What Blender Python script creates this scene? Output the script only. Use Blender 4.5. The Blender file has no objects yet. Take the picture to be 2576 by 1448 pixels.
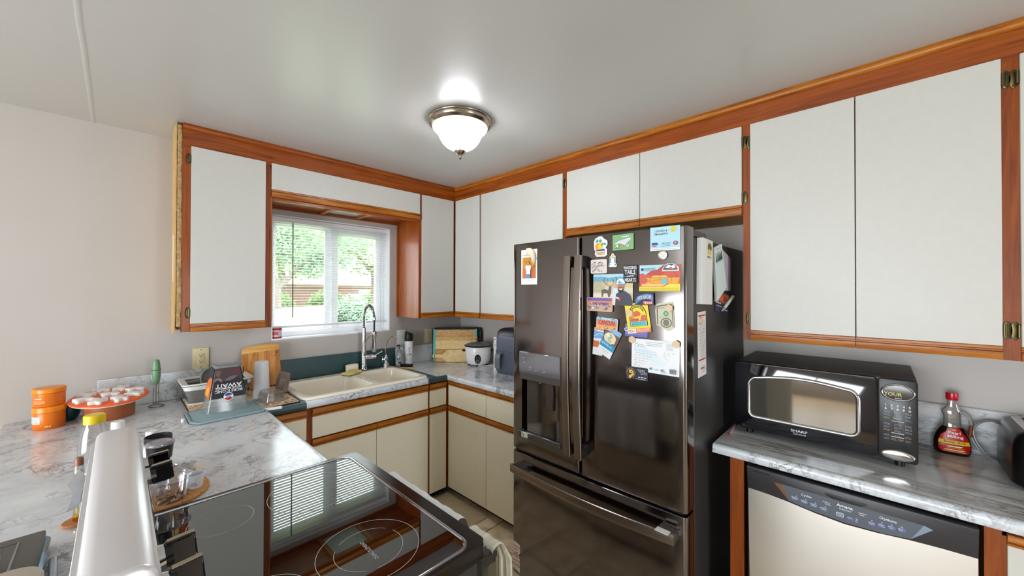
import bpy, math, random
from mathutils import Vector as V, Matrix, noise as mnoise
D = bpy.data
SC = bpy.context.scene
COL = SC.collection
rnd = random.Random(7)
PI = math.pi

# ------------------------------------------------------------------ camera
cam = D.cameras.new('camera')
cam.sensor_width = 36.0
cam.lens = 960.58 / 2576 * 36.0
cam.clip_start = 0.02
cam.clip_end = 300
camo = D.objects.new('camera', cam)
COL.objects.link(camo)
yaw, pit, rol = math.radians(45.9858), math.radians(0.4006), math.radians(0.0981)
fw = V((math.sin(yaw) * math.cos(pit), math.cos(yaw) * math.cos(pit), math.sin(pit)))
rt = V((math.cos(yaw), -math.sin(yaw), 0))
up = rt.cross(fw)
rt2 = rt * math.cos(rol) + up * math.sin(rol)
up2 = up * math.cos(rol) - rt * math.sin(rol)
camo.matrix_world = Matrix(((rt2.x, up2.x, -fw.x, -2.368), (rt2.y, up2.y, -fw.y, -2.9925),
                            (rt2.z, up2.z, -fw.z, 1.5534), (0, 0, 0, 1)))
SC.camera = camo

# ------------------------------------------------------------------ world, sun, daylight
wd = D.worlds.new('sky')
SC.world = wd
wd.use_nodes = True
bg = wd.node_tree.nodes['Background']
bg.inputs[0].default_value = (0.86, 0.94, 1.0, 1)
bg.inputs[1].default_value = 7.8
sl = D.lights.new('sun', 'SUN')
sl.energy = 3.0
sl.angle = 0.02
sl.color = (1.0, 0.95, 0.86)
so = D.objects.new('sun', sl)
COL.objects.link(so)
so.rotation_euler = V((0.35, 0.75, -1.0)).to_track_quat('-Z', 'Y').to_euler()


def area(name, loc, direction, w, h, power, color, portal=False):
    l = D.lights.new(name, 'AREA')
    l.shape = 'RECTANGLE'
    l.size, l.size_y = w, h
    l.energy = power
    l.color = color
    l.cycles.is_portal = portal
    o = D.objects.new(name, l)
    COL.objects.link(o)
    o.location = loc
    o.rotation_euler = V(direction).to_track_quat('-Z', 'Y').to_euler()
    return o


# the sky reaches the room only through three openings, two placed out of view; portals help the sampler find them
area('dining_window_portal', (-5.62, -2.4, 1.15), (1, 0, 0), 2.8, 1.9, 1, (1, 1, 1), True)
area('added_door_portal', (-1.30, -6.22, 1.05), (0, 1, 0), 0.9, 2.0, 1, (1, 1, 1), True)
area('kitchen_window_portal', (-1.196, 0.17, 1.64), (0, -1, 0), 0.87, 0.87, 1, (1, 1, 1), True)
SC.view_settings.view_transform = 'Standard'
SC.view_settings.look = 'None'
SC.view_settings.gamma = 1.0
SC.view_settings.use_curve_mapping = False
SC.view_settings.exposure = 0.84
SC.cycles.max_bounces = 8
SC.cycles.diffuse_bounces = 4
SC.cycles.glossy_bounces = 4
SC.cycles.transmission_bounces = 4
SC.cycles.transparent_max_bounces = 12
SC.cycles.caustics_reflective = False
SC.cycles.caustics_refractive = False
SC.cycles.sample_clamp_indirect = 4.0


# ------------------------------------------------------------------ materials
def lin(c):
    return tuple((x / 255 / 12.92) if x / 255 <= 0.04045 else ((x / 255 + 0.055) / 1.055) ** 2.4 for x in c)


MATS = {}


def mat(name, rgb, rough=0.5, metal=0.0, spec=0.5, ior=None, emit=0.0, alpha=None, coat=0.0, bump=0.0, bscale=60, vary=0.0, vscale=8):
    if name in MATS:
        return MATS[name]
    m = D.materials.new(name)
    m.use_nodes = True
    nt = m.node_tree
    b = nt.nodes['Principled BSDF']
    c = lin(rgb)
    b.inputs['Base Color'].default_value = (*c, 1)
    b.inputs['Roughness'].default_value = rough
    b.inputs['Metallic'].default_value = metal
    b.inputs['Specular IOR Level'].default_value = spec
    if ior:
        b.inputs['IOR'].default_value = ior
    if coat:
        b.inputs['Coat Weight'].default_value = coat
        b.inputs['Coat Roughness'].default_value = 0.08
    if emit:
        b.inputs['Emission Color'].default_value = (*c, 1)
        b.inputs['Emission Strength'].default_value = emit
    if vary or bump:
        tc = nt.nodes.new('ShaderNodeTexCoord')
        n = nt.nodes.new('ShaderNodeTexNoise')
        nt.links.new(tc.outputs['Object'], n.inputs['Vector'])
        n.inputs['Detail'].default_value = 5
        if vary:
            n.inputs['Scale'].default_value = vscale
            r = nt.nodes.new('ShaderNodeValToRGB')
            r.color_ramp.elements[0].position = 0.3
            r.color_ramp.elements[1].position = 0.7
            r.color_ramp.elements[0].color = (*[x * (1 - vary) for x in c], 1)
            r.color_ramp.elements[1].color = (*[min(1, x * (1 + vary)) for x in c], 1)
            nt.links.new(n.outputs['Fac'], r.inputs[0])
            nt.links.new(r.outputs[0], b.inputs['Base Color'])
        if bump:
            n2 = nt.nodes.new('ShaderNodeTexNoise')
            nt.links.new(tc.outputs['Object'], n2.inputs['Vector'])
            n2.inputs['Scale'].default_value = bscale
            bp = nt.nodes.new('ShaderNodeBump')
            bp.inputs['Strength'].default_value = bump
            bp.inputs['Distance'].default_value = 0.002
            nt.links.new(n2.outputs['Fac'], bp.inputs['Height'])
            nt.links.new(bp.outputs['Normal'], b.inputs['Normal'])
    MATS[name] = m
    return m


def flat(rgb, rough=0.55):
    return mat('print_%d_%d_%d' % tuple(rgb), rgb, rough)


def clear(name, tint=(255, 255, 255), gloss=0.10, rough=0.03, body=0.0):
    """thin clear plastic or glass: transparent with a sharp reflection that grows at grazing angles, a little milky body"""
    if name in MATS:
        return MATS[name]
    m = D.materials.new(name)
    m.use_nodes = True
    nt = m.node_tree
    nt.nodes.remove(nt.nodes['Principled BSDF'])
    out = nt.nodes['Material Output']
    tr = nt.nodes.new('ShaderNodeBsdfTransparent')
    tr.inputs[0].default_value = (*lin(tint), 1)
    gl = nt.nodes.new('ShaderNodeBsdfGlossy')
    gl.inputs['Roughness'].default_value = rough
    df = nt.nodes.new('ShaderNodeBsdfDiffuse')
    df.inputs[0].default_value = (*lin(tint), 1)
    lw = nt.nodes.new('ShaderNodeLayerWeight')
    lw.inputs[0].default_value = 0.35
    mul = nt.nodes.new('ShaderNodeMath')
    mul.operation = 'MULTIPLY_ADD'
    mul.inputs[1].default_value = 0.55
    mul.inputs[2].default_value = gloss * 0.5
    nt.links.new(lw.outputs['Fresnel'], mul.inputs[0])
    mx0 = nt.nodes.new('ShaderNodeMixShader')
    mx0.inputs[0].default_value = body
    nt.links.new(tr.outputs[0], mx0.inputs[1])
    nt.links.new(df.outputs[0], mx0.inputs[2])
    mx = nt.nodes.new('ShaderNodeMixShader')
    nt.links.new(mul.outputs[0], mx.inputs[0])
    nt.links.new(mx0.outputs[0], mx.inputs[1])
    nt.links.new(gl.outputs[0], mx.inputs[2])
    nt.links.new(mx.outputs[0], out.inputs[0])
    MATS[name] = m
    return m


def ramp(nt, stops, fac):
    r = nt.nodes.new('ShaderNodeValToRGB')
    e = r.color_ramp.elements
    while len(e) < len(stops):
        e.new(0.5)
    for k, (p, c) in enumerate(stops):
        e[k].position = p
        e[k].color = (*lin(c), 1)
    nt.links.new(fac, r.inputs[0])
    return r.outputs[0]


def wood(name, dark, mid, light, axis, rough=0.36, fine=1.0, coat=0.12):
    """stained wood, grain stretched along one axis"""
    key = name + '_' + axis
    if key in MATS:
        return MATS[key]
    m = D.materials.new(key)
    m.use_nodes = True
    nt = m.node_tree
    b = nt.nodes['Principled BSDF']
    tc = nt.nodes.new('ShaderNodeTexCoord')
    mp = nt.nodes.new('ShaderNodeMapping')
    s = {'x': (1.2, 22, 22), 'y': (22, 1.2, 22), 'z': (22, 22, 1.2)}[axis]
    mp.inputs['Scale'].default_value = tuple(k * fine for k in s)
    nt.links.new(tc.outputs['Object'], mp.inputs[0])
    n = nt.nodes.new('ShaderNodeTexNoise')
    n.inputs['Scale'].default_value = 2.2
    n.inputs['Detail'].default_value = 7
    n.inputs['Roughness'].default_value = 0.65
    n.inputs['Distortion'].default_value = 0.6
    nt.links.new(mp.outputs[0], n.inputs['Vector'])
    nt.links.new(ramp(nt, [(0.30, dark), (0.5, mid), (0.72, light)], n.outputs['Fac']), b.inputs['Base Color'])
    bp = nt.nodes.new('ShaderNodeBump')
    bp.inputs['Strength'].default_value = 0.12
    bp.inputs['Distance'].default_value = 0.001
    nt.links.new(n.outputs['Fac'], bp.inputs['Height'])
    nt.links.new(bp.outputs['Normal'], b.inputs['Normal'])
    b.inputs['Roughness'].default_value = rough
    b.inputs['Coat Weight'].default_value = coat
    b.inputs['Coat Roughness'].default_value = 0.15
    b.inputs['Specular IOR Level'].default_value = 0.3
    MATS[key] = m
    return m


def marble(name, base, tint, vein, stretch=(1, 1, 1), scale=4.5, rough=0.16, amount=0.035, seed=0.0, rot=0.0):
    """printed marble film: clustered thin veins, cloudy grey ground"""
    if name in MATS:
        return MATS[name]
    m = D.materials.new(name)
    m.use_nodes = True
    nt = m.node_tree
    L = nt.links.new
    b = nt.nodes['Principled BSDF']
    tc = nt.nodes.new('ShaderNodeTexCoord')
    mp = nt.nodes.new('ShaderNodeMapping')
    mp.inputs['Scale'].default_value = stretch
    mp.inputs['Location'].default_value = (seed, seed * 0.7, seed * 0.3)
    mp.inputs['Rotation'].default_value = (0, 0, rot)
    L(tc.outputs['Object'], mp.inputs[0])

    def nz(sc, det, dist, ro=0.6):
        n = nt.nodes.new('ShaderNodeTexNoise')
        n.inputs['Scale'].default_value = sc
        n.inputs['Detail'].default_value = det
        n.inputs['Distortion'].default_value = dist
        n.inputs['Roughness'].default_value = ro
        L(mp.outputs[0], n.inputs['Vector'])
        return n.outputs['Fac']

    def mth(op, a, v, c=None):
        k = nt.nodes.new('ShaderNodeMath')
        k.operation = op
        L(a, k.inputs[0])
        if isinstance(v, (int, float)):
            k.inputs[1].default_value = v
        else:
            L(v, k.inputs[1])
        return k.outputs[0]
    veins = None
    for sc, w in ((scale, amount), (scale * 2.3, amount * 0.8)):
        a = mth('ABSOLUTE', mth('SUBTRACT', nz(sc, 9, 0.9, 0.62), 0.5), 0)
        k = nt.nodes.new('ShaderNodeMapRange')
        L(a, k.inputs[0])
        k.inputs[1].default_value = 0.0
        k.inputs[2].default_value = w
        k.inputs[3].default_value = 1.0
        k.inputs[4].default_value = 0.0
        veins = k.outputs[0] if veins is None else mth('MAXIMUM', veins, k.outputs[0])
    mask = nt.nodes.new('ShaderNodeMapRange')
    L(nz(scale * 0.9, 4, 0.4), mask.inputs[0])
    mask.inputs[1].default_value = 0.43
    mask.inputs[2].default_value = 0.66
    fac = mth('MULTIPLY', veins, mask.outputs[0])
    ground = ramp(nt, [(0.35, tint), (0.6, base)], nz(scale * 0.7, 5, 0.5))
    mix = nt.nodes.new('ShaderNodeMix')
    mix.data_type = 'RGBA'
    L(fac, mix.inputs[0])
    L(ground, mix.inputs[6])
    mix.inputs[7].default_value = (*lin(vein), 1)
    L(mix.outputs[2], b.inputs['Base Color'])
    b.inputs['Roughness'].default_value = rough
    b.inputs['Specular IOR Level'].default_value = 0.6
    MATS[name] = m
    return m


M = {}
M['wall'] = mat('wall_paint', (188, 181, 175), 0.55, bump=0.08, bscale=35, vary=0.012, vscale=3)
M['ceiling'] = mat('ceiling_gloss_paint', (196, 195, 192), 0.30, spec=0.5, bump=0.02, bscale=6)
M['white'] = mat('white_laminate', (201, 198, 191), 0.42, vary=0.015, vscale=40)
M['whiteb'] = mat('cream_laminate', (242, 233, 210), 0.42, vary=0.015, vscale=40)
DK = ((104, 42, 4), (142, 66, 8), (166, 86, 16))
GO = ((118, 58, 6), (166, 94, 18), (194, 126, 38))
for a in 'xyz':
    M['w' + a] = wood('stained_fir', *DK, a, rough=0.4)
    M['g' + a] = wood('golden_oak', *GO, a, fine=1.6)
    M['b' + a] = wood('bamboo', (196, 146, 84), (222, 178, 116), (236, 198, 140), a, rough=0.5, coat=0.0)
    M['r' + a] = wood('old_bamboo', (160, 96, 40), (190, 124, 60), (206, 146, 82), a, rough=0.5, coat=0.0)
M['raw'] = mat('raw_plywood', (196, 158, 102), 0.8, vary=0.12, vscale=20)
M['chip'] = mat('particle_board_edge', (180, 146, 100), 0.9, vary=0.35, vscale=60, bump=0.6, bscale=90)
M['marble'] = marble('marble_film', (228, 231, 234), (206, 209, 214), (90, 80, 80), scale=6.2, amount=0.034)
M['marble_y'] = marble('marble_film_streaked', (228, 229, 230), (192, 192, 193), (84, 74, 70), (2.6, 0.55, 1.6), 4.2, 0.12, 0.045, 3.1)
M['marble_n'] = marble('marble_film_nosing', (226, 230, 236), (206, 211, 218), (110, 96, 92), (1, 1, 1), 6, 0.2, 0.03, 5.0)
M['green'] = mat('green_laminate', (54, 82, 86), 0.35)
M['sink'] = mat('cream_enamel', (246, 238, 220), 0.15, spec=0.6)
M['chrome'] = mat('chrome', (214, 214, 218), 0.08, 1.0)
M['nickel'] = mat('brushed_nickel', (176, 164, 148), 0.22, 1.0)
M['brass'] = mat('antique_brass', (96, 84, 56), 0.35, 1.0)
M['steel'] = mat('stainless_steel', (206, 202, 198), 0.26, 1.0)
M['black'] = mat('black_plastic', (22, 22, 24), 0.35)
M['blackg'] = mat('black_gloss', (9, 9, 14), 0.06, spec=0.7)
M['whitep'] = mat('white_plastic', (238, 238, 236), 0.35)
M['ivory'] = mat('ivory_plastic', (222, 208, 164), 0.4)
M['vinyl'] = mat('white_vinyl', (240, 240, 242), 0.4)
M['paper'] = mat('white_paper', (236, 234, 230), 0.7)
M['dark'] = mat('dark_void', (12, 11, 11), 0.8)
M['clear'] = clear('clear_plastic', (248, 248, 250), 0.10, 0.05, 0.05)
M['pane'] = clear('window_pane', (250, 252, 252), 0.06, 0.01)


def brushed(name, rgb, rough, axis, wavy=0.0):
    """brushed metal: very fine streaks across one axis in the roughness and relief"""
    if name in MATS:
        return MATS[name]
    m = mat(name, rgb, rough, 1.0)
    nt = m.node_tree
    b = nt.nodes['Principled BSDF']
    tc = nt.nodes.new('ShaderNodeTexCoord')
    mp = nt.nodes.new('ShaderNodeMapping')
    mp.inputs['Scale'].default_value = {'x': (2, 400, 400), 'y': (400, 2, 400), 'z': (400, 400, 2)}[axis]
    nt.links.new(tc.outputs['Object'], mp.inputs[0])
    n = nt.nodes.new('ShaderNodeTexNoise')
    n.inputs['Scale'].default_value = 1.0
    n.inputs['Detail'].default_value = 2
    nt.links.new(mp.outputs[0], n.inputs['Vector'])
    k = nt.nodes.new('ShaderNodeMapRange')
    nt.links.new(n.outputs['Fac'], k.inputs[0])
    k.inputs[3].default_value = rough * 0.8
    k.inputs[4].default_value = rough * 1.2
    nt.links.new(k.outputs[0], b.inputs['Roughness'])
    if wavy:
        mp2 = nt.nodes.new('ShaderNodeMapping')
        mp2.inputs['Scale'].default_value = (1.0, 7.0, 0.8)
        nt.links.new(tc.outputs['Object'], mp2.inputs[0])
        n2 = nt.nodes.new('ShaderNodeTexNoise')
        n2.inputs['Scale'].default_value = 1.0
        n2.inputs['Detail'].default_value = 0
        nt.links.new(mp2.outputs[0], n2.inputs['Vector'])
        bp = nt.nodes.new('ShaderNodeBump')
        bp.inputs['Strength'].default_value = 1.0
        bp.inputs['Distance'].default_value = wavy
        nt.links.new(n2.outputs['Fac'], bp.inputs['Height'])
        nt.links.new(bp.outputs['Normal'], b.inputs['Normal'])
    return m


M['bstain'] = brushed('black_stainless', (128, 121, 119), 0.13, 'y', 0.002)
M['bstain_h'] = brushed('handle_stainless', (150, 138, 130), 0.24, 'z')
M['dwsteel'] = brushed('dishwasher_steel', (232, 230, 230), 0.24, 'y')
M['guard'] = brushed('backguard_steel', (240, 238, 242), 0.32, 'y')
M['guard'].node_tree.nodes['Principled BSDF'].inputs['Metallic'].default_value = 0.65


# ------------------------------------------------------------------ geometry helpers
class F:
    """local frame: a along u, b along v, c along n"""
    def __init__(s, o, u, v):
        s.o, s.u, s.v = V(o), V(u).normalized(), V(v).normalized()
        s.n = s.u.cross(s.v).normalized()

    def __call__(s, a, b, c=0.0):
        return s.o + s.u * a + s.v * b + s.n * c


def FZ(x, y, z, deg=0.0):
    t = math.radians(deg)
    return F((x, y, z), (math.cos(t), math.sin(t), 0), (-math.sin(t), math.cos(t), 0))


FW = F((0, 0, 0), (1, 0, 0), (0, 1, 0))        # world axes


def rrect(w, h, r, n=5, cx=0.0, cy=0.0):
    r = min(r, w / 2 - 1e-5, h / 2 - 1e-5)
    out = []
    for k, (sx, sy) in enumerate(((1, 1), (-1, 1), (-1, -1), (1, -1))):
        for i in range(n + 1):
            t = PI / 2 * (k + i / n)
            out.append((cx + sx * (w / 2 - r) + r * math.cos(t), cy + sy * (h / 2 - r) + r * math.sin(t)))
    return out


def ell(a, b, n=24, cx=0.0, cy=0.0, t0=0.0, t1=2 * PI):
    full = abs(t1 - t0 - 2 * PI) < 1e-6
    return [(cx + a * math.cos(t0 + (t1 - t0) * k / (n if full else n - 1)), cy + b * math.sin(t0 + (t1 - t0) * k / (n if full else n - 1))) for k in range(n)]


def inset(poly, d):
    n = len(poly)
    out = []
    for i in range(n):
        p0, p1, p2 = poly[i - 1], poly[i], poly[(i + 1) % n]
        e1 = (p1[0] - p0[0], p1[1] - p0[1])
        e2 = (p2[0] - p1[0], p2[1] - p1[1])
        l1 = math.hypot(*e1) or 1e-9
        l2 = math.hypot(*e2) or 1e-9
        n1 = (-e1[1] / l1, e1[0] / l1)
        n2 = (-e2[1] / l2, e2[0] / l2)
        bx, by = n1[0] + n2[0], n1[1] + n2[1]
        q = max(0.4, (bx * bx + by * by) / 2)
        out.append((p1[0] + bx / q * d, p1[1] + by / q * d))
    return out


TXT = {}


def text_mesh(s):
    if s not in TXT:
        c = D.curves.new('lettering', 'FONT')
        c.body = s
        c.size = 1.0
        c.resolution_u = 2
        c.offset = 0.012
        c.align_x = 'CENTER'
        c.align_y = 'CENTER'
        o = D.objects.new('lettering_tmp', c)
        m = D.meshes.new_from_object(o)
        TXT[s] = ([v.co.copy() for v in m.vertices], [tuple(p.vertices) for p in m.polygons])
        D.objects.remove(o)
        D.curves.remove(c)
        D.meshes.remove(m)
    return TXT[s]


OFF = {}


class G:
    def __init__(s):
        s.vs, s.fs, s.mi, s.ms = [], [], [], []

    def slot(s, m):
        if m not in s.ms:
            s.ms.append(m)
        return s.ms.index(m)

    def add(s, vs, fs, m):
        b = len(s.vs)
        s.vs += [V(p) for p in vs]
        k = s.slot(m)
        for f in fs:
            s.fs.append(tuple(b + i for i in f))
            s.mi.append(k)
        return s

    def box(s, x0, x1, y0, y1, z0, z1, m, bev=0.0, fr=FW):
        if x1 < x0: x0, x1 = x1, x0
        if y1 < y0: y0, y1 = y1, y0
        if z1 < z0: z0, z1 = z1, z0
        if bev <= 0:
            vs = [fr(x, y, z) for z in (z0, z1) for y in (y0, y1) for x in (x0, x1)]
            return s.add(vs, [(0, 2, 3, 1), (4, 5, 7, 6), (0, 1, 5, 4), (1, 3, 7, 5), (3, 2, 6, 7), (2, 0, 4, 6)], m)
        e = min(bev, (x1 - x0) / 2.01, (y1 - y0) / 2.01, (z1 - z0) / 2.01)
        vs, ix = [], {}
        for i in (0, 1):
            for j in (0, 1):
                for k in (0, 1):
                    x, y, z = (x0, x1)[i], (y0, y1)[j], (z0, z1)[k]
                    dx, dy, dz = (e if i == 0 else -e), (e if j == 0 else -e), (e if k == 0 else -e)
                    for ax, p in enumerate(((x, y + dy, z + dz), (x + dx, y, z + dz), (x + dx, y + dy, z))):
                        ix[i, j, k, ax] = len(vs)
                        vs.append(fr(*p))
        fs = []
        def q(*ids): fs.append(tuple(ix[i] for i in ids))
        for t in (0, 1):
            q((t, 0, 0, 0), (t, 1, 0, 0), (t, 1, 1, 0), (t, 0, 1, 0))
            q((0, t, 0, 1), (0, t, 1, 1), (1, t, 1, 1), (1, t, 0, 1))
            q((0, 0, t, 2), (1, 0, t, 2), (1, 1, t, 2), (0, 1, t, 2))
        for j in (0, 1):
            for k in (0, 1):
                q((0, j, k, 1), (1, j, k, 1), (1, j, k, 2), (0, j, k, 2))
        for i in (0, 1):
            for k in (0, 1):
                q((i, 0, k, 0), (i, 1, k, 0), (i, 1, k, 2), (i, 0, k, 2))
        for i in (0, 1):
            for j in (0, 1):
                q((i, j, 0, 0), (i, j, 1, 0), (i, j, 1, 1), (i, j, 0, 1))
        for i in (0, 1):
            for j in (0, 1):
                for k in (0, 1):
                    q((i, j, k, 0), (i, j, k, 1), (i, j, k, 2))
        # consistent outward winding
        c = fr((x0 + x1) / 2, (y0 + y1) / 2, (z0 + z1) / 2)
        out = []
        for f in fs:
            p = [vs[i] for i in f]
            nn = (p[1] - p[0]).cross(p[2] - p[0])
            ce = sum(p, V()) / len(p)
            out.append(f if nn.dot(ce - c) >= 0 else f[::-1])
        return s.add(vs, out, m)

    def loft(s, loops, m, cap0=True, cap1=True, closed=True):
        n = len(loops[0])
        vs = [p for l in loops for p in l]
        fs = []
        for r in range(len(loops) - 1):
            for i in range(n if closed else n - 1):
                j = (i + 1) % n
                fs.append((r * n + i, r * n + j, (r + 1) * n + j, (r + 1) * n + i))
        if cap0: fs.append(tuple(range(n))[::-1])
        if cap1: fs.append(tuple(range((len(loops) - 1) * n, len(loops) * n)))
        return s.add(vs, fs, m)

    def prism(s, poly, fr, c0, c1, m, bev=0.0, back=True):
        lo = [[fr(a, b, c0) for a, b in poly]]
        if bev > 0:
            lo.append([fr(a, b, c1 - bev) for a, b in poly])
            lo.append([fr(a, b, c1 - bev * 0.3) for a, b in inset(poly, bev * 0.3)])
            lo.append([fr(a, b, c1) for a, b in inset(poly, bev)])
        else:
            lo.append([fr(a, b, c1) for a, b in poly])
        return s.loft(lo, m, back, True)

    def poly(s, pts, m):
        return s.add(pts, [tuple(range(len(pts)))], m)

    def flatp(s, poly, fr, c, m):
        return s.poly([fr(a, b, c) for a, b in poly], m)

    def ring(s, fr, r0, r1, c, m, n=48, t0=0.0, t1=2 * PI):
        k = n + 1
        vs = [fr(r * math.cos(t0 + (t1 - t0) * i / n), r * math.sin(t0 + (t1 - t0) * i / n), c) for r in (r0, r1) for i in range(k)]
        return s.add(vs, [(i, k + i, k + i + 1, i + 1) for i in range(n)], m)

    def cyl(s, p0, p1, r0, m, r1=None, n=16, caps=True):
        p0, p1 = V(p0), V(p1)
        d = (p1 - p0).normalized()
        a = d.orthogonal().normalized()
        b = d.cross(a)
        r1 = r0 if r1 is None else r1
        lo = [[p + a * r * math.cos(2 * PI * i / n) + b * r * math.sin(2 * PI * i / n) for i in range(n)] for p, r in ((p0, r0), (p1, r1))]
        return s.loft(lo, m, caps, caps)

    def lathe(s, prof, o, m, n=24, fr=None, cap0=True, cap1=True, sx=1.0, sy=1.0):
        fr = fr or F(o, (1, 0, 0), (0, 1, 0))
        lo = [[fr(r * sx * math.cos(2 * PI * i / n), r * sy * math.sin(2 * PI * i / n), h) for i in range(n)] for r, h in prof]
        return s.loft(lo, m, cap0, cap1)

    def tube(s, pts, r, m, n=8, closed=False, caps=True):
        pts = [V(p) for p in pts]
        k = len(pts)
        rs = r if isinstance(r, (list, tuple)) else [r] * k
        lo, a = [], None
        for i, p in enumerate(pts):
            if closed:
                t = pts[(i + 1) % k] - pts[i - 1]
            else:
                t = pts[min(i + 1, k - 1)] - pts[max(i - 1, 0)]
            t = t.normalized()
            if a is None:
                a = t.orthogonal().normalized()
            a = (a - t * a.dot(t)).normalized()
            b = t.cross(a)
            lo.append([p + (a * math.cos(2 * PI * j / n) + b * math.sin(2 * PI * j / n)) * rs[i] for j in range(n)])
        if closed:
            lo.append(lo[0])
        return s.loft(lo, m, caps and not closed, caps and not closed)

    def text(s, t, h, fr, a, b, c, m, rot=0.0, sx=1.0):
        vs, fs = text_mesh(t)
        k = h / 0.70
        co, si = math.cos(math.radians(rot)), math.sin(math.radians(rot))
        return s.add([fr(a + (v.x * sx * co - v.y * si) * k, b + (v.x * sx * si + v.y * co) * k, c) for v in vs], fs, m)

    def scribble(s, fr, a0, a1, b, c, h, m, seed=0):
        """a line of unreadable small writing: short bars of uneven length"""
        r = random.Random(seed)
        a = a0
        while a < a1:
            w = r.uniform(1.0, 3.2) * h
            if a + w > a1: break
            s.flatp([(a, b - h * 0.35), (a + w, b - h * 0.35), (a + w, b + h * 0.35), (a, b + h * 0.35)], fr, c, m)
            a += w + h * 0.7
        return s

    def obj(s, name, parent=None, smooth=40, label=None, cat=None, group=None, kind=None):
        me = D.meshes.new(name)
        off = OFF.get(parent.name, V()) if parent else V()
        me.from_pydata([p - off for p in s.vs], [], s.fs)
        for m in s.ms:
            me.materials.append(m)
        me.polygons.foreach_set('material_index', s.mi)
        if smooth:
            me.polygons.foreach_set('use_smooth', [True] * len(s.fs))
            me.set_sharp_from_angle(angle=math.radians(smooth))
        me.validate()
        me.update()
        o = D.objects.new(name, me)
        COL.objects.link(o)
        if parent:
            o.parent = parent
        OFF[o.name] = off
        if name in ('lettering', 'holes', 'drain_holes', 'burner_rings', 'bristles', 'slots', 'vent_slot', 'picture', 'printed_wrap'):
            kind = 'stuff'
        for k, v in (('label', label), ('category', cat), ('group', group), ('kind', kind)):
            if v: o[k] = v
        return o


def thing(name, label, cat, loc, group=None):
    o = D.objects.new(name, None)
    o.empty_display_size = 0.05
    COL.objects.link(o)
    o.location = loc
    OFF[o.name] = V(loc)
    o['label'] = label
    o['category'] = cat
    if group: o['group'] = group
    return o


def copies(o, locs):
    """copies of a part that share its mesh, placed by offset"""
    out = []
    for l in locs:
        c = o.copy()
        COL.objects.link(c)
        c.parent = o.parent
        c.location = l
        out.append(c)
    return out


# ------------------------------------------------------------------ room shell
XL, YR, H = -5.6, -6.2, 2.44
WX0, WX1, WZ0, WZ1 = -1.633, -0.760, 1.209, 2.075
floor = G().box(XL - 0.2, 0.2, YR - 0.2, 0.2, -0.2, -0.006, mat('grout', (112, 96, 80), 0.8)).obj('floor', kind='structure')
tm = D.materials.new('ceramic_tile')
tm.use_nodes = True
nt = tm.node_tree
tc = nt.nodes.new('ShaderNodeTexCoord')
oi = nt.nodes.new('ShaderNodeObjectInfo')
ad = nt.nodes.new('ShaderNodeVectorMath')
ad.operation = 'MULTIPLY_ADD'
nt.links.new(oi.outputs['Random'], ad.inputs[0])
ad.inputs[1].default_value = (9, 5, 3)
nt.links.new(tc.outputs['Object'], ad.inputs[2])
nn = nt.nodes.new('ShaderNodeTexNoise')
nn.inputs['Scale'].default_value = 9
nn.inputs['Detail'].default_value = 9
nn.inputs['Distortion'].default_value = 0.5
nt.links.new(ad.outputs[0], nn.inputs['Vector'])
b = nt.nodes['Principled BSDF']
nt.links.new(ramp(nt, [(0.32, (206, 182, 146)), (0.5, (232, 214, 182)), (0.68, (242, 230, 206))], nn.outputs['Fac']), b.inputs['Base Color'])
b.inputs['Roughness'].default_value = 0.35
TP = 0.312
tg = G()
tg.prism(rrect(TP - 0.008, TP - 0.008, 0.004, 2), FZ(0, 0, 0), -0.006, 0.0, tm, 0.0015, back=False)
t0 = tg.obj('tile', floor)
first = True
for i in range(-8, 3):
    for j in range(-9, 4):
        x, y = -0.735 + TP * (i + 0.5), -1.154 + TP * (j + 0.5)
        if x > 0.1 or y > 0.1:
            continue
        if first:
            t0.location = (x, y, 0)
            first = False
        else:
            copies(t0, [(x, y, 0)])
# plain boards of the dining side, out of view
G().box(XL, -3.09, YR, 0, -0.006, 0.0, mat('dining_floor', (176, 150, 118), 0.4)).box(-3.09, 0, YR, -4.0, -0.006, 0.0, MATS['dining_floor']).obj('dining_flooring', floor)

G().box(XL - 0.2, 0.2, YR - 0.2, 0.2, H, H + 0.15, M['ceiling']).obj('ceiling', kind='structure')
w = M['wall']
G().box(XL - 0.2, WX0, 0, 0.2, 0, H, w).box(WX1, 0.2, 0, 0.2, 0, H, w).box(WX0, WX1, 0, 0.2, 0, WZ0, w).box(WX0, WX1, 0, 0.2, WZ1, H, w).obj('wall_back', kind='structure')
G().box(0, 0.2, YR, 0, 0, H, w).obj('wall_right', kind='structure')
G().box(XL - 0.2, XL, YR, -3.8, 0, H, w).box(XL - 0.2, XL, -1.0, 0, 0, H, w).box(XL - 0.2, XL, -3.8, -1.0, 2.1, H, w).box(XL - 0.2, XL, -3.8, -1.0, 0, 0.2, w).obj('wall_left', kind='structure')
G().box(XL - 0.2, -1.75, YR - 0.2, YR, 0, H, w).box(-0.85, 0.2, YR - 0.2, YR, 0, H, w).box(-1.75, -0.85, YR - 0.2, YR, 2.05, H, w).obj('wall_rear', kind='structure')
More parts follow.
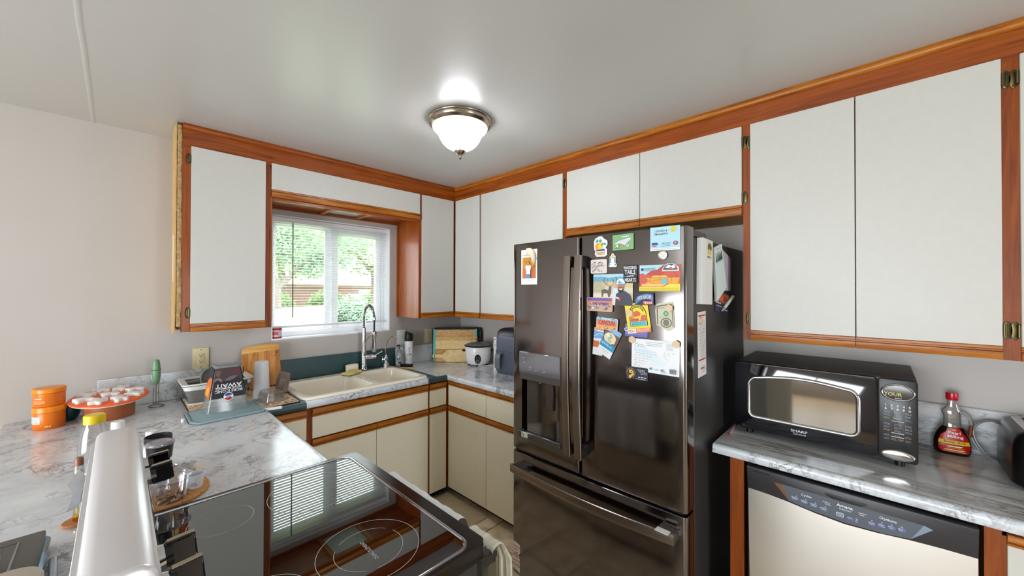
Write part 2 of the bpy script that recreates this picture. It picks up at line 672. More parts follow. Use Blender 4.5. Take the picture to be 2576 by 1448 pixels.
# dining window and added back door, out of view, sized for their daylight
g = G()
for y in (-3.8, -2.425, -1.05):
    g.box(XL - 0.09, XL - 0.03, y, y + 0.05, 0.2, 2.1, M['vinyl'])
g.box(XL - 0.09, XL - 0.03, -3.8, -1.0, 2.05, 2.1, M['vinyl']).box(XL - 0.09, XL - 0.03, -3.8, -1.0, 0.2, 0.25, M['vinyl'])
g.obj('window_2', kind='structure')
g = G()
for x in (-1.75, -0.93):
    g.box(x, x + 0.08, YR - 0.09, YR - 0.03, 0, 2.05, M['vinyl'])
g.box(-1.75, -0.85, YR - 0.09, YR - 0.03, 1.95, 2.05, M['vinyl']).box(-1.75, -0.85, YR - 0.09, YR - 0.03, 0, 0.2, M['vinyl'])
g.obj('door_1', kind='structure')
# raised drywall joint across the ceiling
g = G()
lo = []
for k in range(41):
    y = -6.1 * k / 40
    d = mnoise.noise(V((0, y * 9, 2))) * 0.004
    lo.append([V((-2.458 + d - 0.009, y, H)), V((-2.458 + d, y, H - 0.0025)), V((-2.458 + d + 0.009, y, H))])
g.loft(lo, M['ceiling'], False, False, closed=False)
g.obj('trim_1', kind='structure')

# ------------------------------------------------------------------ window over the sink
win = D.objects.new('window_1', None)
COL.objects.link(win)
win.location = (-1.196, 0.1, WZ0)
OFF['window_1'] = V((-1.196, 0.1, WZ0))
win['kind'] = 'structure'
vin = M['vinyl']
fy0, fy1 = 0.085, 0.145
g = G()
for a in ((WX0, WX0 + 0.035, WZ0, WZ1), (WX1 - 0.035, WX1, WZ0, WZ1), (WX0 + 0.035, WX1 - 0.035, WZ0, WZ0 + 0.05), (WX0 + 0.035, WX1 - 0.035, WZ1 - 0.045, WZ1)):
    g.box(a[0], a[1], fy0, fy1, a[2], a[3], vin, 0.003)
g.obj('window_frame', win)
# fixed left sash, sliding right sash with its own thicker rails
g = G()
for a in ((WX0 + 0.0345, WX0 + 0.05, 1.255, 2.035), (-1.245, -1.200, 1.255, 2.035), (WX0 + 0.05, -1.245, 1.255, 1.275), (WX0 + 0.05, -1.245, 2.015, 2.035)):
    g.box(a[0], a[1], 0.115, 0.135, a[2], a[3], vin, 0.002)
g.obj('left_sash', win)
g = G()
for a in ((-1.205, -1.155, 1.255, 2.035), (WX1 - 0.085, WX1 - 0.036, 1.255, 2.035), (-1.155, WX1 - 0.085, 1.255, 1.295), (-1.155, WX1 - 0.085, 1.985, 2.035)):
    g.box(a[0], a[1], 0.09, 0.113, a[2], a[3], vin, 0.003)
sash = g.obj('right_sash', win)
G().box(-1.215, -1.2, 0.078, 0.09, 1.44, 1.50, M['whitep'], 0.003).obj('latch', sash)
G().box(-1.215, -1.2, 0.078, 0.09, 1.78, 1.84, M['whitep'], 0.003).obj('latch', sash)
G().box(WX0 + 0.05, -1.245, 0.123, 0.127, 1.275, 2.015, M['pane']).obj('pane', win)
G().box(-1.155, WX1 - 0.085, 0.100, 0.104, 1.295, 1.985, M['pane']).obj('pane', win)
g = G()
g.box(WX0, WX1, -0.004, 0.085, WZ0, WZ0 + 0.012, vin, 0.003)
g.obj('sill', win)
g = G()
g.box(WX0, WX0 + 0.006, 0.0, 0.085, WZ0 + 0.012, WZ1, vin).box(WX1 - 0.006, WX1, 0.0, 0.085, WZ0 + 0.012, WZ1, vin).box(WX0, WX1, 0.0, 0.085, WZ1 - 0.006, WZ1, vin)
g.obj('jamb', win)

# blinds
bl = thing('window_blind', 'white mini blind with thin open slats hanging in the window over the sink', 'blind', (-1.19, 0.045, 1.30))
sm = mat('blind_slat', (240, 240, 240), 0.4)
G().box(WX0 + 0.008, WX1 - 0.008, 0.030, 0.060, 2.035, 2.067, vin, 0.002).obj('headrail', bl)
G().box(WX0 + 0.006, WX1 - 0.008, 0.036, 0.062, 1.287, 1.303, vin, 0.004).obj('bottom_rail', bl)
g = G()
lo = []
for x in (WX0 + 0.010, WX1 - 0.010):
    lo.append([V((x, 0.035 + 0.024 * k / 4, 1.3225 + 0.0012 * (1 - (k / 2 - 1) ** 2) - 0.0016 * (k / 2 - 1))) for k in range(5)])
g.loft(lo, sm, False, False, closed=False)
s0 = g.obj('slat', bl)
copies(s0, [(0, 0, 0.0198 * k) for k in range(1, 37)])
for x in (-1.50, -1.19, -0.89):
    G().box(x - 0.0006, x + 0.0006, 0.033, 0.0342, 1.30, 2.04, sm).obj('ladder_cord', bl)
G().cyl((-1.497, 0.022, 2.035), (-1.496, 0.022, 1.36), 0.0035, mat('grey_wand', (104, 100, 96), 0.4), n=8).obj('tilt_wand', bl)
g = G()
g.lathe([(0.034, 0.0), (0.0355, 0.004), (0.0355, 0.011)], (-1.594, 0.004 + 0.036, WZ0 + 0.0125), mat('tin_red', (176, 30, 42), 0.35), 28)
g.lathe([(0.0355, 0.011), (0.0358, 0.055)], (-1.594, 0.040, WZ0 + 0.0125), mat('tin_cream', (226, 214, 220), 0.4), 28, cap0=False, cap1=False)
g.lathe([(0.0358, 0.055), (0.0358, 0.066), (0.034, 0.069)], (-1.594, 0.040, WZ0 + 0.0125), MATS['tin_red'], 28, cap0=False)
tin = thing('candle_tin', 'small red and white round tin on the left end of the window sill', 'tin', (-1.594, 0.04, WZ0 + 0.012))
g.obj('tin_body', tin)
g = G()
fr = F((-1.594, 0.040, WZ0 + 0.0125), (0.8, -0.6, 0), (0, 0, 1))
lo = [[fr(0.0362 * math.sin(t), h, 0.0362 * math.cos(t)) for t in [(-0.75 + 1.5 * k / 8) for k in range(9)]] for h in (0.022, 0.046)]
g.loft(lo, mat('tin_label', (204, 92, 96), 0.5), False, False, closed=False)
g.obj('paper_label', tin)

# ------------------------------------------------------------------ upper cabinets
FA = F((0, -0.336, 0), (1, 0, 0), (0, 0, 1))         # window wall: a = x, b = z, c towards the room
FB = F((-0.332, 0, 0), (0, -1, 0), (0, 0, 1))        # right wall: a = -y, b = z
ZB, ZP, ZT = 1.3303, 1.3743, 2.3226


def strip(g, fr, a0, a1, b0, b1, m, lip_up=True):
    """routed finger pull: wide lower band, dark groove, thin lip"""
    h = b1 - b0
    p = [(0, 0), (0.016, 0), (0.018, 0.08 * h), (0.018, 0.56 * h), (0.009, 0.62 * h), (0.009, 0.72 * h), (0.0165, 0.78 * h), (0.0165, 0.95 * h), (0.014, h), (0, h)]
    if not lip_up:
        p = [(c, h - bb) for c, bb in p][::-1]
    g.loft([[fr(a, b0 + bb, c) for c, bb in p] for a in (a0, a1)], m)
    return g


def hinge(fr, a, b, side, parent):
    """face-frame hinge: oval leaf on the stile, round knuckle beside the door edge"""
    g = G()
    br = M['brass']
    g.prism(ell(0.011, 0.030, 14, a + side * 0.011, b), fr, 0.0, 0.0035, br, 0.001)
    g.cyl(fr(a + side * 0.004, b - 0.020, 0.008), fr(a + side * 0.004, b + 0.020, 0.008), 0.0055, br, n=10)
    g.cyl(fr(a + side * 0.012, b - 0.023, 0.003), fr(a + side * 0.012, b - 0.023, 0.006), 0.003, MATS['black_plastic'], n=8)
    g.cyl(fr(a + side * 0.012, b + 0.023, 0.003), fr(a + side * 0.012, b + 0.023, 0.006), 0.003, MATS['black_plastic'], n=8)
    return g.obj('hinge', parent)


def door(fr, a0, a1, b0, bp, b1, parent, axis, hinges=(), name='door', wm=None):
    """white slab with a wooden pull strip below (b0..bp)"""
    d = G().box(a0, a1, bp, b1, 0.0, 0.0125, wm or M['white'], 0.0012, fr).obj(name, parent)
    strip(G(), fr, a0, a1, b0, bp, M['g' + axis]).obj('pull_strip', d)
    for a, b, s in hinges:
        hinge(fr, a, b, s, d)
    return d


def wbox(g, fr, a0, a1, b0, b1, c0, c1, m, bev=0.0):
    return g.box(a0, a1, b0, b1, c0, c1, m, bev, fr)


CF = -0.002            # face frame plane
wz, wx, wy = M['wz'], M['wx'], M['wy']
u1 = thing('wall_cabinet', 'tall white single door wall cabinet left of the window with a raw unfinished side', 'cabinet', (-1.93, -0.17, ZB))
g = G()
wbox(g, FA, -2.132, -2.0954 + 0.006, ZB, ZT, -0.022, CF, wz)
wbox(g, FA, -1.7516 - 0.006, -1.7274, ZB, ZT, -0.022, CF, wz)
wbox(g, FA, -2.10, -1.745, ZB + 0.002, ZB + 0.04, -0.022, CF - 0.0012, wx)
wbox(g, FA, -2.10, -1.745, ZT - 0.03, ZT + 0.02, -0.022, CF - 0.0012, wx)
g.obj('face_frame', u1)
g = G().box(-2.140, -1.722, -0.314, -0.001, ZB + 0.012, 2.439, M['raw'])
g.obj('carcass', u1)
# raw ply skin of the end, bowed a little at the bottom corner
g = G()
lo = []
for k in range(9):
    z = ZB - 0.012 + (2.436 - ZB + 0.012) * k / 8
    bow = 0.010 * max(0, 1 - k / 1.5)
    lo.append([V((-2.146, -0.001, z)), V((-2.157 - 0.1 * bow, -0.19, z)), V((-2.158 - bow * 0.3, -0.338, z + (0.012 if k == 0 else 0))), V((-2.153 - bow * 0.3, -0.338, z)), V((-2.151, -0.19, z)), V((-2.142, -0.001, z))])
g.loft(lo, M['raw'])
g.obj('side_panel', u1)
g = G()
r = random.Random(3)
lo = []
for k in range(60):
    z = ZB + 0.03 + (2.425 - ZB - 0.03) * k / 59
    a, b2 = r.uniform(-0.0015, 0.0015), r.uniform(-0.001, 0.002)
    lo.append([V((-2.152, -0.31, z)), V((-2.1515 + a, -0.336, z)), V((-2.142, -0.3375 - b2, z)), V((-2.133 + a, -0.336 + b2, z)), V((-2.132, -0.31, z))])
g.loft(lo, M['chip'])
g.obj('edge_strip', u1)
G().box(-2.1575, -2.1571, -0.25, -0.222, 1.60, 1.85, M['paper']).obj('paper_label', u1)
door(FA, -2.0954, -1.7516, ZB, ZP, ZT, u1, 'x', ((-2.0954, 2.255, -1), (-2.0954, 1.432, -1)))
G().box(-1.7274, -1.716, -0.338, -0.001, ZB, 2.1196, wz).obj('end_panel', u1)

u2 = thing('valance_cabinet', 'long white fixed panel with wooden soffit bridging over the window', 'cabinet', (-1.2, -0.17, 2.12))
g = G()
wbox(g, FA, -1.7270, -0.6905, 2.10, 2.30, -0.02, CF - 0.0012, wx)
g.obj('face_frame', u2)
d = G().box(-1.7200, -0.6886, 2.1642, ZT, 0.0, 0.0125, M['white'], 0.0012, FA).obj('panel', u2)
strip(G(), FA, -1.7200, -0.6886, 2.1196, 2.1642, M['gx']).obj('pull_strip', d)
# soffit board with a frosted light panel between battens
sz = 2.128
g = G()
g.box(-1.716, -1.32, -0.33, -0.002, sz, sz + 0.012, wx).box(-1.05, -0.69, -0.33, -0.002, sz, sz + 0.012, wx)
g.box(-1.716, -0.69, -0.022, -0.002, sz - 0.018, sz, wx).box(-1.32, -1.05, -0.33, -0.26, sz, sz + 0.012, wx)
g.obj('soffit', u2)
G().box(-1.335, -1.305, -0.30, -0.022, sz - 0.014, sz + 0.002, M['gy'], 0.002).obj('batten', u2)
G().box(-1.068, -1.038, -0.30, -0.022, sz - 0.014, sz + 0.002, M['gy'], 0.002).obj('batten', u2)
G().box(-1.31, -1.06, -0.27, -0.015, sz + 0.004, sz + 0.008, mat('frosted_panel', (196, 208, 196), 0.35)).obj('light_panel', u2)
g = G()
g.tube([(-1.12, -0.19, sz + 0.004), (-1.12, -0.19, sz - 0.012), (-1.117, -0.192, sz - 0.018), (-1.112, -0.195, sz - 0.017), (-1.111, -0.196, sz - 0.011)], 0.0014, M['brass'], 6)
g.obj('cup_hook', u2)

u3 = thing('wall_cabinet', 'narrow white door wall cabinet with a shiny wooden side right of the window', 'cabinet', (-0.51, -0.17, ZB))
g = G()
wbox(g, FA, -0.690, -0.662, ZB, ZT, -0.022, CF, wz)
wbox(g, FA, -0.361, -0.332, ZB, ZT, -0.022, CF, wz)
wbox(g, FA, -0.67, -0.35, ZB + 0.002, ZB + 0.04, -0.022, CF - 0.0012, wx)
g.obj('face_frame', u3)
G().box(-0.692, -0.336, -0.314, -0.001, ZB + 0.012, 2.40, wx).obj('carcass', u3)
G().box(-0.6937, -0.685, -0.336, -0.001, ZB, 2.1196, M['wz'], 0.001).box(-0.699, -0.6937, -0.02, -0.001, ZB, 2.11, wz).obj('side_panel', u3)
door(FA, -0.6682, -0.3551, ZB, ZP, ZT, u3, 'x')

RU = [  # y0, y1, doors, label
    (0.336, 0.6805, [(0.3587, 0.6718, ())], 'narrow white door wall cabinet on the fridge wall, in the inside corner'),
    (0.6805, 1.512, [(0.6894, 1.4955, ((1.4955, 2.257, 1),))], 'wide white single door wall cabinet between the corner cabinet and the fridge'),
]
for y0, y1, ds, lab in RU:
    u = thing('wall_cabinet', lab, 'cabinet', (-0.166, -(y0 + y1) / 2, ZB))
    g = G()
    wbox(g, FB, y0 - 0.004, ds[0][0] + 0.006, ZB, ZT, -0.02, CF, wz)
    wbox(g, FB, ds[-1][1] - 0.006, y1 + 0.0, ZB, ZT, -0.02, CF, wz)
    wbox(g, FB, y0 + 0.01, y1 - 0.01, ZB + 0.002, ZB + 0.04, -0.02, CF - 0.0012, wy)
    g.obj('face_frame', u)
    G().box(-0.31, -0.001, -y1 + 0.001, -y0 - 0.001, ZB + 0.012, 2.40, wy).obj('carcass', u)
    for a0, a1, hs in ds:
        door(FB, a0, a1, ZB, ZP, ZT, u, 'y', hs)

u6 = thing('wall_cabinet', 'short white two door wall cabinet above the fridge', 'cabinet', (-0.166, -2.02, 1.91))
g = G()
wbox(g, FB, 1.512, 1.536, 1.906, ZT, -0.02, CF, wz)
wbox(g, FB, 2.520, 2.530, 1.906, ZT, -0.02, CF, wz)
wbox(g, FB, 1.52, 2.53, 1.908, 1.95, -0.02, CF - 0.0012, wy)
g.obj('face_frame', u6)
G().box(-0.31, -0.001, -2.53, -1.513, 1.915, 2.40, M['raw']).obj('carcass', u6)
door(FB, 1.5295, 2.0255, 1.908, 1.9547, ZT, u6, 'y')
door(FB, 2.0285, 2.5262, 1.908, 1.9547, ZT, u6, 'y', ((2.5262, 2.249, 1), (2.5262, 1.990, 1)))

u7 = thing('wall_cabinet', 'large white two door wall cabinet above the microwave', 'cabinet', (-0.166, -2.92, ZB))
g = G()
wbox(g, FB, 2.530, 2.568, ZB - 0.003, ZT, -0.02, CF, wz)
wbox(g, FB, 3.274, 3.2985, ZB - 0.003, ZT, -0.02, CF, wz)
wbox(g, FB, 2.54, 3.29, ZB + 0.002, ZB + 0.04, -0.02, CF - 0.0012, wy)
g.obj('face_frame', u7)
G().box(-0.31, -0.001, -3.2975, -2.5305, ZB + 0.012, 2.40, wy).obj('carcass', u7)
door(FB, 2.5611, 2.9190, ZB, ZP, ZT, u7, 'y', ((2.5611, 2.244, -1), (2.5611, 1.428, -1)))
door(FB, 2.9222, 3.2801, ZB, ZP, ZT, u7, 'y', ((3.2801, 2.252, 1), (3.2801, 1.426, 1)))
u8 = thing('wall_cabinet', 'white wall cabinet cut off by the right edge of the photo', 'cabinet', (-0.166, -3.7, ZB))
g = G()
wbox(g, FB, 3.2985, 3.325, ZB - 0.003, ZT, -0.02, CF, wz)
wbox(g, FB, 3.32, 4.1, ZB + 0.002, ZB + 0.04, -0.02, CF - 0.0012, wy)
g.obj('face_frame', u8)
G().box(-0.31, -0.001, -4.1, -3.2985, ZB + 0.012, 2.40, wy).obj('carcass', u8)
door(FB, 3.318, 3.70, ZB, ZP, ZT, u8, 'y', ((3.318, 2.249, -1), (3.318, 1.425, -1)))
door(FB, 3.703, 4.08, ZB, ZP, ZT, u8, 'y')

# frieze boards and crown beads run on over all the uppers
G().box(-2.132, -0.332, ZT - 0.012, 2.4385, -0.015, CF + 0.001, wx, 0.0, FA).obj('trim_2', kind='structure')
G().box(0.3335, 4.1, ZT - 0.012, 2.4385, -0.015, CF + 0.001, wy, 0.0, FB).obj('trim_3', kind='structure')
cp = [(-0.002, 2.409), (0.004, 2.409), (0.010, 2.413), (0.013, 2.420), (0.013, 2.432), (0.010, 2.4395), (-0.002, 2.4395)]
G().loft([[FA(-2.130, b, c) for c, b in cp], [FA(-0.332, b, c) for c, b in cp]], M['wx']).obj('trim_4', kind='structure')
G().loft([[FB(0.336 - 0.0, b, c) for c, b in cp], [FB(4.1, b, c) for c, b in cp]], M['gy']).obj('trim_5', kind='structure')

# ------------------------------------------------------------------ base cabinets
FC = F((0, -0.608, 0), (1, 0, 0), (0, 0, 1))
FD = F((-0.600, 0, 0), (0, -1, 0), (0, 0, 1))
ZL = 0.068
WB = M['whiteb']


def front(fr, a0, a1, z0, z1, zs, parent, name, axis, wm=WB):
    """white front z0..z1 with a pull strip z1..zs on its top"""
    d = G().box(a0, a1, z0, z1, 0.0, 0.0125, wm, 0.0012, fr).obj(name, parent)
    strip(G(), fr, a0, a1, z1, zs, M['g' + axis], False).obj('pull_strip', d)
    return d


def base_unit(label, loc, fr, a0, a1, stiles, cols, axis, carc, dtop=0.866, dstrip=0.820, dbot=0.694, otop=0.686, ostrip=0.645, ctop=0.874):
    u = thing('base_cabinet', label, 'cabinet', loc)
    g = G()
    for s0, s1 in stiles:
        wbox(g, fr, s0, s1, 0.06, 0.876, -0.02, CF, wz)
    for z0, z1 in ((0.855, 0.876), (0.66, 0.71), (0.06, 0.10)):
        wbox(g, fr, a0, a1, z0, z1, -0.02, CF - 0.001, M['w' + axis])
    g.obj('face_frame', u)
    G().box(*carc, 0.06, ctop, M['raw']).obj('carcass', u)
    for kind, c0, c1 in cols:
        front(fr, c0, c1, dbot, dstrip, dtop, u, 'drawer', axis) if 'd' in kind else None
        if 'o' in kind:
            front(fr, c0, c1, ZL, ostrip, otop, u, 'door', axis)
    return u


u = base_unit('white base cabinet under the sink with a long drawer front and two doors', (-1.18, -0.3, 0), FC, -1.60, -0.782,
              [(-1.604, -1.568), (-0.797, -0.781)], [('d', -1.575, -0.790), ('o', -1.575, -1.1845), ('o', -1.1815, -0.790)], 'x', (-1.60, -0.783, -0.58, -0.03), ctop=0.70)
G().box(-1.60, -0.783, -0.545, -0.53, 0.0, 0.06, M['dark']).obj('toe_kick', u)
u = base_unit('slim white base cabinet right of the sink, in the inside corner', (-0.69, -0.3, 0), FC, -0.781, -0.60,
              [(-0.781, -0.765), (-0.636, -0.598)], [('do', -0.772, -0.628)], 'x', (-0.78, -0.60, -0.58, -0.03))
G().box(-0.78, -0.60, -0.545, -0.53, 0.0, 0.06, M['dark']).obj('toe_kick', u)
u = base_unit('white base cabinet at the left end of the sink run, partly behind the peninsula', (-1.70, -0.3, 0), FC, -1.80, -1.604,
              [(-1.80, -1.785), (-1.615, -1.604)], [('do', -1.79, -1.607)], 'x', (-1.80, -1.605, -0.58, -0.03))
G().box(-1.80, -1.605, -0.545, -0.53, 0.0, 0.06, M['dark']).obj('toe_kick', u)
u = base_unit('white base cabinet with two drawers over two doors, left of the fridge', (-0.3, -1.08, 0), FD, 0.608, 1.535,
              [(0.609, 0.640), (1.50, 1.535)], [('do', 0.6255, 1.0505), ('do', 1.0545, 1.50)], 'y', (-0.575, -0.02, -1.533, -0.612),
              0.872, 0.838, 0.686, 0.680, 0.642)
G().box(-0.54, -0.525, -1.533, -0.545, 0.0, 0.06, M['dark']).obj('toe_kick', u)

pen = thing('base_cabinet', 'cream base cabinet of the peninsula under the wide worktop beside the stove', 'cabinet', (-2.2, -1.05, 0))
G().box(-2.43, -1.822, -1.50, -0.62, 0.06, 0.875, WB).box(-2.43, -2.415, -2.45, -1.50, 0.0, 0.875, WB).obj('carcass', pen)
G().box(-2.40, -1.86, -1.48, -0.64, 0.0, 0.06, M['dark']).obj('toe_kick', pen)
FP = F((-1.822, 0, 0), (0, 1, 0), (0, 0, 1))
front(FP, -1.48, -1.06, 0.694, 0.82, 0.866, pen, 'drawer', 'y')
front(FP, -1.48, -1.06, ZL, 0.645, 0.686, pen, 'door', 'y')
front(FP, -1.055, -0.65, 0.694, 0.82, 0.866, pen, 'drawer', 'y')
front(FP, -1.055, -0.65, ZL, 0.645, 0.686, pen, 'door', 'y')

u = thing('base_cabinet', 'white base cabinet right of the dishwasher, cut off by the frame', 'cabinet', (-0.3, -3.6, 0))
g = G()
wbox(g, FD, 3.207, 3.248, 0.0, 0.876, -0.02, CF, wz)
wbox(g, FD, 3.24, 4.1, 0.855, 0.876, -0.02, CF, wy)
g.obj('face_frame', u)
G().box(-0.575, -0.02, -4.1, -3.215, 0.06, 0.874, M['raw']).obj('carcass', u)
front(FD, 3.2475, 3.68, 0.694, 0.836, 0.868, u, 'drawer', 'y', M['white'])
front(FD, 3.2475, 3.68, ZL, 0.645, 0.686, u, 'door', 'y', M['white'])
u = thing('end_panel', 'narrow orange brown wooden end panel between the fridge and the dishwasher', 'panel', (-0.3, -2.565, 0))
G().box(-0.602, -0.58, -2.592, -2.541, 0.0, 0.876, wz, 0.001).obj('stile', u)
G().box(-0.58, -0.02, -2.565, -2.545, 0.0, 0.876, wz).obj('panel', u)

# ------------------------------------------------------------------ worktops
ZC = 0.914
NO = [(0.0, 0.878), (0.022, 0.878), (0.025, 0.882), (0.025, 0.900), (0.0225, 0.9085), (0.017, 0.9125), (0.010, 0.914), (0.0, 0.914)]
ct = thing('worktop', 'marble patterned worktop running from the peninsula past the sink to the fridge', 'worktop', (-1.4, -0.4, 0.876))
mb, gr = M['marble'], M['green']
G().box(-2.735, -1.825, -1.303, -0.001, 0.877, ZC, mb).obj('peninsula_top', ct)
G().box(-2.735, -1.825, -1.510, -1.3044, 0.877, ZC, mb).box(-2.735, -2.425, -2.45, -1.510, 0.877, ZC, mb).obj('peninsula_top', ct)
G().box(-2.735, -1.825, -1.3044, -1.303, 0.877, 0.9125, M['dark']).obj('seam', ct)
g = G()
g.loft([[V((-1.825 + c, y, z)) for c, z in NO] for y in (-1.510, -0.615)], M['marble_n'])
g.obj('nosing', ct)
g = G().box(-1.825, -1.608, -0.612, -0.001, 0.877, ZC, gr).box(-1.608, -0.772, -0.056, -0.001, 0.877, ZC, gr).box(-0.772, -0.706, -0.612, -0.001, 0.877, ZC, gr)
g.obj('green_top', ct)
G().box(-1.608, -0.772, -0.612, -0.592, 0.877, ZC, M['marble_n']).obj('sink_front_top', ct)
G().box(-0.706, -0.001, -0.612, -0.001, 0.877, ZC, mb).box(-0.604, -0.001, -1.535, -0.612, 0.877, ZC, mb).obj('corner_top', ct)
for x0, x1, m in ((-1.80, -1.611, gr), (-1.611, -0.797, M['marble_n']), (-0.797, -0.629, gr)):
    e = 0.0012 if m is gr else 0.0
    g = G()
    g.loft([[V((x, -0.612 - c + (e if c > 0.01 else 0), z - (e if z > 0.91 else 0))) for c, z in NO] for x in (x0, x1)], m)
    g.obj('nosing', ct)
g = G()
g.loft([[V((-0.604 - c, y, z)) for c, z in NO] for y in (-1.535, -0.612)], M['marble_n'])
g.obj('nosing', ct)
# backsplash strips, fixed to the walls
NT = 5
for x0, x1, m, z1 in ((-2.436, -1.80, mb, 1.075), (-1.80, -0.717, gr, 1.068), (-0.717, -0.021, mb, 1.066)):
    g = G().box(x0, x1, -0.020, -0.001, ZC, z1, m, 0.003)
    if m is gr:
        g.box(x0, x1, -0.0215, -0.018, z1 - 0.014, z1 - 0.002, gr, 0.001)
    NT += 1
    g.obj('trim_%d' % NT, kind='structure')
G().box(-0.020, -0.001, -1.535, -0.021, ZC, 1.066, mb, 0.003).obj('trim_9', kind='structure')

c2 = thing('worktop', 'marble patterned worktop under the microwave, over the dishwasher', 'worktop', (-0.3, -3.2, 0.876))
my = M['marble_y']
G().box(-0.604, -0.001, -4.1, -2.482, 0.878, ZC, my).obj('top', c2)
G().loft([[V((-0.604 - c, y, z)) for c, z in NO] for y in (-4.1, -2.482)], M['marble_n']).obj('nosing', c2)
G().box(-0.606, -0.6048, -4.1, -2.484, 0.9137, 0.9145, mat('film_edge', (70, 66, 66), 0.5)).obj('seam', c2)
G().box(-0.020, -0.001, -4.1, -2.482, ZC, 1.092, my, 0.003).obj('trim_10', kind='structure')

# ------------------------------------------------------------------ sink
sk = thing('sink', 'cream enamel double bowl sink set into the green and marble worktop', 'sink', (-1.19, -0.33, 0.93))
SX0, SX1, SY0, SY1 = -1.618, -0.764, -0.604, -0.044


def bowl(x0, x1, y0, y1, zb, r=0.05):
    cx, cy, w, h = (x0 + x1) / 2, (y0 + y1) / 2, x1 - x0, y1 - y0
    lo = []
    for d, z, rr in ((-0.010, 0.9285, r + 0.01), (-0.006, 0.9275, r + 0.006), (-0.002, 0.923, r + 0.002), (0.002, 0.91, r), (0.010, 0.80, r), (0.018, zb + 0.03, r), (0.030, zb + 0.008, r), (0.055, zb, r)):
        lo.append([V((a, b, z)) for a, b in rrect(w - 2 * d, h - 2 * d, rr, 6, cx, cy)])
    return lo


def fill(loops, z):
    import bmesh
    bm = bmesh.new()
    es = []
    for l in loops:
        vs = [bm.verts.new((p[0], p[1], z)) for p in l]
        es += [bm.edges.new((vs[i - 1], vs[i])) for i in range(len(vs))]
    bmesh.ops.triangle_fill(bm, use_beauty=True, use_dissolve=False, edges=es)
    bm.verts.index_update()
    out = [v.co.copy() for v in bm.verts], [tuple(v.index for v in f.verts) for f in bm.faces]
    bm.free()
    return out


sc = M['sink']
b1 = bowl(-1.572, -1.172, -0.560, -0.130, 0.74)
b2 = bowl(-1.112, -0.806, -0.555, -0.130, 0.76)
cx, cy, w, h = (SX0 + SX1) / 2, (SY0 + SY1) / 2, SX1 - SX0, SY1 - SY0
g = G()
rim = [[V((a, b, z)) for a, b in rrect(w - 2 * d, h - 2 * d, 0.05 - d, 6, cx, cy)] for d, z in ((0.0, 0.9145), (0.0, 0.918), (0.003, 0.924), (0.009, 0.928), (0.013, 0.9285))]
g.loft(rim, sc, False, False)
vs, fs = fill([[(p.x, p.y) for p in rim[-1]], [(p.x, p.y) for p in b1[0]], [(p.x, p.y) for p in b2[0]]], 0.9285)
g.add(vs, fs, sc)
g.obj('rim', sk)
G().loft(b1, sc, False, True).obj('bowl', sk)
G().loft(b2, sc, False, True).obj('bowl', sk)
for x, y, z in ((-1.37, -0.345, 0.7405), (-0.96, -0.345, 0.7605)):
    G().lathe([(0.042, 0.0), (0.040, 0.003), (0.030, 0.001), (0.012, 0.002)], (x, y, z), M['chrome'], 24).obj('drain', sk)
G().lathe([(0.045, 0), (0.045, 0.006), (0.03, 0.012)], (-1.33, -0.46, 0.7415), mat('teal_rubber', (40, 140, 150), 0.5), 20).obj('stopper', thing('sink_stopper', 'teal rubber stopper at the bottom of the large sink bowl', 'stopper', (-1.33, -0.46, 0.741)))

# faucets
ch = M['chrome']
fa = thing('faucet', 'tall chrome pull-down faucet with a spring neck behind the sink', 'faucet', (-1.022, -0.082, 0.9285))
fx, fy = -1.022, -0.082
G().prism(rrect(0.19, 0.05, 0.02, 4), FZ(fx + 0.04, fy, 0.9287), 0, 0.006, ch, 0.003).obj('deck_plate', fa)
g = G()
g.lathe([(0.026, 0.006), (0.026, 0.020), (0.0215, 0.03), (0.020, 0.05), (0.018, 0.16), (0.0155, 0.165), (0.0145, 0.33)], (fx, fy, 0.9287), ch, 20)
g.obj('column', fa)
g = G()
g.cyl((fx + 0.012, fy - 0.004, 1.03), (fx + 0.068, fy - 0.022, 1.03), 0.018, ch, n=18)
g.cyl((fx + 0.068, fy - 0.022, 1.03), (fx + 0.086, fy - 0.028, 1.03), 0.0165, M['nickel'], n=18)
g.cyl((fx + 0.08, fy - 0.026, 1.04), (fx + 0.125, fy - 0.04, 1.064), 0.004, ch, 0.003, n=8)
g.lathe([(0.0015, -0.007), (0.006, -0.004), (0.0075, 0), (0.006, 0.004), (0.0015, 0.007)], (fx + 0.127, fy - 0.0405, 1.066), ch, 12)
g.obj('lever', fa)
# neck: straight up, over in an arc towards the room and down to the spray head
neck = [V((fx, fy, 1.255 + 0.09 * k / 4)) for k in range(5)]
R = 0.066
for k in range(1, 17):
    t = PI * k / 17
    neck.append(V((fx + 0.018 * (1 - math.cos(t)) / 2, fy - R + R * math.cos(t), 1.345 + 0.092 * math.sin(t))))
neck += [V((fx + 0.018, fy - 2 * R, 1.345 - 0.11 * k / 4)) for k in range(5)]
G().tube(neck, 0.0075, M['black'], 8).obj('hose', fa)
cum = [0]
for i in range(1, len(neck)):
    cum.append(cum[-1] + (neck[i] - neck[i - 1]).length)
Ls = cum[-1] - 0.085
hp = []
turns, per = 34, 9
for k in range(turns * per + 1):
    d = Ls * k / (turns * per)
    i = max(j for j in range(len(cum)) if cum[j] <= d)
    i = min(i, len(neck) - 2)
    t = (d - cum[i]) / (cum[i + 1] - cum[i])
    p = neck[i].lerp(neck[i + 1], t)
    tg2 = (neck[i + 1] - neck[i]).normalized()
    sx = V((1, 0, 0))
    sy = tg2.cross(sx).normalized()
    sx = sy.cross(tg2)
    th = 2 * PI * k / per
    hp.append(p + (sx * math.cos(th) + sy * math.sin(th)) * 0.0118)
G().tube(hp, 0.0023, ch, 5).obj('spring', fa)
e = neck[-1]
g = G()
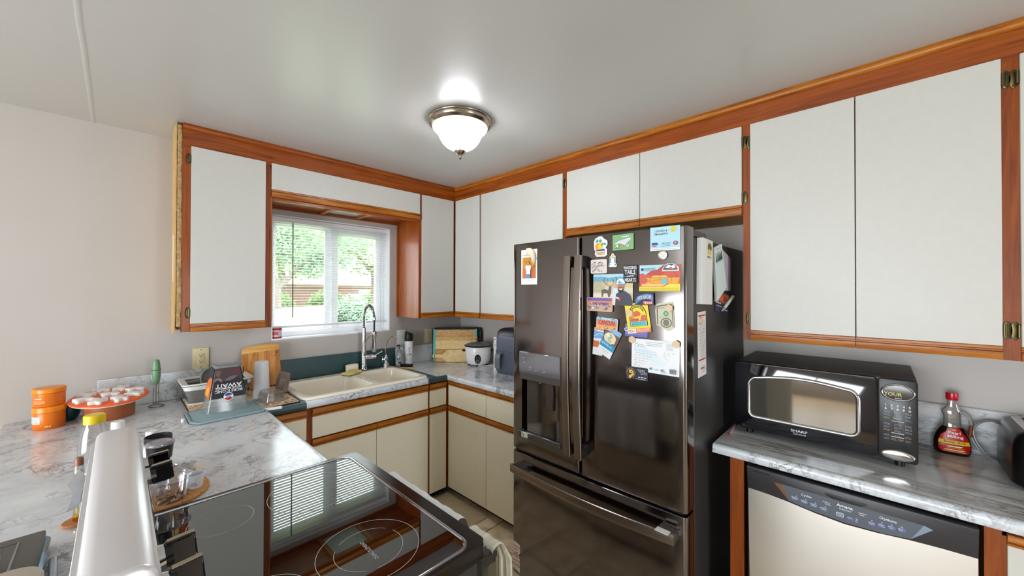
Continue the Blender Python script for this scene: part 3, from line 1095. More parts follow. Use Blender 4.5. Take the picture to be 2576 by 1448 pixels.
G().lathe([(0.0125, 0.095), (0.0125, 0.115)], (e.x, e.y, e.z - 0.0), ch, 16).obj('collar', fa)
g.lathe([(0.016, -0.148), (0.0185, -0.140), (0.0175, -0.06), (0.019, -0.04), (0.021, -0.035), (0.021, 0.0), (0.015, 0.006), (0.010, 0.012)], (e.x, e.y, e.z), ch, 18)
g.obj('spray_head', fa)
G().box(-0.004, 0.004, -0.115, -0.055, 0.016, 0.024, M['black'], 0.002, F((e.x, e.y, e.z), (0.75, -0.66, 0), (0, 0, 1))).obj('spray_button', fa)
arm = []
for k in range(13):
    t = k / 12
    arm.append(V((fx, fy - 0.006, 1.10)).lerp(V((e.x, e.y, e.z - 0.018)), 0) if k == 0 else
               V((fx + (e.x - fx) * t, fy - 0.01 + (e.y - fy + 0.01) * (1 - math.cos(PI / 2 * t)) , 1.10 + (e.z - 0.018 - 1.10) * math.sin(PI / 2 * min(1, t * 1.02)))))
g = G()
g.tube(arm, 0.0058, ch, 8)
g.ring(F((e.x, e.y, e.z - 0.018), (1, 0, 0), (0, 1, 0)), 0.021, 0.025, 0.0, ch, 20)
g.obj('docking_arm', fa)

ff = thing('filter_faucet', 'small chrome drinking water tap with a thin curved spout, right of the spring faucet', 'faucet', (-0.832, -0.074, 0.9285))
x, y = -0.832, -0.074
G().lathe([(0.028, 0), (0.028, 0.004), (0.025, 0.008), (0.024, 0.028), (0.014, 0.040), (0.012, 0.05), (0.015, 0.06), (0.015, 0.082), (0.009, 0.095), (0.006, 0.10)], (x, y, 0.9287), ch, 20).obj('body', ff)
sp = [V((x, y, 1.025))]
for k in range(1, 9):
    sp.append(V((x - 0.006 * math.sin(PI * k / 8), y, 1.025 + 0.07 * k / 8)))
for k in range(1, 11):
    t = k / 10
    sp.append(V((x + 0.034 * t ** 1.3, y - 0.05 * t ** 1.3, 1.095 + 0.083 * math.sin(PI / 2 * t) ** 0.9)))
for k in range(1, 7):
    t = k / 6
    sp.append(V((x + 0.034 + 0.018 * math.sin(t * 2.3), y - 0.05 - 0.020 * math.sin(t * 2.3) - 0.006 * t, 1.178 + 0.006 * math.sin(t * PI) - 0.026 * t * t)))
G().tube(sp, 0.0048, M['nickel'], 8).obj('spout', ff)
g = G()
g.cyl((x - 0.012, y - 0.012, 0.995), (x - 0.045, y - 0.045, 1.003), 0.011, ch, n=14)
g.tube([(x - 0.045, y - 0.045, 1.003), (x - 0.056, y - 0.056, 1.004)], 0.005, ch)
for d in (-1, 1):
    g.tube([(x - 0.052, y - 0.052, 1.004), (x - 0.060 , y - 0.052 , 1.004 + 0.024 * d)], [0.0045, 0.0065], ch)
g.obj('lever', ff)

# ------------------------------------------------------------------ fridge
def xf(y):
    return -0.879 - 0.0145 * (1 - ((y + 2.012) / 0.455) ** 2)


bs = M['bstain']
fd = thing('fridge', 'large black stainless french door fridge covered with magnets', 'refrigerator', (-0.45, -2.012, 0))
cs = mat('fridge_case_grey', (50, 47, 46), 0.42, bump=0.05, bscale=500)
G().box(-0.782, -0.045, -2.460, -1.564, 0.03, 1.768, cs, 0.004).obj('case', fd)
G().box(-0.802, -0.780, -2.452, -1.572, 0.06, 1.76, M['black']).obj('gasket', fd)
for y in (-2.43, -1.60):
    G().box(-0.83, -0.63, y - 0.03, y + 0.03, 1.770, 1.797, mat('hinge_cover', (62, 60, 60), 0.45), 0.004).obj('hinge_cover', fd)
for x in (-0.70, -0.12):
    for y in (-2.40, -1.62):
        G().cyl((x, y, 0), (x, y, 0.035), 0.02, M['black'], n=10).obj('foot', fd)


def panel_profile(y0, y1, n=18):
    """plan outline of a bowed door from the back left round the front to the back right (x, y)"""
    ys = [y0 + (y1 - y0) * k / n for k in range(n + 1)]
    pts = []
    r = 0.012
    for y in ys:
        d = min(y - min(y0, y1), max(y0, y1) - y)
        x = xf(y) + (r - math.sqrt(max(0, r * r - (r - min(d, r)) ** 2)) if d < r else 0)
        pts.append((x, y))
    return pts


def ydense(y0, y1, n=14):
    r = 0.012
    e = [0, 0.001, 0.003, 0.006, 0.009, 0.012]
    s = 1 if y1 > y0 else -1
    ys = [y0 + s * k for k in e] + [y0 + s * 0.012 + (y1 - y0 - s * 0.024) * k / n for k in range(1, n)] + [y1 - s * k for k in e[::-1]]
    out = []
    for y in ys:
        d = min(abs(y - y0), abs(y1 - y))
        x = xf(y) + (r - math.sqrt(max(0, r * r - (r - d) ** 2)) if d < r else 0)
        out.append((x, y))
    return out


def fdoor(name, y0, y1, z0, z1, m=bs):
    p = ydense(y0, y1)
    full = [(-0.803, y0)] + p + [(-0.803, y1)]
    lo = []
    for d, z in ((0.004, z0), (0.001, z0 + 0.002), (0, z0 + 0.006), (0, z1 - 0.006), (0.001, z1 - 0.002), (0.004, z1)):
        lo.append([V((min(x + d, -0.803), y, z)) for x, y in full])
    return G().loft(lo, m).obj(name, fd, smooth=25)


SEAM0, SEAM1 = -1.9965, -2.0045
YL, YRR = -1.562, -2.466
ZD0, ZD1 = 0.716, 1.802
# left door carries the dispenser: built round its opening
DY0, DY1, DZ0, DZ1 = -1.632, -1.884, 0.826, 1.128
left = G()
pl = ydense(YL, SEAM0)
ZS = [ZD0, ZD0 + 0.002, ZD0 + 0.006, DZ0, DZ1, ZD1 - 0.006, ZD1 - 0.002, ZD1]
DS = [0.004, 0.001, 0, 0, 0, 0, 0.001, 0.004]
ys2 = sorted(set([round(y, 5) for x, y in pl] + [DY0, DY1]), reverse=True)
dct = {round(y, 5): x for x, y in pl}
full = [(-0.803, YL)] + [(dct.get(y, xf(y)), y) for y in ys2] + [(-0.803, SEAM0)]
n = len(full)
vs = [V((min(x + d, -0.803), y, z)) for d, z in zip(DS, ZS) for x, y in full]
fs = []
for r_ in range(len(ZS) - 1):
    for i in range(n - 1):
        ym = (full[i][1] + full[i + 1][1]) / 2
        if r_ == 3 and DY1 < ym < DY0 and 0 < i < n - 2:
            continue
        fs.append((r_ * n + i, r_ * n + i + 1, (r_ + 1) * n + i + 1, (r_ + 1) * n + i))
fs.append(tuple(range(n)))
fs.append(tuple(range((len(ZS) - 1) * n, len(ZS) * n)))
left.add(vs, fs, bs)
ld = left.obj('left_door', fd, smooth=25)
rd = fdoor('right_door', SEAM1, YRR, ZD0 - 0.004, ZD1)
dr = fdoor('freezer_drawer', YL, YRR, 0.05, 0.699)
G().box(-0.87, -0.80, -2.45, -1.575, 0.702, 0.712, M['black']).obj('rail', fd)
# dispenser
g = G()
rec = mat('recess_steel', (120, 112, 106), 0.16, 1.0)
lo = []
for z in (DZ0, DZ1):
    lo.append([V((xf(DY0) - 0.0, DY0, z)), V((-0.845, DY0 - 0.002, z))] + [V((-0.842 + 0.034 * math.sin(PI * k / 10), DY0 - 0.006 + (DY1 - DY0 + 0.012) * k / 10, z)) for k in range(11)] + [V((-0.845, DY1 + 0.002, z)), V((xf(DY1), DY1, z))])
g.loft(lo, rec, False, False, closed=False)
g.poly(lo[1], M['black'])
g.poly([p + V((0, 0, 0.004)) for p in lo[0]], rec)
g.obj('dispenser_recess', ld)
g = G()
fr = F((xf(-1.758) - 0.001, -1.758, 0), (0.003, -1, 0), (0, 0, 1))
g.box(-0.131, 0.131, 1.094, 1.132, -0.012, 0.006, mat('dispenser_trim', (78, 74, 72), 0.3), 0.003, fr)
g.obj('dispenser_trim', ld)
dp = G().box(-0.133, 0.133, 1.126, 1.236, -0.006, 0.010, mat('dispenser_glass', (150, 150, 156), 0.07, 0.7), 0.003, fr).obj('dispenser_panel', ld)
g = G()
wl = flat((225, 228, 230))
for a, b, ww in ((-0.106, 1.206, 0.012), (-0.104, 1.183, 0.014), (-0.062, 1.163, 0.016), (-0.062, 1.151, 0.012), (-0.022, 1.150, 0.012), (0.03, 1.150, 0.012)):
    g.box(a, a + ww, b, b + 0.0014, 0.0095, 0.0102, wl, 0, fr)
g.obj('lettering', dp)
G().box(0.018, 0.066, 0.955, 1.098, -0.050, -0.024, mat('paddle_grey', (96, 88, 82), 0.25, 0.6), 0.004, fr).obj('paddle', ld)
G().cyl(fr(-0.012, 1.098, -0.02), fr(-0.012, 1.082, -0.02), 0.007, M['chrome'], n=12).obj('spigot', ld)
g = G()
g.box(-0.136, 0.136, 0.796, 0.828, -0.010, 0.016, mat('drip_ledge', (104, 104, 108), 0.25, 0.8), 0.004, fr)
lg = g.obj('drip_ledge', ld)
g = G()
for k in range(9):
    a = -0.1 + 0.025 * k
    g.cyl(fr(a, 0.8305, -0.02 - 0.012 * (k % 2)), fr(a, 0.8312, -0.02 - 0.012 * (k % 2)), 0.003, M['dark'], n=8)
g.obj('drain_holes', ld)
g = G().box(-0.108, -0.066, 0.800, 0.826, 0.0155, 0.0168, M['paper'], 0, fr)
for i in range(3):
    for j in range(3):
        if (i * 2 + j) % 3:
            g.flatp([(-0.105 + i * 0.005, 0.804 + j * 0.006), (-0.101 + i * 0.005, 0.804 + j * 0.006), (-0.101 + i * 0.005, 0.809 + j * 0.006), (-0.105 + i * 0.005, 0.809 + j * 0.006)], fr, 0.017, flat((60, 60, 60)))
g.obj('paper_label', lg)
# handles: bowed flat bars on posts
hm = M['bstain_h']


def vhandle(yc, parent):
    w_ = 0.037
    lo = []
    for k in range(25):
        t = k / 24
        z = 0.812 + (1.710 - 0.812) * t
        bow = 0.018 * math.sin(PI * t)
        x0 = xf(yc) - 0.058 - bow
        lo.append([V((x0 - 0.006, yc - w_ / 2 + 0.002, z)), V((x0 - 0.008, yc, z)), V((x0 - 0.006, yc + w_ / 2 - 0.002, z)), V((x0 - 0.003, yc + w_ / 2, z)), V((x0 + 0.012, yc + w_ / 2 - 0.004, z)), V((x0 + 0.012, yc - w_ / 2 + 0.004, z)), V((x0 - 0.003, yc - w_ / 2, z))])
    h_ = G().loft(lo, hm).obj('handle', parent, smooth=30)
    for z in (0.812, 1.660):
        G().box(xf(yc) - 0.058, xf(yc) + 0.002, yc - 0.012, yc + 0.012, z, z + 0.05, M['black'], 0.003).obj('handle_post', parent)
    return h_


vhandle(-1.972, ld)
vhandle(-2.031, rd)
lo = []
for k in range(33):
    t = k / 32
    y = -1.600 + (-2.440 + 1.600) * t
    bow = 0.020 * math.sin(PI * t)
    x0 = xf(y) - 0.05 - bow
    z = 0.632 - 0.0
    lo.append([V((x0 - 0.006, y, z - 0.019)), V((x0 - 0.009, y, z)), V((x0 - 0.006, y, z + 0.019)), V((x0 - 0.003, y, z + 0.021)), V((x0 + 0.014, y, z + 0.016)), V((x0 + 0.014, y, z - 0.016)), V((x0 - 0.003, y, z - 0.021))])
hb = G().loft(lo, hm).obj('handle', dr, smooth=30)
for y in (-1.640, -2.404):
    G().box(xf(y) - 0.05, xf(y) + 0.002, y - 0.035, y + 0.035, 0.615, 0.648, mat('handle_post_grey', (120, 114, 110), 0.3, 0.9), 0.004).obj('handle_post', dr)
g = G().box(-0.955, -0.925, -2.425, -2.375, 0.6535, 0.6545, M['paper'])
g.obj('paper_label', hb)

# ------------------------------------------------------------------ cards and magnets
def dframe(y, z, rot=0.0, lift=0.0, tilt=None):
    """frame lying on the bowed door: u to the viewer's right, v up"""
    dx = 0.0145 * 2 * (y + 2.012) / 0.455 ** 2 if tilt is None else tilt
    u = V((-dx, -1, 0)).normalized()
    t = math.radians(rot)
    v = V((0, 0, 1))
    return F(V((xf(y), y, z)) + V((-1, 0, 0)) * (0.0016 + lift), u * math.cos(t) + v * math.sin(t), v * math.cos(t) - u * math.sin(t))


LAY = 0.00022


class Card:
    """a flat printed thing: a sheet of real thickness and the print on its face, layer over layer"""
    def __init__(s, name, label, cat, fr, w, h, base, outline=None, thick=0.0012, edge=None):
        s.fr, s.w, s.h, s.c = fr, w, h, thick
        s.t = thing(name, label, cat, fr(0, 0, 0))
        poly = [(a * w, b * h) for a, b in outline] if outline else rrect(w, h, 0.001, 1)
        G().prism(poly, fr, 0, thick, flat(base), 0.0002).obj('card' if thick < 0.002 else 'magnet_body', s.t, smooth=0)
        s.p, s.x = G(), G()

    def up(s):
        s.c += LAY

    def poly(s, rgb, pts):
        s.up()
        s.p.flatp([(a * s.w, b * s.h) for a, b in pts], s.fr, s.c, flat(rgb))
        return s

    def rect(s, rgb, a0, b0, a1, b1):
        return s.poly(rgb, [(a0, b0), (a1, b0), (a1, b1), (a0, b1)])

    def oval(s, rgb, a, b, ra, rb, n=18):
        return s.poly(rgb, [(a + ra * math.cos(2 * PI * k / n), b + rb * math.sin(2 * PI * k / n)) for k in range(n)])

    def line(s, rgb, pts, wd):
        """polyline of even width (metres)"""
        s.up()
        q = [(a * s.w, b * s.h) for a, b in pts]
        for (x0, y0), (x1, y1) in zip(q, q[1:]):
            l = math.hypot(x1 - x0, y1 - y0) or 1e-9
            nx, ny = -(y1 - y0) / l * wd / 2, (x1 - x0) / l * wd / 2
            s.p.flatp([(x0 + nx, y0 + ny), (x0 - nx, y0 - ny), (x1 - nx, y1 - ny), (x1 + nx, y1 + ny)], s.fr, s.c, flat(rgb))
        return s

    def text(s, t, hh, a, b, rgb, rot=0, sx=1.0):
        s.up()
        s.x.text(t, hh * s.h, s.fr, a * s.w, b * s.h, s.c, flat(rgb), rot, sx)
        return s

    def scrib(s, a0, a1, b, hh, rgb, seed):
        s.up()
        s.x.scribble(s.fr, a0 * s.w, a1 * s.w, b * s.h, s.c, hh * s.h, flat(rgb), seed)
        return s

    def done(s):
        if s.p.fs: s.p.obj('picture', s.t, smooth=0)
        if s.x.fs: s.x.obj('lettering', s.t, smooth=0)
        return s.t


# photo strip on the left door, held by a cookie magnet
c = Card('photo_card', 'white photo card of a person in a white top among autumn leaves', 'photo', dframe(-1.6858, 1.6755), 0.114, 0.181, (238, 236, 238))
c.rect((196, 120, 40), -0.42, -0.32, 0.42, 0.28).poly((206, 140, 34), [(-0.42, -0.02), (0.42, 0.02), (0.42, 0.28), (-0.42, 0.28)]).poly((202, 112, 62), [(-0.42, -0.32), (0.42, -0.32), (0.42, -0.02), (-0.1, 0.02), (-0.42, -0.06)])
for k in range(26):
    r = random.Random(k)
    c.oval(((150, 120, 30), (214, 160, 50), (120, 96, 34), (180, 80, 30))[k % 4], r.uniform(-0.38, 0.38), r.uniform(0.0, 0.26), 0.03, 0.014, 8)
c.poly((90, 140, 190), [(-0.14, -0.31), (0.14, -0.31), (0.13, -0.19), (-0.13, -0.19)]).poly((232, 236, 240), [(-0.13, -0.2), (0.13, -0.2), (0.11, -0.1), (0.2, -0.02), (0.12, 0.06), (-0.12, 0.06), (-0.2, -0.02), (-0.11, -0.1)])
c.poly((214, 150, 120), [(-0.2, -0.02), (-0.16, -0.02), (-0.1, -0.13), (-0.14, -0.12)]).poly((214, 150, 120), [(0.2, -0.02), (0.16, -0.02), (0.1, -0.13), (0.14, -0.12)])
c.oval((120, 74, 54), 0.0, 0.09, 0.085, 0.055).oval((216, 156, 130), 0.0, 0.095, 0.052, 0.042)
c.scrib(-0.36, 0.3, 0.335, 0.02, (90, 90, 96), 3)
c.scrib(-0.22, 0.2, -0.385, 0.014, (160, 160, 164), 4).scrib(-0.3, 0.26, -0.44, 0.008, (186, 186, 190), 5)
c.done()
fr = dframe(-1.709, 1.742, -52, 0.0045)
t = thing('cookie_magnet', 'cream fortune cookie shaped magnet holding the photo card', 'magnet', fr(0, 0, 0))
out = [(-0.044, -0.008), (-0.030, 0.012), (-0.008, 0.022), (0.018, 0.020), (0.040, 0.006), (0.052, -0.016), (0.046, -0.020), (0.030, -0.010), (0.014, -0.004), (0.004, -0.012), (-0.012, -0.026), (-0.030, -0.026)]
cm = mat('cookie', (226, 210, 184), 0.6, bump=0.3, bscale=60)
g = G()
g.loft([[fr(a * k, b * k, cc) for a, b in out] for k, cc in ((1, 0), (1.02, 0.005), (0.92, 0.011), (0.7, 0.014))], cm)
g.obj('cookie', t)

c = Card('palm_magnet', 'die-cut beach magnet with two green palms over an orange sun, upper fridge door', 'magnet', dframe(-2.110, 1.7468), 0.068, 0.090, (242, 242, 242),
         [(-0.42, -0.36), (-0.3, -0.48), (0.3, -0.5), (0.46, -0.42), (0.46, -0.14), (0.36, -0.08), (0.5, 0.08), (0.48, 0.26), (0.36, 0.32), (0.2, 0.4), (0.1, 0.5), (-0.12, 0.5), (-0.4, 0.4), (-0.48, 0.26), (-0.46, -0.1), (-0.38, -0.22)], 0.003)
c.oval((236, 150, 50), -0.12, 0.0, 0.28, 0.2).oval((246, 206, 40), -0.02, -0.01, 0.14, 0.18)
for ox, oy, s_ in ((-0.12, 0.26, 1.0), (0.24, 0.1, 0.72)):
    for k in range(7):
        t_ = PI * (-0.12 + 1.24 * k / 6)
        dx, dy = math.cos(t_) * 0.3 * s_, math.sin(t_) * 0.17 * s_ - 0.03
        c.poly((52, 150, 124), [(ox - 0.012, oy), (ox + dx * 0.5, oy + dy * 0.5 + 0.06 * s_), (ox + dx, oy + dy), (ox + dx * 0.5, oy + dy * 0.5 - 0.01)])
c.rect((232, 204, 160), -0.3, -0.42, 0.3, -0.24).poly((70, 84, 150), [(-0.34, -0.22), (0.34, -0.22), (0.3, -0.12), (-0.1, -0.14), (-0.28, -0.16)])
c.text('Newport Beach', 0.055, 0.0, -0.31, (140, 70, 40), 0, 0.72).text('California', 0.04, 0.0, -0.38, (140, 100, 60))
c.done()

c = Card('map_magnet', 'green rectangular magnet with a white illustrated state map', 'magnet', dframe(-2.216, 1.7575, 1), 0.093, 0.066, (128, 176, 120), None, 0.005)
c.poly((216, 212, 226), [(-0.44, -0.08), (-0.2, 0.12), (0.1, 0.2), (0.36, 0.26), (0.4, 0.16), (0.32, 0.04), (0.2, -0.06), (0.1, -0.26), (-0.06, -0.1), (-0.2, -0.06), (-0.3, -0.1)])
c.line((70, 90, 70), [(-0.44, -0.08), (-0.2, 0.12), (0.1, 0.2), (0.36, 0.26), (0.4, 0.16), (0.32, 0.04), (0.2, -0.06), (0.1, -0.26), (-0.06, -0.1), (-0.2, -0.06), (-0.3, -0.1), (-0.44, -0.08)], 0.0008)
for k in range(22):
    r = random.Random(50 + k)
    c.oval((150, 140, 170), r.uniform(-0.25, 0.28), r.uniform(0.0, 0.17) , 0.008, 0.010, 6)
c.oval((240, 240, 236), -0.22, -0.22, 0.08, 0.06).oval((190, 50, 40), -0.17, -0.22, 0.04, 0.04).oval((220, 140, 60), 0.02, -0.22, 0.05, 0.06).oval((240, 236, 230), 0.26, -0.26, 0.06, 0.07).oval((170, 60, 60), 0.26, -0.27, 0.03, 0.03)
for k in range(5):
    c.oval((240, 244, 236), 0.0 + 0.075 * k, 0.31 + 0.004 * k, 0.03, 0.035, 10)
c.scrib(-0.36, 0.0, -0.38, 0.05, (60, 90, 60), 8)
c.done()

c = Card('saved_card', 'light blue saved and happy card with a yellow smiley, top right of fridge', 'card', dframe(-2.3878, 1.7580), 0.114, 0.093, (176, 214, 226))
c.rect((232, 236, 240), -0.5, -0.5, 0.5, -0.40)
c.text('I SAVED &', 0.085, -0.13, 0.32, (40, 52, 60)).text("I'M HAPPY!", 0.085, -0.13, 0.19, (40, 52, 60))
c.oval((150, 130, 30), 0.28, 0.36, 0.098, 0.118).oval((240, 216, 60), 0.28, 0.36, 0.092, 0.111)
c.oval((70, 60, 20), 0.25, 0.40, 0.012, 0.022, 8).oval((70, 60, 20), 0.31, 0.40, 0.012, 0.022, 8)
c.line((70, 60, 20), [(0.22 + 0.12 * k / 8, 0.345 - 0.055 * math.sin(PI * k / 8)) for k in range(9)], 0.0011)
c.poly((52, 70, 150), [(-0.44, -0.26), (-0.22, -0.26), (-0.25, -0.16), (-0.44, -0.16)]).rect((214, 90, 90), -0.42, -0.34, -0.28, -0.28)
c.text("Nation's Largest", 0.045, 0.05, -0.20, (50, 60, 80), 0, 0.8)
c.scrib(-0.12, 0.2, -0.27, 0.022, (80, 96, 120), 11).scrib(-0.1, 0.18, -0.32, 0.022, (80, 96, 120), 12)
c.oval((60, 70, 140), 0.36, -0.22, 0.075, 0.085).oval((226, 150, 110), 0.36, -0.22, 0.045, 0.055).oval((190, 60, 60), 0.36, -0.27, 0.06, 0.03)
c.scrib(-0.45, 0.45, -0.45, 0.02, (120, 130, 150), 13)
c.done()

fr = dframe(-2.380, 1.6938)
t = thing('round_magnet', 'small round glass magnet with a pale emblem under the blue card', 'magnet', fr(0, 0, 0))
g = G()
g.lathe([(0.019, 0), (0.0195, 0.003), (0.018, 0.006), (0.0155, 0.0065), (0.0145, 0.005)], None, M['nickel'], 28, fr)
g.obj('ring', t)
g = G().prism(ell(0.0146, 0.0146, 28), fr, 0, 0.0048, flat((150, 150, 156)))
for k in range(7):
    r = random.Random(90 + k)
    g.flatp(ell(0.004, 0.003, 10, r.uniform(-0.008, 0.008), r.uniform(-0.008, 0.008)), fr, 0.005 + k * 0.0001, flat((214, 214, 218)))
g.obj('picture', t)

c = Card('colorado_magnet', 'square Colorado souvenir magnet with a busy orange and black collage', 'magnet', dframe(-2.1008, 1.6602, 0), 0.080, 0.062, (226, 214, 206), [(a, b) for a, b in rrect(1, 1, 0.1, 4)], 0.003)
r = random.Random(21)
for k in range(46):
    a, b = r.uniform(-0.38, 0.38), r.uniform(-0.38, 0.38)
    col = ((224, 130, 60), (60, 60, 84), (200, 170, 200), (120, 150, 170), (234, 190, 150), (96, 150, 90))[k % 6]
    an = r.uniform(0, PI)
    l, w2 = r.uniform(0.04, 0.10), r.uniform(0.015, 0.035)
    c.poly(col, [(a + l * math.cos(an) * x_ - w2 * math.sin(an) * y_, b + l * math.sin(an) * x_ + w2 * math.cos(an) * y_) for x_, y_ in ((1, 0), (0.2, 1), (-1, 0.2), (-0.3, -1))])
c.poly((206, 208, 214), [(-0.26, -0.12), (0.24, 0.0), (0.22, 0.14), (-0.26, 0.04)]).text('COLORADO', 0.12, -0.01, 0.015, (50, 52, 70), 8, 0.75)
c.done()

c = Card('rocket_magnet', 'white space shuttle magnet with a yellow nose and blue boosters', 'magnet', dframe(-2.168, 1.6838), 0.040, 0.060, (238, 238, 240),
         [(-0.48, -0.36), (-0.4, -0.46), (0.4, -0.48), (0.48, -0.4), (0.46, -0.3), (0.32, -0.2), (0.34, 0.3), (0.2, 0.34), (0.1, 0.48), (0.0, 0.5), (-0.1, 0.48), (-0.2, 0.3), (-0.34, 0.26), (-0.34, -0.2)], 0.003)
c.poly((232, 190, 60), [(-0.12, 0.14), (0.14, 0.14), (0.13, 0.32), (0.06, 0.44), (-0.02, 0.44), (-0.12, 0.3)])
c.rect((70, 160, 190), -0.30, -0.18, -0.16, 0.22).rect((70, 160, 190), 0.18, -0.18, 0.30, 0.24).poly((246, 246, 248), [(-0.15, -0.4), (0.15, -0.4), (0.12, 0.1), (-0.12, 0.1)])
c.oval((160, 90, 120), -0.32, -0.32, 0.08, 0.05).oval((160, 90, 120), 0.32, -0.32, 0.08, 0.05)
c.done()

c = Card('slogan_magnet', 'black magnet reading wagging tails warm hearts in white letters', 'magnet', dframe(-2.2478, 1.6232, -0.5), 0.061, 0.076, (34, 34, 40), [(a, b) for a, b in rrect(1, 1, 0.05, 3)], 0.003)
c.text('WAGGING', 0.17, -0.02, 0.33, (240, 240, 242), 0, 0.62).text('TAILS', 0.22, -0.02, 0.09, (240, 240, 242), 0, 0.80).text('HEARTS', 0.19, 0.0, -0.33, (240, 240, 242), 0, 0.66)
c.text('warm', 0.10, 0.0, -0.11, (240, 240, 242), 4, 1.3).line((240, 240, 242), [(-0.46, -0.14), (-0.3, -0.12)], 0.0008).line((240, 240, 242), [(0.3, -0.06), (0.46, -0.02)], 0.0008)
c.done()

c = Card('museum_card', 'red rock and orange building postcard with a yellow striped foot, right fridge door', 'card', dframe(-2.367, 1.6042, -0.4), 0.160, 0.104, (178, 214, 226))
c.poly((208, 88, 74), [(-0.5, -0.34), (-0.5, 0.16), (-0.42, 0.18), (-0.34, 0.12), (-0.2, 0.28), (-0.06, 0.3), (0.1, 0.48), (0.5, 0.5), (0.5, -0.34)])
c.poly((190, 72, 62), [(-0.34, 0.12), (-0.2, 0.28), (-0.06, 0.3), (0.1, 0.48), (0.42, 0.49), (0.1, 0.22), (-0.02, 0.05)])
c.line((60, 30, 30), [(-0.5, 0.16), (-0.42, 0.18), (-0.34, 0.12), (-0.2, 0.28), (-0.06, 0.3), (0.1, 0.48)], 0.0007).line((60, 30, 30), [(0.5, 0.3), (0.26, 0.36), (0.16, 0.24), (-0.02, 0.05)], 0.0007).line((60, 30, 30), [(0.26, 0.36), (0.38, 0.16), (0.44, 0.02)], 0.0007)
c.poly((232, 160, 60), [(-0.36, 0.02), (0.48, 0.02), (0.44, -0.22), (-0.36, -0.22), (-0.28, -0.12)])
c.poly((236, 186, 120), [(-0.44, -0.22), (0.2, -0.22), (0.06, -0.32), (-0.44, -0.32)]).poly((238, 196, 80), [(-0.2, 0.02), (0.22, 0.02), (0.16, 0.09), (-0.16, 0.09)])
for l in ([(-0.36, 0.02), (0.48, 0.02)], [(-0.2, 0.02), (-0.24, -0.14)], [(0.02, 0.09), (0.02, 0.0)], [(-0.36, 0.0), (-0.12, -0.22)], [(0.3, 0.02), (0.28, -0.2)], [(-0.16, -0.1), (0.2, -0.02)]):
    c.line((60, 40, 20), l, 0.0007)
c.rect((120, 190, 214), 0.06, -0.22, 0.2, -0.04)
for k in range(4):
    c.line((60, 70, 80), [(0.06 + 0.045 * k, -0.22), (0.06 + 0.045 * k, -0.04)], 0.0005)
c.rect((238, 214, 70), -0.5, -0.5, 0.5, -0.33).poly((238, 214, 70), [(0.1, -0.33), (0.26, -0.22), (0.5, -0.22), (0.5, -0.33)])
for k in range(4):
    c.line((110, 90, 20), [(-0.48, -0.37 - 0.035 * k), (0.47, -0.37 - 0.035 * k)], 0.0007)
c.oval((40, 60, 70), -0.42, 0.33, 0.035, 0.055).text('NATURAL HISTORY', 0.035, -0.22, 0.37, (60, 80, 90)).text('MUSEUM OF UTAH', 0.035, -0.22, 0.31, (60, 80, 90)).scrib(-0.36, -0.08, 0.26, 0.015, (80, 100, 110), 31)
c.done()

c = Card('mountain_magnet', 'small mountain scene magnet clipping the corner of the red rock card', 'magnet', dframe(-2.4105, 1.646, 0, 0.004), 0.064, 0.032, (240, 238, 232), [(-0.5, -0.5), (0.5, -0.5), (0.48, -0.1), (0.36, 0.16), (0.1, 0.46), (-0.16, 0.44), (-0.3, 0.2), (-0.46, -0.2)], 0.003)
c.poly((70, 80, 110), [(-0.46, -0.36), (-0.3, 0.16), (-0.1, 0.4), (0.1, 0.4), (0.34, 0.1), (0.44, -0.3)]).poly((232, 234, 238), [(-0.3, -0.1), (-0.1, 0.3), (0.06, 0.1), (0.2, 0.26), (0.32, -0.1), (0.1, -0.2)]).oval((200, 90, 60), 0.02, -0.12, 0.1, 0.1).rect((90, 130, 100), -0.3, -0.4, 0.42, -0.24)
c.done()

c = Card('deer_photo', 'colour photo of a capped bearded person in grey beside a big-antlered deer', 'photo', dframe(-2.1660, 1.5588, -0.5), 0.185, 0.133, (206, 184, 146))
c.rect((176, 210, 226), -0.5, 0.26, 0.5, 0.5).poly((110, 170, 196), [(-0.5, 0.26), (-0.5, 0.40), (-0.3, 0.42), (-0.1, 0.38), (0.2, 0.42), (0.5, 0.36), (0.5, 0.26)])
c.poly((214, 206, 186), [(-0.5, -0.2), (-0.5, 0.1), (-0.2, 0.2), (0.5, 0.12), (0.5, -0.1)]).poly((190, 182, 150), [(-0.5, -0.1), (-0.5, 0.22), (-0.3, 0.26), (-0.16, 0.1), (-0.3, -0.1)]).poly((218, 190, 140), [(-0.3, 0.14), (0.5, 0.06), (0.5, 0.22), (-0.1, 0.26)])
c.poly((232, 222, 206), [(-0.5, -0.5), (-0.5, -0.14), (0.1, -0.14), (0.1, -0.5)])
c.poly((110, 92, 80), [(-0.28, -0.02), (-0.2, 0.02), (-0.1, -0.02), (-0.08, 0.1), (-0.02, 0.1), (-0.03, -0.1), (-0.06, -0.24), (-0.1, -0.24), (-0.12, -0.12), (-0.22, -0.12), (-0.24, -0.24), (-0.27, -0.24)])
for s_ in (-1, 1):
    c.line((70, 52, 44), [(-0.05, 0.1), (-0.05 + s_ * 0.1, 0.16), (-0.05 + s_ * 0.17, 0.26), (-0.05 + s_ * 0.14, 0.4)], 0.0016)
    c.line((70, 52, 44), [(-0.05 + s_ * 0.1, 0.16), (-0.05 + s_ * 0.06, 0.36)], 0.0014)
c.oval((206, 170, 150), 0.07, 0.13, 0.045, 0.085).poly((216, 222, 232), [(0.0, -0.2), (0.04, 0.04), (0.14, 0.04), (0.16, -0.3)])
c.poly((70, 72, 84), [(0.08, -0.5), (0.1, -0.14), (0.2, -0.06), (0.32, -0.04), (0.44, -0.16), (0.5, -0.36), (0.5, -0.5)])
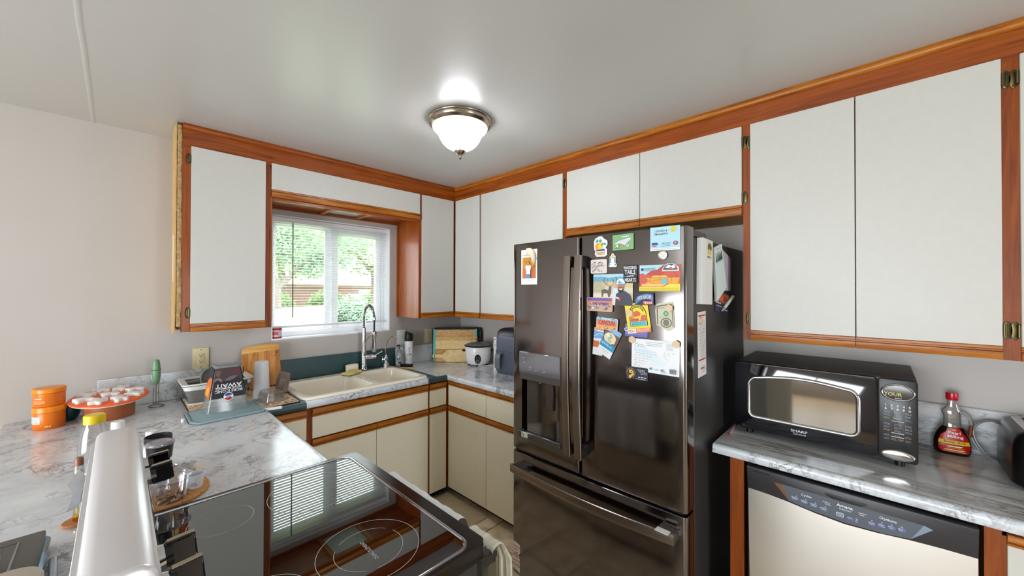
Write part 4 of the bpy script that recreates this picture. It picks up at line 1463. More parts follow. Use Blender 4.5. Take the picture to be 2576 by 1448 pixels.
c.oval((178, 126, 96), 0.22, 0.1, 0.085, 0.16).poly((54, 36, 30), [(0.15, 0.02), (0.29, 0.02), (0.27, -0.08), (0.22, -0.1), (0.17, -0.08)]).oval((240, 236, 232), 0.22, 0.01, 0.04, 0.022).line((54, 36, 30), [(0.16, 0.055), (0.22, 0.07), (0.28, 0.055)], 0.0022)
c.poly((222, 228, 238), [(0.11, 0.17), (0.13, 0.30), (0.2, 0.35), (0.28, 0.33), (0.33, 0.2)]).poly((70, 176, 190), [(0.14, 0.2), (0.18, 0.3), (0.26, 0.2)]).poly((120, 160, 200), [(0.1, 0.18), (0.34, 0.2), (0.32, 0.14), (0.2, 0.18)])
c.oval((206, 60, 70), 0.19, -0.3, 0.04, 0.06).poly((216, 222, 232), [(0.1, -0.22), (0.17, -0.24), (0.18, -0.3), (0.11, -0.28)])
c.done()

c = Card('sunset_plate', 'small licence plate magnet with an orange and purple city sunset', 'magnet', dframe(-2.1055, 1.494, -0.5, 0.003), 0.127, 0.061, (222, 178, 160), [(a, b) for a, b in rrect(1, 1, 0.07, 4)], 0.002)
c.rect((120, 104, 170), -0.47, 0.24, 0.47, 0.46).rect((226, 150, 120), -0.47, 0.0, 0.47, 0.26).rect((210, 176, 150), -0.47, -0.46, 0.47, 0.0)
r = random.Random(5)
for k in range(44):
    a, b = r.uniform(-0.44, 0.4), r.uniform(-0.4, 0.04)
    c.rect(((96, 84, 140), (230, 200, 160), (240, 236, 240), (150, 130, 180), (200, 120, 90))[k % 5], a, b, a + r.uniform(0.02, 0.06), b + r.uniform(0.04, 0.14))
c.text('LAS VEGAS', 0.22, 0.08, 0.04, (104, 96, 176), 0, 0.8)
for a in (-0.34, 0.28):
    for b in (-0.36, 0.36):
        c.oval((30, 26, 30), a, b, 0.022, 0.026, 8)
c.done()

c = Card('texas_magnet', 'dark blue Texas souvenir magnet with a red name bar', 'magnet', dframe(-2.3085, 1.5212, 2.5, 0.003), 0.077, 0.049, (34, 44, 80), None, 0.005)
c.poly((90, 130, 176), [(-0.46, -0.44), (-0.48, -0.04), (-0.2, 0.34), (0.2, 0.42), (0.46, 0.3), (0.46, -0.2), (0.2, 0.0), (-0.1, -0.02), (-0.36, -0.3)])
c.text('HOUSTON', 0.28, 0.0, 0.10, (232, 214, 196), 4, 0.62)
for k in range(8):
    c.oval(((120, 180, 150), (230, 170, 150), (150, 200, 220))[k % 3], -0.34 + 0.1 * k, 0.08 + 0.05 * (k % 3), 0.025, 0.05, 8)
c.rect((190, 40, 44), -0.06, -0.46, 0.46, -0.2).text('TEXAS', 0.19, 0.2, -0.33, (246, 244, 244), 0, 0.95)
c.done()

c = Card('purple_card', 'violet gift card tucked behind the yellow sticker card', 'card', dframe(-2.2725, 1.3908, -1.5), 0.095, 0.051, (120, 122, 190))
c.text('Ca', 0.28, -0.43, 0.02, (236, 236, 246)).poly((104, 106, 178), [(-0.5, -0.5), (0.5, -0.5), (0.5, -0.3), (-0.5, -0.4)])
c.done()

c = Card('raptor_card', 'yellow sticker card with a dinosaur badge and orange foot', 'card', dframe(-2.2795, 1.444, 8.5, 0.002), 0.098, 0.122, (238, 216, 62))
arch = [(-0.36, -0.28)] + [(0.02 - 0.38 * math.cos(PI * k / 14), 0.1 + 0.36 * math.sin(PI * k / 14)) for k in range(15)] + [(0.40, -0.28)]
c.poly((50, 52, 56), [(a * 1.0, b) for a, b in arch]).poly((238, 216, 62), [(0.02 + (a - 0.02) * 0.92, 0.06 + (b - 0.06) * 0.93) for a, b in arch])
c.poly((222, 100, 70), [(-0.32, -0.12), (-0.32, 0.04), (-0.16, 0.06), (-0.14, 0.2), (0.0, 0.24), (0.12, 0.18), (0.2, 0.08), (0.36, 0.06), (0.36, -0.12)])
for k in range(5):
    c.line((150, 60, 40), [(-0.3 + 0.06 * k, -0.06 + 0.02 * (k % 3)), (-0.18 + 0.09 * k, -0.06 + 0.02 * (k % 3))], 0.0008)
c.poly((240, 206, 80), [(-0.3, 0.0), (-0.1, 0.04), (0.1, 0.06), (0.2, 0.16), (0.3, 0.16), (0.26, 0.1), (0.2, 0.08), (0.14, -0.04), (0.1, -0.1), (0.06, -0.1), (0.04, -0.02), (-0.08, -0.02)])
c.rect((120, 214, 206), -0.33, -0.27, 0.37, -0.12).text('NATURAL HISTORY', 0.045, 0.02, -0.165, (30, 60, 70), 0, 0.85).text('MUSEUM OF UTAH', 0.045, 0.02, -0.225, (30, 60, 70), 0, 0.85)
for k, ch_ in enumerate('UTAHRAPTOR'):
    th = math.radians(152 - 124 * k / 9)
    c.text(ch_, 0.07, 0.02 + 0.29 * math.cos(th), 0.09 + 0.29 * math.sin(th) * 0.95, (50, 52, 56), math.degrees(th) - 90, 0.9)
c.rect((236, 232, 226), -0.5, -0.5, -0.12, -0.36).rect((226, 130, 90), -0.12, -0.5, 0.5, -0.36).text('FELL', 0.075, -0.31, -0.43, (190, 80, 60), 0, 1.2).text('VINYL STICKER', 0.055, 0.19, -0.41, (250, 240, 230), 0, 0.8).scrib(-0.08, 0.44, -0.465, 0.016, (250, 230, 214), 41)
c.done()

c = Card('dollar_bill', 'worn one dollar bill pinned upright on the right fridge door', 'banknote', dframe(-2.3875, 1.4542, 3, 0.001), 0.072, 0.112, (204, 200, 176),
         [(-0.5, 0.2), (-0.42, 0.42), (-0.3, 0.46), (0.4, 0.5), (0.46, 0.44), (0.5, -0.3), (0.46, -0.4), (0.34, -0.44), (0.2, -0.5), (0.0, -0.48), (-0.1, -0.4), (-0.46, -0.3)], 0.0006)
c.line((96, 92, 76), [(-0.38, 0.38), (-0.40, -0.28)], 0.004).line((96, 92, 76), [(0.40, 0.42), (0.42, -0.36)], 0.003).line((96, 92, 76), [(-0.36, 0.36), (0.36, 0.42)], 0.004)
c.oval((90, 88, 74), 0.06, -0.22, 0.3, 0.17).oval((196, 192, 168), 0.06, -0.22, 0.25, 0.14).oval((120, 116, 98), 0.06, -0.22, 0.16, 0.12).oval((84, 150, 110), 0.08, 0.1, 0.14, 0.09).oval((150, 190, 156), 0.08, 0.1, 0.08, 0.05)
c.scrib(-0.3, 0.3, 0.3, 0.03, (120, 116, 98), 51).scrib(-0.28, 0.3, -0.02, 0.02, (120, 116, 98), 52)
c.done()

c = Card('brochure', 'white folded leaflet with an orange and blue edge behind the steel plate magnet', 'leaflet', dframe(-2.098, 1.331, -5, 0.0005), 0.048, 0.120, (232, 230, 232))
c.rect((214, 110, 60), -0.5, -0.22, 0.1, 0.02).poly((120, 170, 220), [(-0.5, 0.1), (0.5, 0.14), (0.5, 0.36), (-0.5, 0.4)]).line((236, 240, 246), [(-0.5, 0.18), (0.1, 0.3), (0.5, 0.26)], 0.002).rect((230, 150, 80), -0.5, 0.42, 0.5, 0.5)
c.done()
c = Card('food_leaflet', 'tilted blue food leaflet with a photo of a pasta dish', 'leaflet', dframe(-2.1515, 1.3325, -27, 0.003), 0.072, 0.128, (236, 236, 240))
c.rect((128, 176, 220), -0.5, 0.3, 0.5, 0.5).poly((36, 130, 180), [(-0.5, 0.5), (-0.5, 0.36), (0.2, 0.5)]).rect((120, 92, 80), -0.5, -0.04, 0.5, 0.34)
c.oval((226, 220, 196), -0.05, 0.14, 0.40, 0.19).oval((170, 190, 150), -0.08, 0.18, 0.16, 0.1).oval((238, 216, 170), 0.16, 0.08, 0.2, 0.08).oval((200, 190, 140), 0.0, 0.06, 0.14, 0.05).oval((244, 234, 206), -0.22, 0.2, 0.12, 0.06)
c.poly((48, 150, 190), [(-0.5, -0.24), (0.5, -0.24), (0.5, -0.04), (-0.5, 0.0)]).scrib(-0.42, 0.1, -0.07, 0.016, (236, 246, 250), 61).scrib(-0.42, 0.36, -0.12, 0.03, (240, 250, 252), 62).scrib(-0.42, 0.0, -0.175, 0.014, (20, 70, 100), 63)
c.scrib(-0.22, 0.32, -0.32, 0.026, (150, 150, 156), 60).scrib(-0.2, 0.3, -0.37, 0.010, (186, 186, 190), 64).scrib(-0.1, 0.26, -0.41, 0.010, (186, 186, 190), 65)
for k in range(4):
    c.scrib(0.0, 0.42, 0.46 - 0.035 * k, 0.012, (240, 246, 252), 66 + k)
c.done()
c = Card('cancun_plate', 'Cancun licence plate magnet in pink and orange with a steel frame', 'magnet', dframe(-2.1428, 1.4118, -4, 0.005), 0.102, 0.051, (222, 214, 210), [(a, b) for a, b in rrect(1, 1, 0.07, 4)], 0.002)
c.rect((232, 130, 110), -0.47, -0.2, 0.47, 0.28).rect((120, 200, 216), -0.47, 0.28, 0.47, 0.46).rect((240, 170, 90), -0.47, -0.46, 0.47, -0.16)
c.text('CANCUN', 0.36, 0.0, 0.06, (150, 50, 50), 0, 0.66).text('RIVIERA MAYA', 0.10, 0.0, 0.37, (240, 250, 252), 0, 1.05).oval((50, 40, 40), 0.0, -0.34, 0.08, 0.09).oval((236, 228, 220), 0.0, -0.34, 0.06, 0.055).rect((80, 160, 210), 0.33, -0.42, 0.42, -0.26).rect((190, 190, 226), -0.44, -0.42, -0.36, -0.3)
for a in (-0.3, 0.3):
    for b in (-0.44, 0.44):
        c.oval((40, 34, 34), a, b, 0.028, 0.03, 8)
c.done()

c = Card('postcard', 'large white handwritten postcard with a pale blue map, lower right fridge door', 'postcard', dframe(-2.348, 1.293, -1.0, 0.0005), 0.190, 0.131, (236, 236, 238))
c.poly((222, 234, 240), [(-0.46, 0.2), (-0.2, 0.24), (0.0, 0.14), (0.12, -0.04), (0.24, -0.18), (0.16, -0.3), (-0.02, -0.26), (-0.1, -0.1), (-0.3, 0.02), (-0.46, 0.1)])
for k in range(3):
    c.scrib(-0.18, 0.18 - 0.02 * k, 0.42 - 0.05 * k, 0.018, (120, 124, 136), 71 + k)
for k in range(6):
    c.line((110, 116, 130), [(0.24 + 0.13 * j / 12, 0.42 - 0.035 * k + 0.01 * math.sin(j * 1.6)) for j in range(13)], 0.0006)
c.oval((150, 156, 176), -0.38, 0.30, 0.04, 0.055).oval((236, 236, 238), -0.38, 0.30, 0.032, 0.044).scrib(-0.32, -0.22, 0.32, 0.02, (120, 124, 140), 75).scrib(-0.32, -0.2, 0.26, 0.02, (120, 124, 140), 76)
for k in range(7):
    y_ = 0.14 - 0.075 * k
    r = random.Random(80 + k)
    pts, a = [], -0.42 + 0.02 * (k % 2)
    while a < (0.12 - 0.05 * k if k < 6 else -0.2):
        pts.append((a, y_ + r.uniform(-0.016, 0.016)))
        a += 0.010
    for s_ in range(0, len(pts) - 6, 8):
        c.line((90, 100, 124), pts[s_:s_ + 6], 0.0007)
for k in range(4):
    r = random.Random(180 + k)
    pts = [(0.2 + 0.04 * (k == 3) + 0.012 * j, 0.16 - 0.06 * k + r.uniform(-0.016, 0.016)) for j in range(20 - 4 * k)]
    for s_ in range(0, len(pts) - 5, 7):
        c.line((90, 100, 124), pts[s_:s_ + 5], 0.0007)
c.oval((60, 160, 190), -0.06, -0.36, 0.026, 0.036).rect((60, 140, 190), 0.15, -0.39, 0.2, -0.34).rect((190, 200, 220), 0.15, -0.44, 0.24, -0.41).scrib(0.02, 0.12, -0.37, 0.03, (170, 180, 196), 88)
for k in range(12):
    a = 0.32 + 0.0115 * k
    c.rect((70, 72, 80), a, -0.42, a + 0.004 + 0.003 * (k % 3), -0.29)
c.done()

c = Card('help_card', 'black business card with a golden hand and dog emblem at the foot of the postcard', 'card', dframe(-2.2753, 1.2172, 0, 0.002), 0.093, 0.052, (36, 38, 52), [(a, b) for a, b in rrect(1, 1, 0.06, 4)], 0.0012)
c.oval((200, 150, 60), -0.27, 0.0, 0.2, 0.38).oval((36, 38, 52), -0.27, 0.0, 0.185, 0.35).oval((150, 110, 60), -0.27, 0.0, 0.16, 0.3).oval((36, 38, 52), -0.27, 0.0, 0.15, 0.28)
c.poly((230, 190, 90), [(-0.36, 0.04), (-0.34, 0.2), (-0.24, 0.26), (-0.16, 0.14), (-0.14, 0.0), (-0.2, -0.06), (-0.28, -0.04)]).poly((230, 190, 90), [(-0.36, -0.44), (-0.3, -0.44), (-0.2, -0.24), (-0.1, -0.08), (-0.14, -0.02), (-0.24, -0.12), (-0.34, -0.2)]).poly((36, 38, 52), [(-0.28, 0.06), (-0.22, 0.16), (-0.2, 0.02)])
for k in range(4):
    c.scrib(0.02 + 0.06 * k, 0.46, 0.30 - 0.1 * k, 0.05, (222, 222, 228), 91 + k)
c.scrib(0.08, 0.46, -0.26, 0.08, (236, 236, 240), 98).scrib(0.0, 0.46, -0.40, 0.05, (222, 222, 228), 97)
c.done()

hexm = mat('pale_wood_hex', (222, 190, 160), 0.6, vary=0.05, vscale=60)


def hexmag(label, fr, r=0.0155):
    t = thing('hexagon_magnet', label, 'magnet', fr(0, 0, 0))
    G().prism([(r * math.cos(PI / 6 + PI / 3 * k), r * math.sin(PI / 6 + PI / 3 * k)) for k in range(6)], fr, 0, 0.005, hexm, 0.0006).obj('magnet_body', t, smooth=0)


hexmag('pale wooden hexagon magnet at the top left corner of the postcard', dframe(-2.258, 1.354, 0, 0.006))
hexmag('pale wooden hexagon magnet at the top right corner of the postcard', dframe(-2.432, 1.351, 0, 0.006))
hexmag('pale wooden hexagon magnet on the yellow sticker card', dframe(-2.248, 1.462, 0, 0.009))
hexmag('pale wooden hexagon magnet on the dollar bill', dframe(-2.406, 1.488, 0, 0.006))

# leaflets on the right side of the fridge: frame facing -Y, u towards the wall
FS = F((0, -2.4606, 0), (1, 0, 0), (0, 0, 1))


def sframe(x, z, rot=0, lift=0.0):
    t = math.radians(rot)
    return F((x, -2.4612 - lift, z), (math.cos(t), 0, math.sin(t)), (-math.sin(t), 0, math.cos(t)))


c = Card('notepad', 'long lined white notepad with a lemon print, front of the fridge side', 'notepad', sframe(-0.690, 1.632, -2), 0.128, 0.266, (232, 230, 226), None, 0.022)
c.rect((226, 214, 190), -0.1, 0.20, 0.46, 0.49).oval((90, 90, 60), 0.18, 0.38, 0.2, 0.07).oval((70, 90, 60), 0.18, 0.39, 0.1, 0.04).oval((230, 196, 40), 0.14, 0.32, 0.09, 0.04).oval((230, 196, 40), 0.26, 0.31, 0.07, 0.04).scrib(-0.04, 0.42, 0.23, 0.03, (80, 70, 60), 101)
for k in range(16):
    c.line((206, 196, 196), [(-0.16, 0.14 - 0.038 * k), (0.44, 0.14 - 0.038 * k)], 0.0008)
c.line((214, 190, 170), [(-0.24, 0.48), (-0.24, -0.48)], 0.001)
c.done()
c = Card('notepad', 'curling pale green notepad with dark fir trees, fridge side', 'notepad', sframe(-0.495, 1.645, 14, 0.004), 0.135, 0.222, (214, 228, 222), [(-0.42, 0.5), (0.42, 0.5), (0.62, -0.44), (-0.55, -0.56)], 0.010)
for k in range(5):
    a = -0.28 + 0.14 * k
    c.poly((50, 84, 76), [(a - 0.07, 0.2), (a + 0.07, 0.2), (a, 0.42 - 0.02 * (k % 2))]).rect((60, 50, 50), a - 0.01, 0.16, a + 0.01, 0.2)
c.scrib(-0.26, 0.24, 0.45, 0.02, (190, 140, 150), 111)
for k in range(10):
    c.line((196, 212, 206), [(-0.36, 0.1 - 0.05 * k), (0.44, 0.1 - 0.05 * k)], 0.0008)
c.done()
c = Card('lilac_envelope', 'lilac envelope with a pointed flap behind the fir tree notepad', 'envelope', sframe(-0.378, 1.650, 0, 0.0005), 0.20, 0.19, (200, 190, 206), [(-0.5, -0.5), (0.5, -0.5), (0.5, 0.34), (-0.45, 0.58)], 0.0012)
c.done()
c = Card('dark_card', 'dark orange and navy card low on the fridge side, under the notepads', 'card', sframe(-0.412, 1.497, -8, 0.0005), 0.21, 0.095, (40, 40, 70))
c.rect((170, 84, 50), -0.4, 0.0, 0.5, 0.5).poly((210, 110, 60), [(-0.3, 0.1), (-0.1, 0.45), (0.1, 0.1)]).poly((120, 60, 60), [(0.0, 0.1), (0.2, 0.4), (0.4, 0.1)]).scrib(-0.44, -0.04, -0.05, 0.1, (226, 222, 226), 121).scrib(-0.44, 0.0, -0.2, 0.06, (200, 196, 206), 122).scrib(0.1, 0.44, -0.3, 0.08, (226, 222, 226), 123)
c.done()
t = thing('marker_pen', 'white marker pen stuck slanting on the dark card', 'pen', (-0.34, -2.470, 1.50))
G().cyl((-0.415, -2.470, 1.474), (-0.268, -2.470, 1.526), 0.0075, M['whitep'], n=12).obj('barrel', t)
G().cyl((-0.415, -2.470, 1.474), (-0.44, -2.470, 1.465), 0.0075, clear('pen_cap', (240, 240, 240), 0.2, 0.05, 0.3), 0.005, n=12).obj('cap', t)
c = Card('temperature_chart', 'long narrow white paper chart with red bars low on the fridge side', 'paper', sframe(-0.6935, 1.336, 1.5), 0.100, 0.265, (234, 228, 226))
c.rect((196, 70, 70), -0.44, 0.43, 0.44, 0.452).rect((196, 70, 70), -0.44, -0.25, 0.44, -0.228).rect((120, 40, 40), -0.12, -0.25, 0.14, -0.228).rect((196, 90, 90), -0.2, -0.385, 0.24, -0.365)
for k in range(22):
    c.scrib(-0.42 if k % 3 else -0.3, 0.42 - 0.03 * (k % 2), 0.36 - 0.026 * k, 0.006 + 0.003 * (k % 2), (120, 110, 116), 131 + k)
for k in range(4):
    c.scrib(-0.2, 0.24, -0.33 - 0.028 * k, 0.008, (90, 70, 76), 160 + k)
c.done()
hexmag('thin pale wooden hexagon magnet holding the paper chart on the fridge side', sframe(-0.712, 1.435, 0, 0.002), 0.018)

# sale sticker wrapped round the left edge of the freezer drawer
fr = dframe(-1.600, 0.139)
fr = F((xf(-1.60) - 0.0012, -1.5655, 0.0), (0.012, -1, 0), (0, 0, 1))
t = thing('sale_sticker', 'white sale sticker with red lettering at the lower left of the freezer drawer', 'sticker', (-0.88, -1.60, 0.07))
g = G().prism([(0.0, 0.078), (0.068, 0.062), (0.070, 0.204), (0.066, 0.210), (0.0, 0.218)], fr, -0.001, 0.0004, flat((232, 228, 228)))
g.obj('sticker_sheet', t, smooth=0)
g = G()
rd2 = flat((200, 60, 50))
g.text('this blemish', 0.010, fr, 0.032, 0.196, 0.0007, rd2, 0, 0.8).text('magnet', 0.010, fr, 0.022, 0.180, 0.0007, rd2, 0, 0.8).text('VE', 0.026, fr, 0.020, 0.150, 0.0007, rd2, 0, 1.0).text('undreds', 0.014, fr, 0.032, 0.122, 0.0007, rd2, 0, 0.85).text('f Dollars', 0.014, fr, 0.033, 0.098, 0.0007, rd2, 0, 0.85)
g.box(0.046, 0.062, 0.141, 0.163, 0.0004, 0.0008, flat((60, 62, 70)), 0, fr).text('a', 0.011, fr, 0.054, 0.152, 0.001, flat((230, 230, 230)))
g.obj('lettering', t, smooth=0)

# ------------------------------------------------------------------ stove
st = thing('stove', 'stainless stove with black glass cooktop set between the peninsula worktops', 'stove', (-2.05, -1.9, 0))
SY0_, SY1_ = -2.276, -1.514
G().box(-2.40, -1.745, SY0_ + 0.004, SY1_ - 0.006, 0.06, 0.895, mat('stove_side', (40, 40, 42), 0.45)).obj('body', st)
dk = mat('cooktop_frame', (58, 54, 52), 0.16, 0.9)
g = G()
# pressed frame with a rolled front lip
outer = rrect(0.690, SY1_ - SY0_, 0.022, 4, -2.060, (SY0_ + SY1_) / 2)
inner = rrect(0.628, SY1_ - SY0_ - 0.034, 0.035, 6, -2.069, (SY0_ + SY1_) / 2)
vs, fs = fill([outer, inner], 0.9245)
g.add(vs, fs, dk)
g.loft([[V((a, b, z)) for a, b in (inset(outer, d) if d else outer)] for d, z in ((0.004, 0.880), (0.0, 0.884), (0.0, 0.917), (0.002, 0.9215), (0.005, 0.924), (0.008, 0.9246))], dk, False, False)
g.loft([[V((a, b, z)) for a, b in inset(inner, d)] for d, z in ((-0.006, 0.9246), (-0.002, 0.9268), (0.002, 0.9262), (0.004, 0.9225))], mat('cooktop_bead', (170, 166, 170), 0.10, 1.0), False, False)
g.obj('cooktop_frame', st)
glass = mat('ceramic_glass', (8, 8, 9), 0.015, spec=0.5, ior=2.25)
ck = G().prism(inset(inner, 0.001), FZ(0, 0, 0), 0.915, 0.9232, glass).obj('cooktop_glass', st, smooth=0)
g = G()
wr = mat('burner_print', (196, 196, 200), 0.4)
ft = F((0, 0, 0.9233), (0, 1, 0), (-1, 0, 0))
for x, y, rr in ((-1.935, -1.705, 0.122), (-1.935, -2.090, 0.118), (-2.165, -1.690, 0.074), (-2.165, -2.105, 0.090)):
    g.ring(F((x, y, 0.9233), (1, 0, 0), (0, 1, 0)), rr - 0.0007, rr + 0.0007, 0.0002, wr, 72)
fr = F((-1.935, -2.090, 0.9233), (1, 0, 0), (0, 1, 0))
g.ring(fr, 0.0785, 0.0797, 0.0002, wr, 30, 0.6, 2.2).ring(fr, 0.0785, 0.0797, 0.0002, wr, 30, 2.5, 4.2).ring(fr, 0.0785, 0.0797, 0.0002, wr, 30, 4.5, 6.6)
g.obj('burner_rings', ck, smooth=0)
g = G()
g.text('DUAL ELEMENT', 0.0085, ft, -2.096, 1.938, 0.0003, wr, 0, 1.0)
g.obj('lettering', ck, smooth=0)
# backguard, seen from its top and back
gd = M['guard']
bp = [(-2.404, 0.90), (-2.404, 1.160), (-2.402, 1.172), (-2.396, 1.1795), (-2.386, 1.182), (-2.352, 1.182), (-2.340, 1.180), (-2.330, 1.174), (-2.324, 1.164), (-2.321, 1.150), (-2.298, 0.935), (-2.298, 0.90)]
lo = []
for y, d in ((SY0_ + 0.002, 0.006), (SY0_ + 0.006, 0.001), (SY0_ + 0.010, 0.0), (SY1_ - 0.010, 0.0), (SY1_ - 0.006, 0.001), (SY1_ - 0.002, 0.006)):
    lo.append([V((a, y, b)) for a, b in inset(bp[::-1], d)] if d else [V((a, y, b)) for a, b in bp[::-1]])
bk = G().loft(lo, gd).obj('backguard', st, smooth=50)
G().box(-2.4115, -2.404, SY0_ + 0.03, SY1_ - 0.02, 0.93, 1.158, mat('back_sheet', (226, 226, 230), 0.35, 0.6), 0.001).obj('back_sheet', st)
g = G()
fs_ = F((-2.3085, 0, 1.045), (0, 1, 0), (-0.0225, 0, 0.21))
fs_ = F((-2.3095, 0, 1.045), (0, -1, 0), (-0.023, 0, 0.215)) if F((0, 0, 0), (0, 1, 0), (-0.023, 0, 0.215)).n.x < 0 else F((-2.3095, 0, 1.045), (0, 1, 0), (-0.023, 0, 0.215))
sgn = fs_.u.y
g.box(-0.13 + (-1.895) * sgn, 0.13 + (-1.895) * sgn, -0.065, 0.065, -0.001, 0.003, M['blackg'], 0.001, fs_)
g.obj('display_panel', bk)
for y in (-1.605, -1.690, -2.100, -2.190):
    g = G()
    a = y * sgn
    g.cyl(fs_(a, 0.048, 0.0), fs_(a, 0.048, 0.008), 0.022, M['chrome'], 0.020, n=20)
    g.cyl(fs_(a, 0.048, 0.008), fs_(a, 0.048, 0.018), 0.019, M['black'], 0.018, n=20)
    g.box(a - 0.006, a + 0.006, 0.026, 0.072, 0.008, 0.050, M['blackg'], 0.003, fs_)
    g.box(a - 0.0045, a + 0.0045, 0.0715, 0.0728, 0.012, 0.049, M['nickel'], 0, fs_)
    g.obj('knob', bk)
g = G()
r = random.Random(2)
for i in range(8):
    yy = -1.58 - 0.012 * i
    g.ring(F(fs_(yy * sgn, 0.030 - 0.001 * i, 0.0006), fs_.u, fs_.v), 0.003, 0.0042, 0, flat((30, 28, 26)), 10)
g.obj('lettering', bk)
for y, z in ((-1.62, 1.10), (-1.70, 1.03), (-1.95, 1.06)):
    G().prism(ell(0.006, 0.012, 12, -y, z), F((-2.4116, 0, 0), (0, -1, 0), (0, 0, 1)), 0, 0.0008, M['dark']).obj('slot', bk)
# torn paper label hanging from the back
g = G()
pp = M['paper']
P3 = lambda *a: V(a)
g.loft([[P3(-2.446, -1.615, 1.096), P3(-2.428, -1.600, 1.122)], [P3(-2.436, -1.612, 1.066), P3(-2.414, -1.597, 1.094)]], pp, False, False, closed=False)
g.loft([[P3(-2.438, -1.610, 1.070), P3(-2.414, -1.597, 1.094)], [P3(-2.4405, -1.600, 1.050), P3(-2.424, -1.590, 1.060)], [P3(-2.449, -1.590, 1.022), P3(-2.427, -1.585, 1.026)]], mat('label_back', (246, 246, 246), 0.6), False, False, closed=False)
g.loft([[P3(-2.428, -1.590, 1.034), P3(-2.4135, -1.585, 1.052)], [P3(-2.430, -1.600, 1.012), P3(-2.4135, -1.600, 1.000)]], pp, False, False, closed=False)
g.obj('paper_label', bk, smooth=0)
# oven front: fascia, door, handle
G().box(-1.745, -1.722, SY0_ + 0.01, SY1_ - 0.01, 0.80, 0.880, mat('fascia_dark', (52, 48, 46), 0.2, 0.8), 0.004).obj('fascia', st)
od = G().box(-1.745, -1.712, SY0_ + 0.01, SY1_ - 0.01, 0.22, 0.79, M['steel'], 0.004).obj('oven_door', st)
G().box(-1.7125, -1.710, SY0_ + 0.12, SY1_ - 0.12, 0.34, 0.66, M['blackg']).obj('oven_window', od)
G().box(-1.745, -1.715, SY0_ + 0.01, SY1_ - 0.01, 0.07, 0.21, M['steel'], 0.004).obj('drawer', st)
hp_ = [V((-1.648 - 0.012 * (1 - math.sin(PI * k / 10)), SY0_ + 0.035 + (SY1_ - SY0_ - 0.07) * k / 10, 0.842)) for k in range(11)]
hd = G().tube(hp_, 0.0135, mat('oven_handle_black', (34, 32, 32), 0.25), 12).obj('handle', od)
for y in (SY0_ + 0.05, SY1_ - 0.05):
    G().box(-1.725, -1.650, y - 0.018, y + 0.018, 0.822, 0.856, MATS['oven_handle_black'], 0.005).obj('handle_post', od)
for x in (-2.33, -1.80):
    for y in (SY0_ + 0.06, SY1_ - 0.06):
        G().cyl((x, y, 0), (x, y, 0.065), 0.018, M['black'], n=10).obj('foot', st)
# towels over the oven handle


def towel(name, label, y0, y1, m, z1, zf, zb, band=None):
    t = thing(name, label, 'towel', (-1.64, (y0 + y1) / 2, zf))
    g = G()
    lo = []
    nn_ = 24
    for k in range(nn_ + 1):
        y = y0 + (y1 - y0) * k / nn_
        wv = 0.004 * math.sin(k * 1.7) + 0.003 * math.sin(k * 0.6)
        prof = [(-1.676 + wv * 0.3, zb), (-1.672 + wv * 0.2, 0.80), (-1.670, 0.842)] + [(-1.645 + 0.025 * math.cos(PI - PI * q / 6), 0.844 + (z1 - 0.844) * math.sin(PI * q / 6) + wv * 0.5) for q in range(1, 6)] + [(-1.618 + wv, 0.842), (-1.600 + wv * 2, 0.80), (-1.592 + wv * 2.5, zf)]
        lo.append([V((a, y, b)) for a, b in prof])
    g.loft(lo, m, False, False, closed=False)
    g.obj('cloth', t)
    return t


towel('dish_towel', 'white dish towel hanging over the oven handle at the front of the stove', -2.08, -1.66, mat('white_terry', (236, 234, 232), 0.9, bump=0.5, bscale=300), 0.868, 0.45, 0.60)
towel('oven_mitt_cloth', 'cream cloth with a green print on the near end of the oven handle', -2.245, -2.13, mat('cream_cloth', (228, 224, 206), 0.9, vary=0.08, vscale=30, bump=0.4, bscale=200), 0.866, 0.60, 0.66)

# ------------------------------------------------------------------ dishwasher
dw = thing('dishwasher', 'stainless dishwasher with a black control strip under the microwave worktop', 'dishwasher', (-0.3, -2.9, 0))
FDW = F((-0.630, 0, 0), (0, -1, 0), (0, 0, 1))
G().box(-0.60, -0.03, -3.196, -2.604, 0.02, 0.868, M['dark']).obj('tub', dw)
arc = [(2.613, 0.782), (2.68, 0.780), (2.744, 0.775), (2.82, 0.765), (2.90, 0.7595), (2.98, 0.765), (3.057, 0.775), (3.12, 0.780), (3.192, 0.783)]
g = G()
g.loft([[FDW(a, b - 0.003, c) for a, b in arc] + [FDW(a, 0.12, c) for a in (3.185, 2.62)] for c in (-0.02, 0.0)], M['dwsteel'])
dd = g.obj('door', dw, smooth=25)
g = G()
g.prism([(a, b) for a, b in arc] + [(3.194, 0.867), (2.609, 0.867)], FDW, -0.02, 0.012, mat('dishwasher_black', (44, 42, 46), 0.38), 0.004)
cpn = g.obj('control_strip', dw, smooth=30)
G().box(3.187, 3.193, 0.12, 0.776, -0.02, -0.002, mat('edge_trim_copper', (196, 150, 130), 0.4, 0.5), 0, FDW).obj('edge_trim', dd)
G().box(2.62, 3.18, 0.03, 0.11, -0.05, -0.03, M['black'], 0, FDW).obj('kick_plate', dw)
g = G()
g.flatp([(2.745, 0.7825), (2.80, 0.773), (2.90, 0.7665), (3.0, 0.772), (3.057, 0.7815), (3.085, 0.835), (2.722, 0.835)], FDW, 0.0123, mat('panel_blue_grey', (82, 88, 98), 0.35))
g.flatp([(3.057, 0.7815), (3.104, 0.829), (3.085, 0.835)], FDW, 0.0124, mat('panel_tip', (128, 142, 164), 0.3))
g.flatp([(2.745, 0.7825), (2.722, 0.835), (2.700, 0.833)], FDW, 0.0124, mat('panel_amber', (120, 76, 34), 0.3))
pn = g.obj('panel_face', cpn, smooth=0)
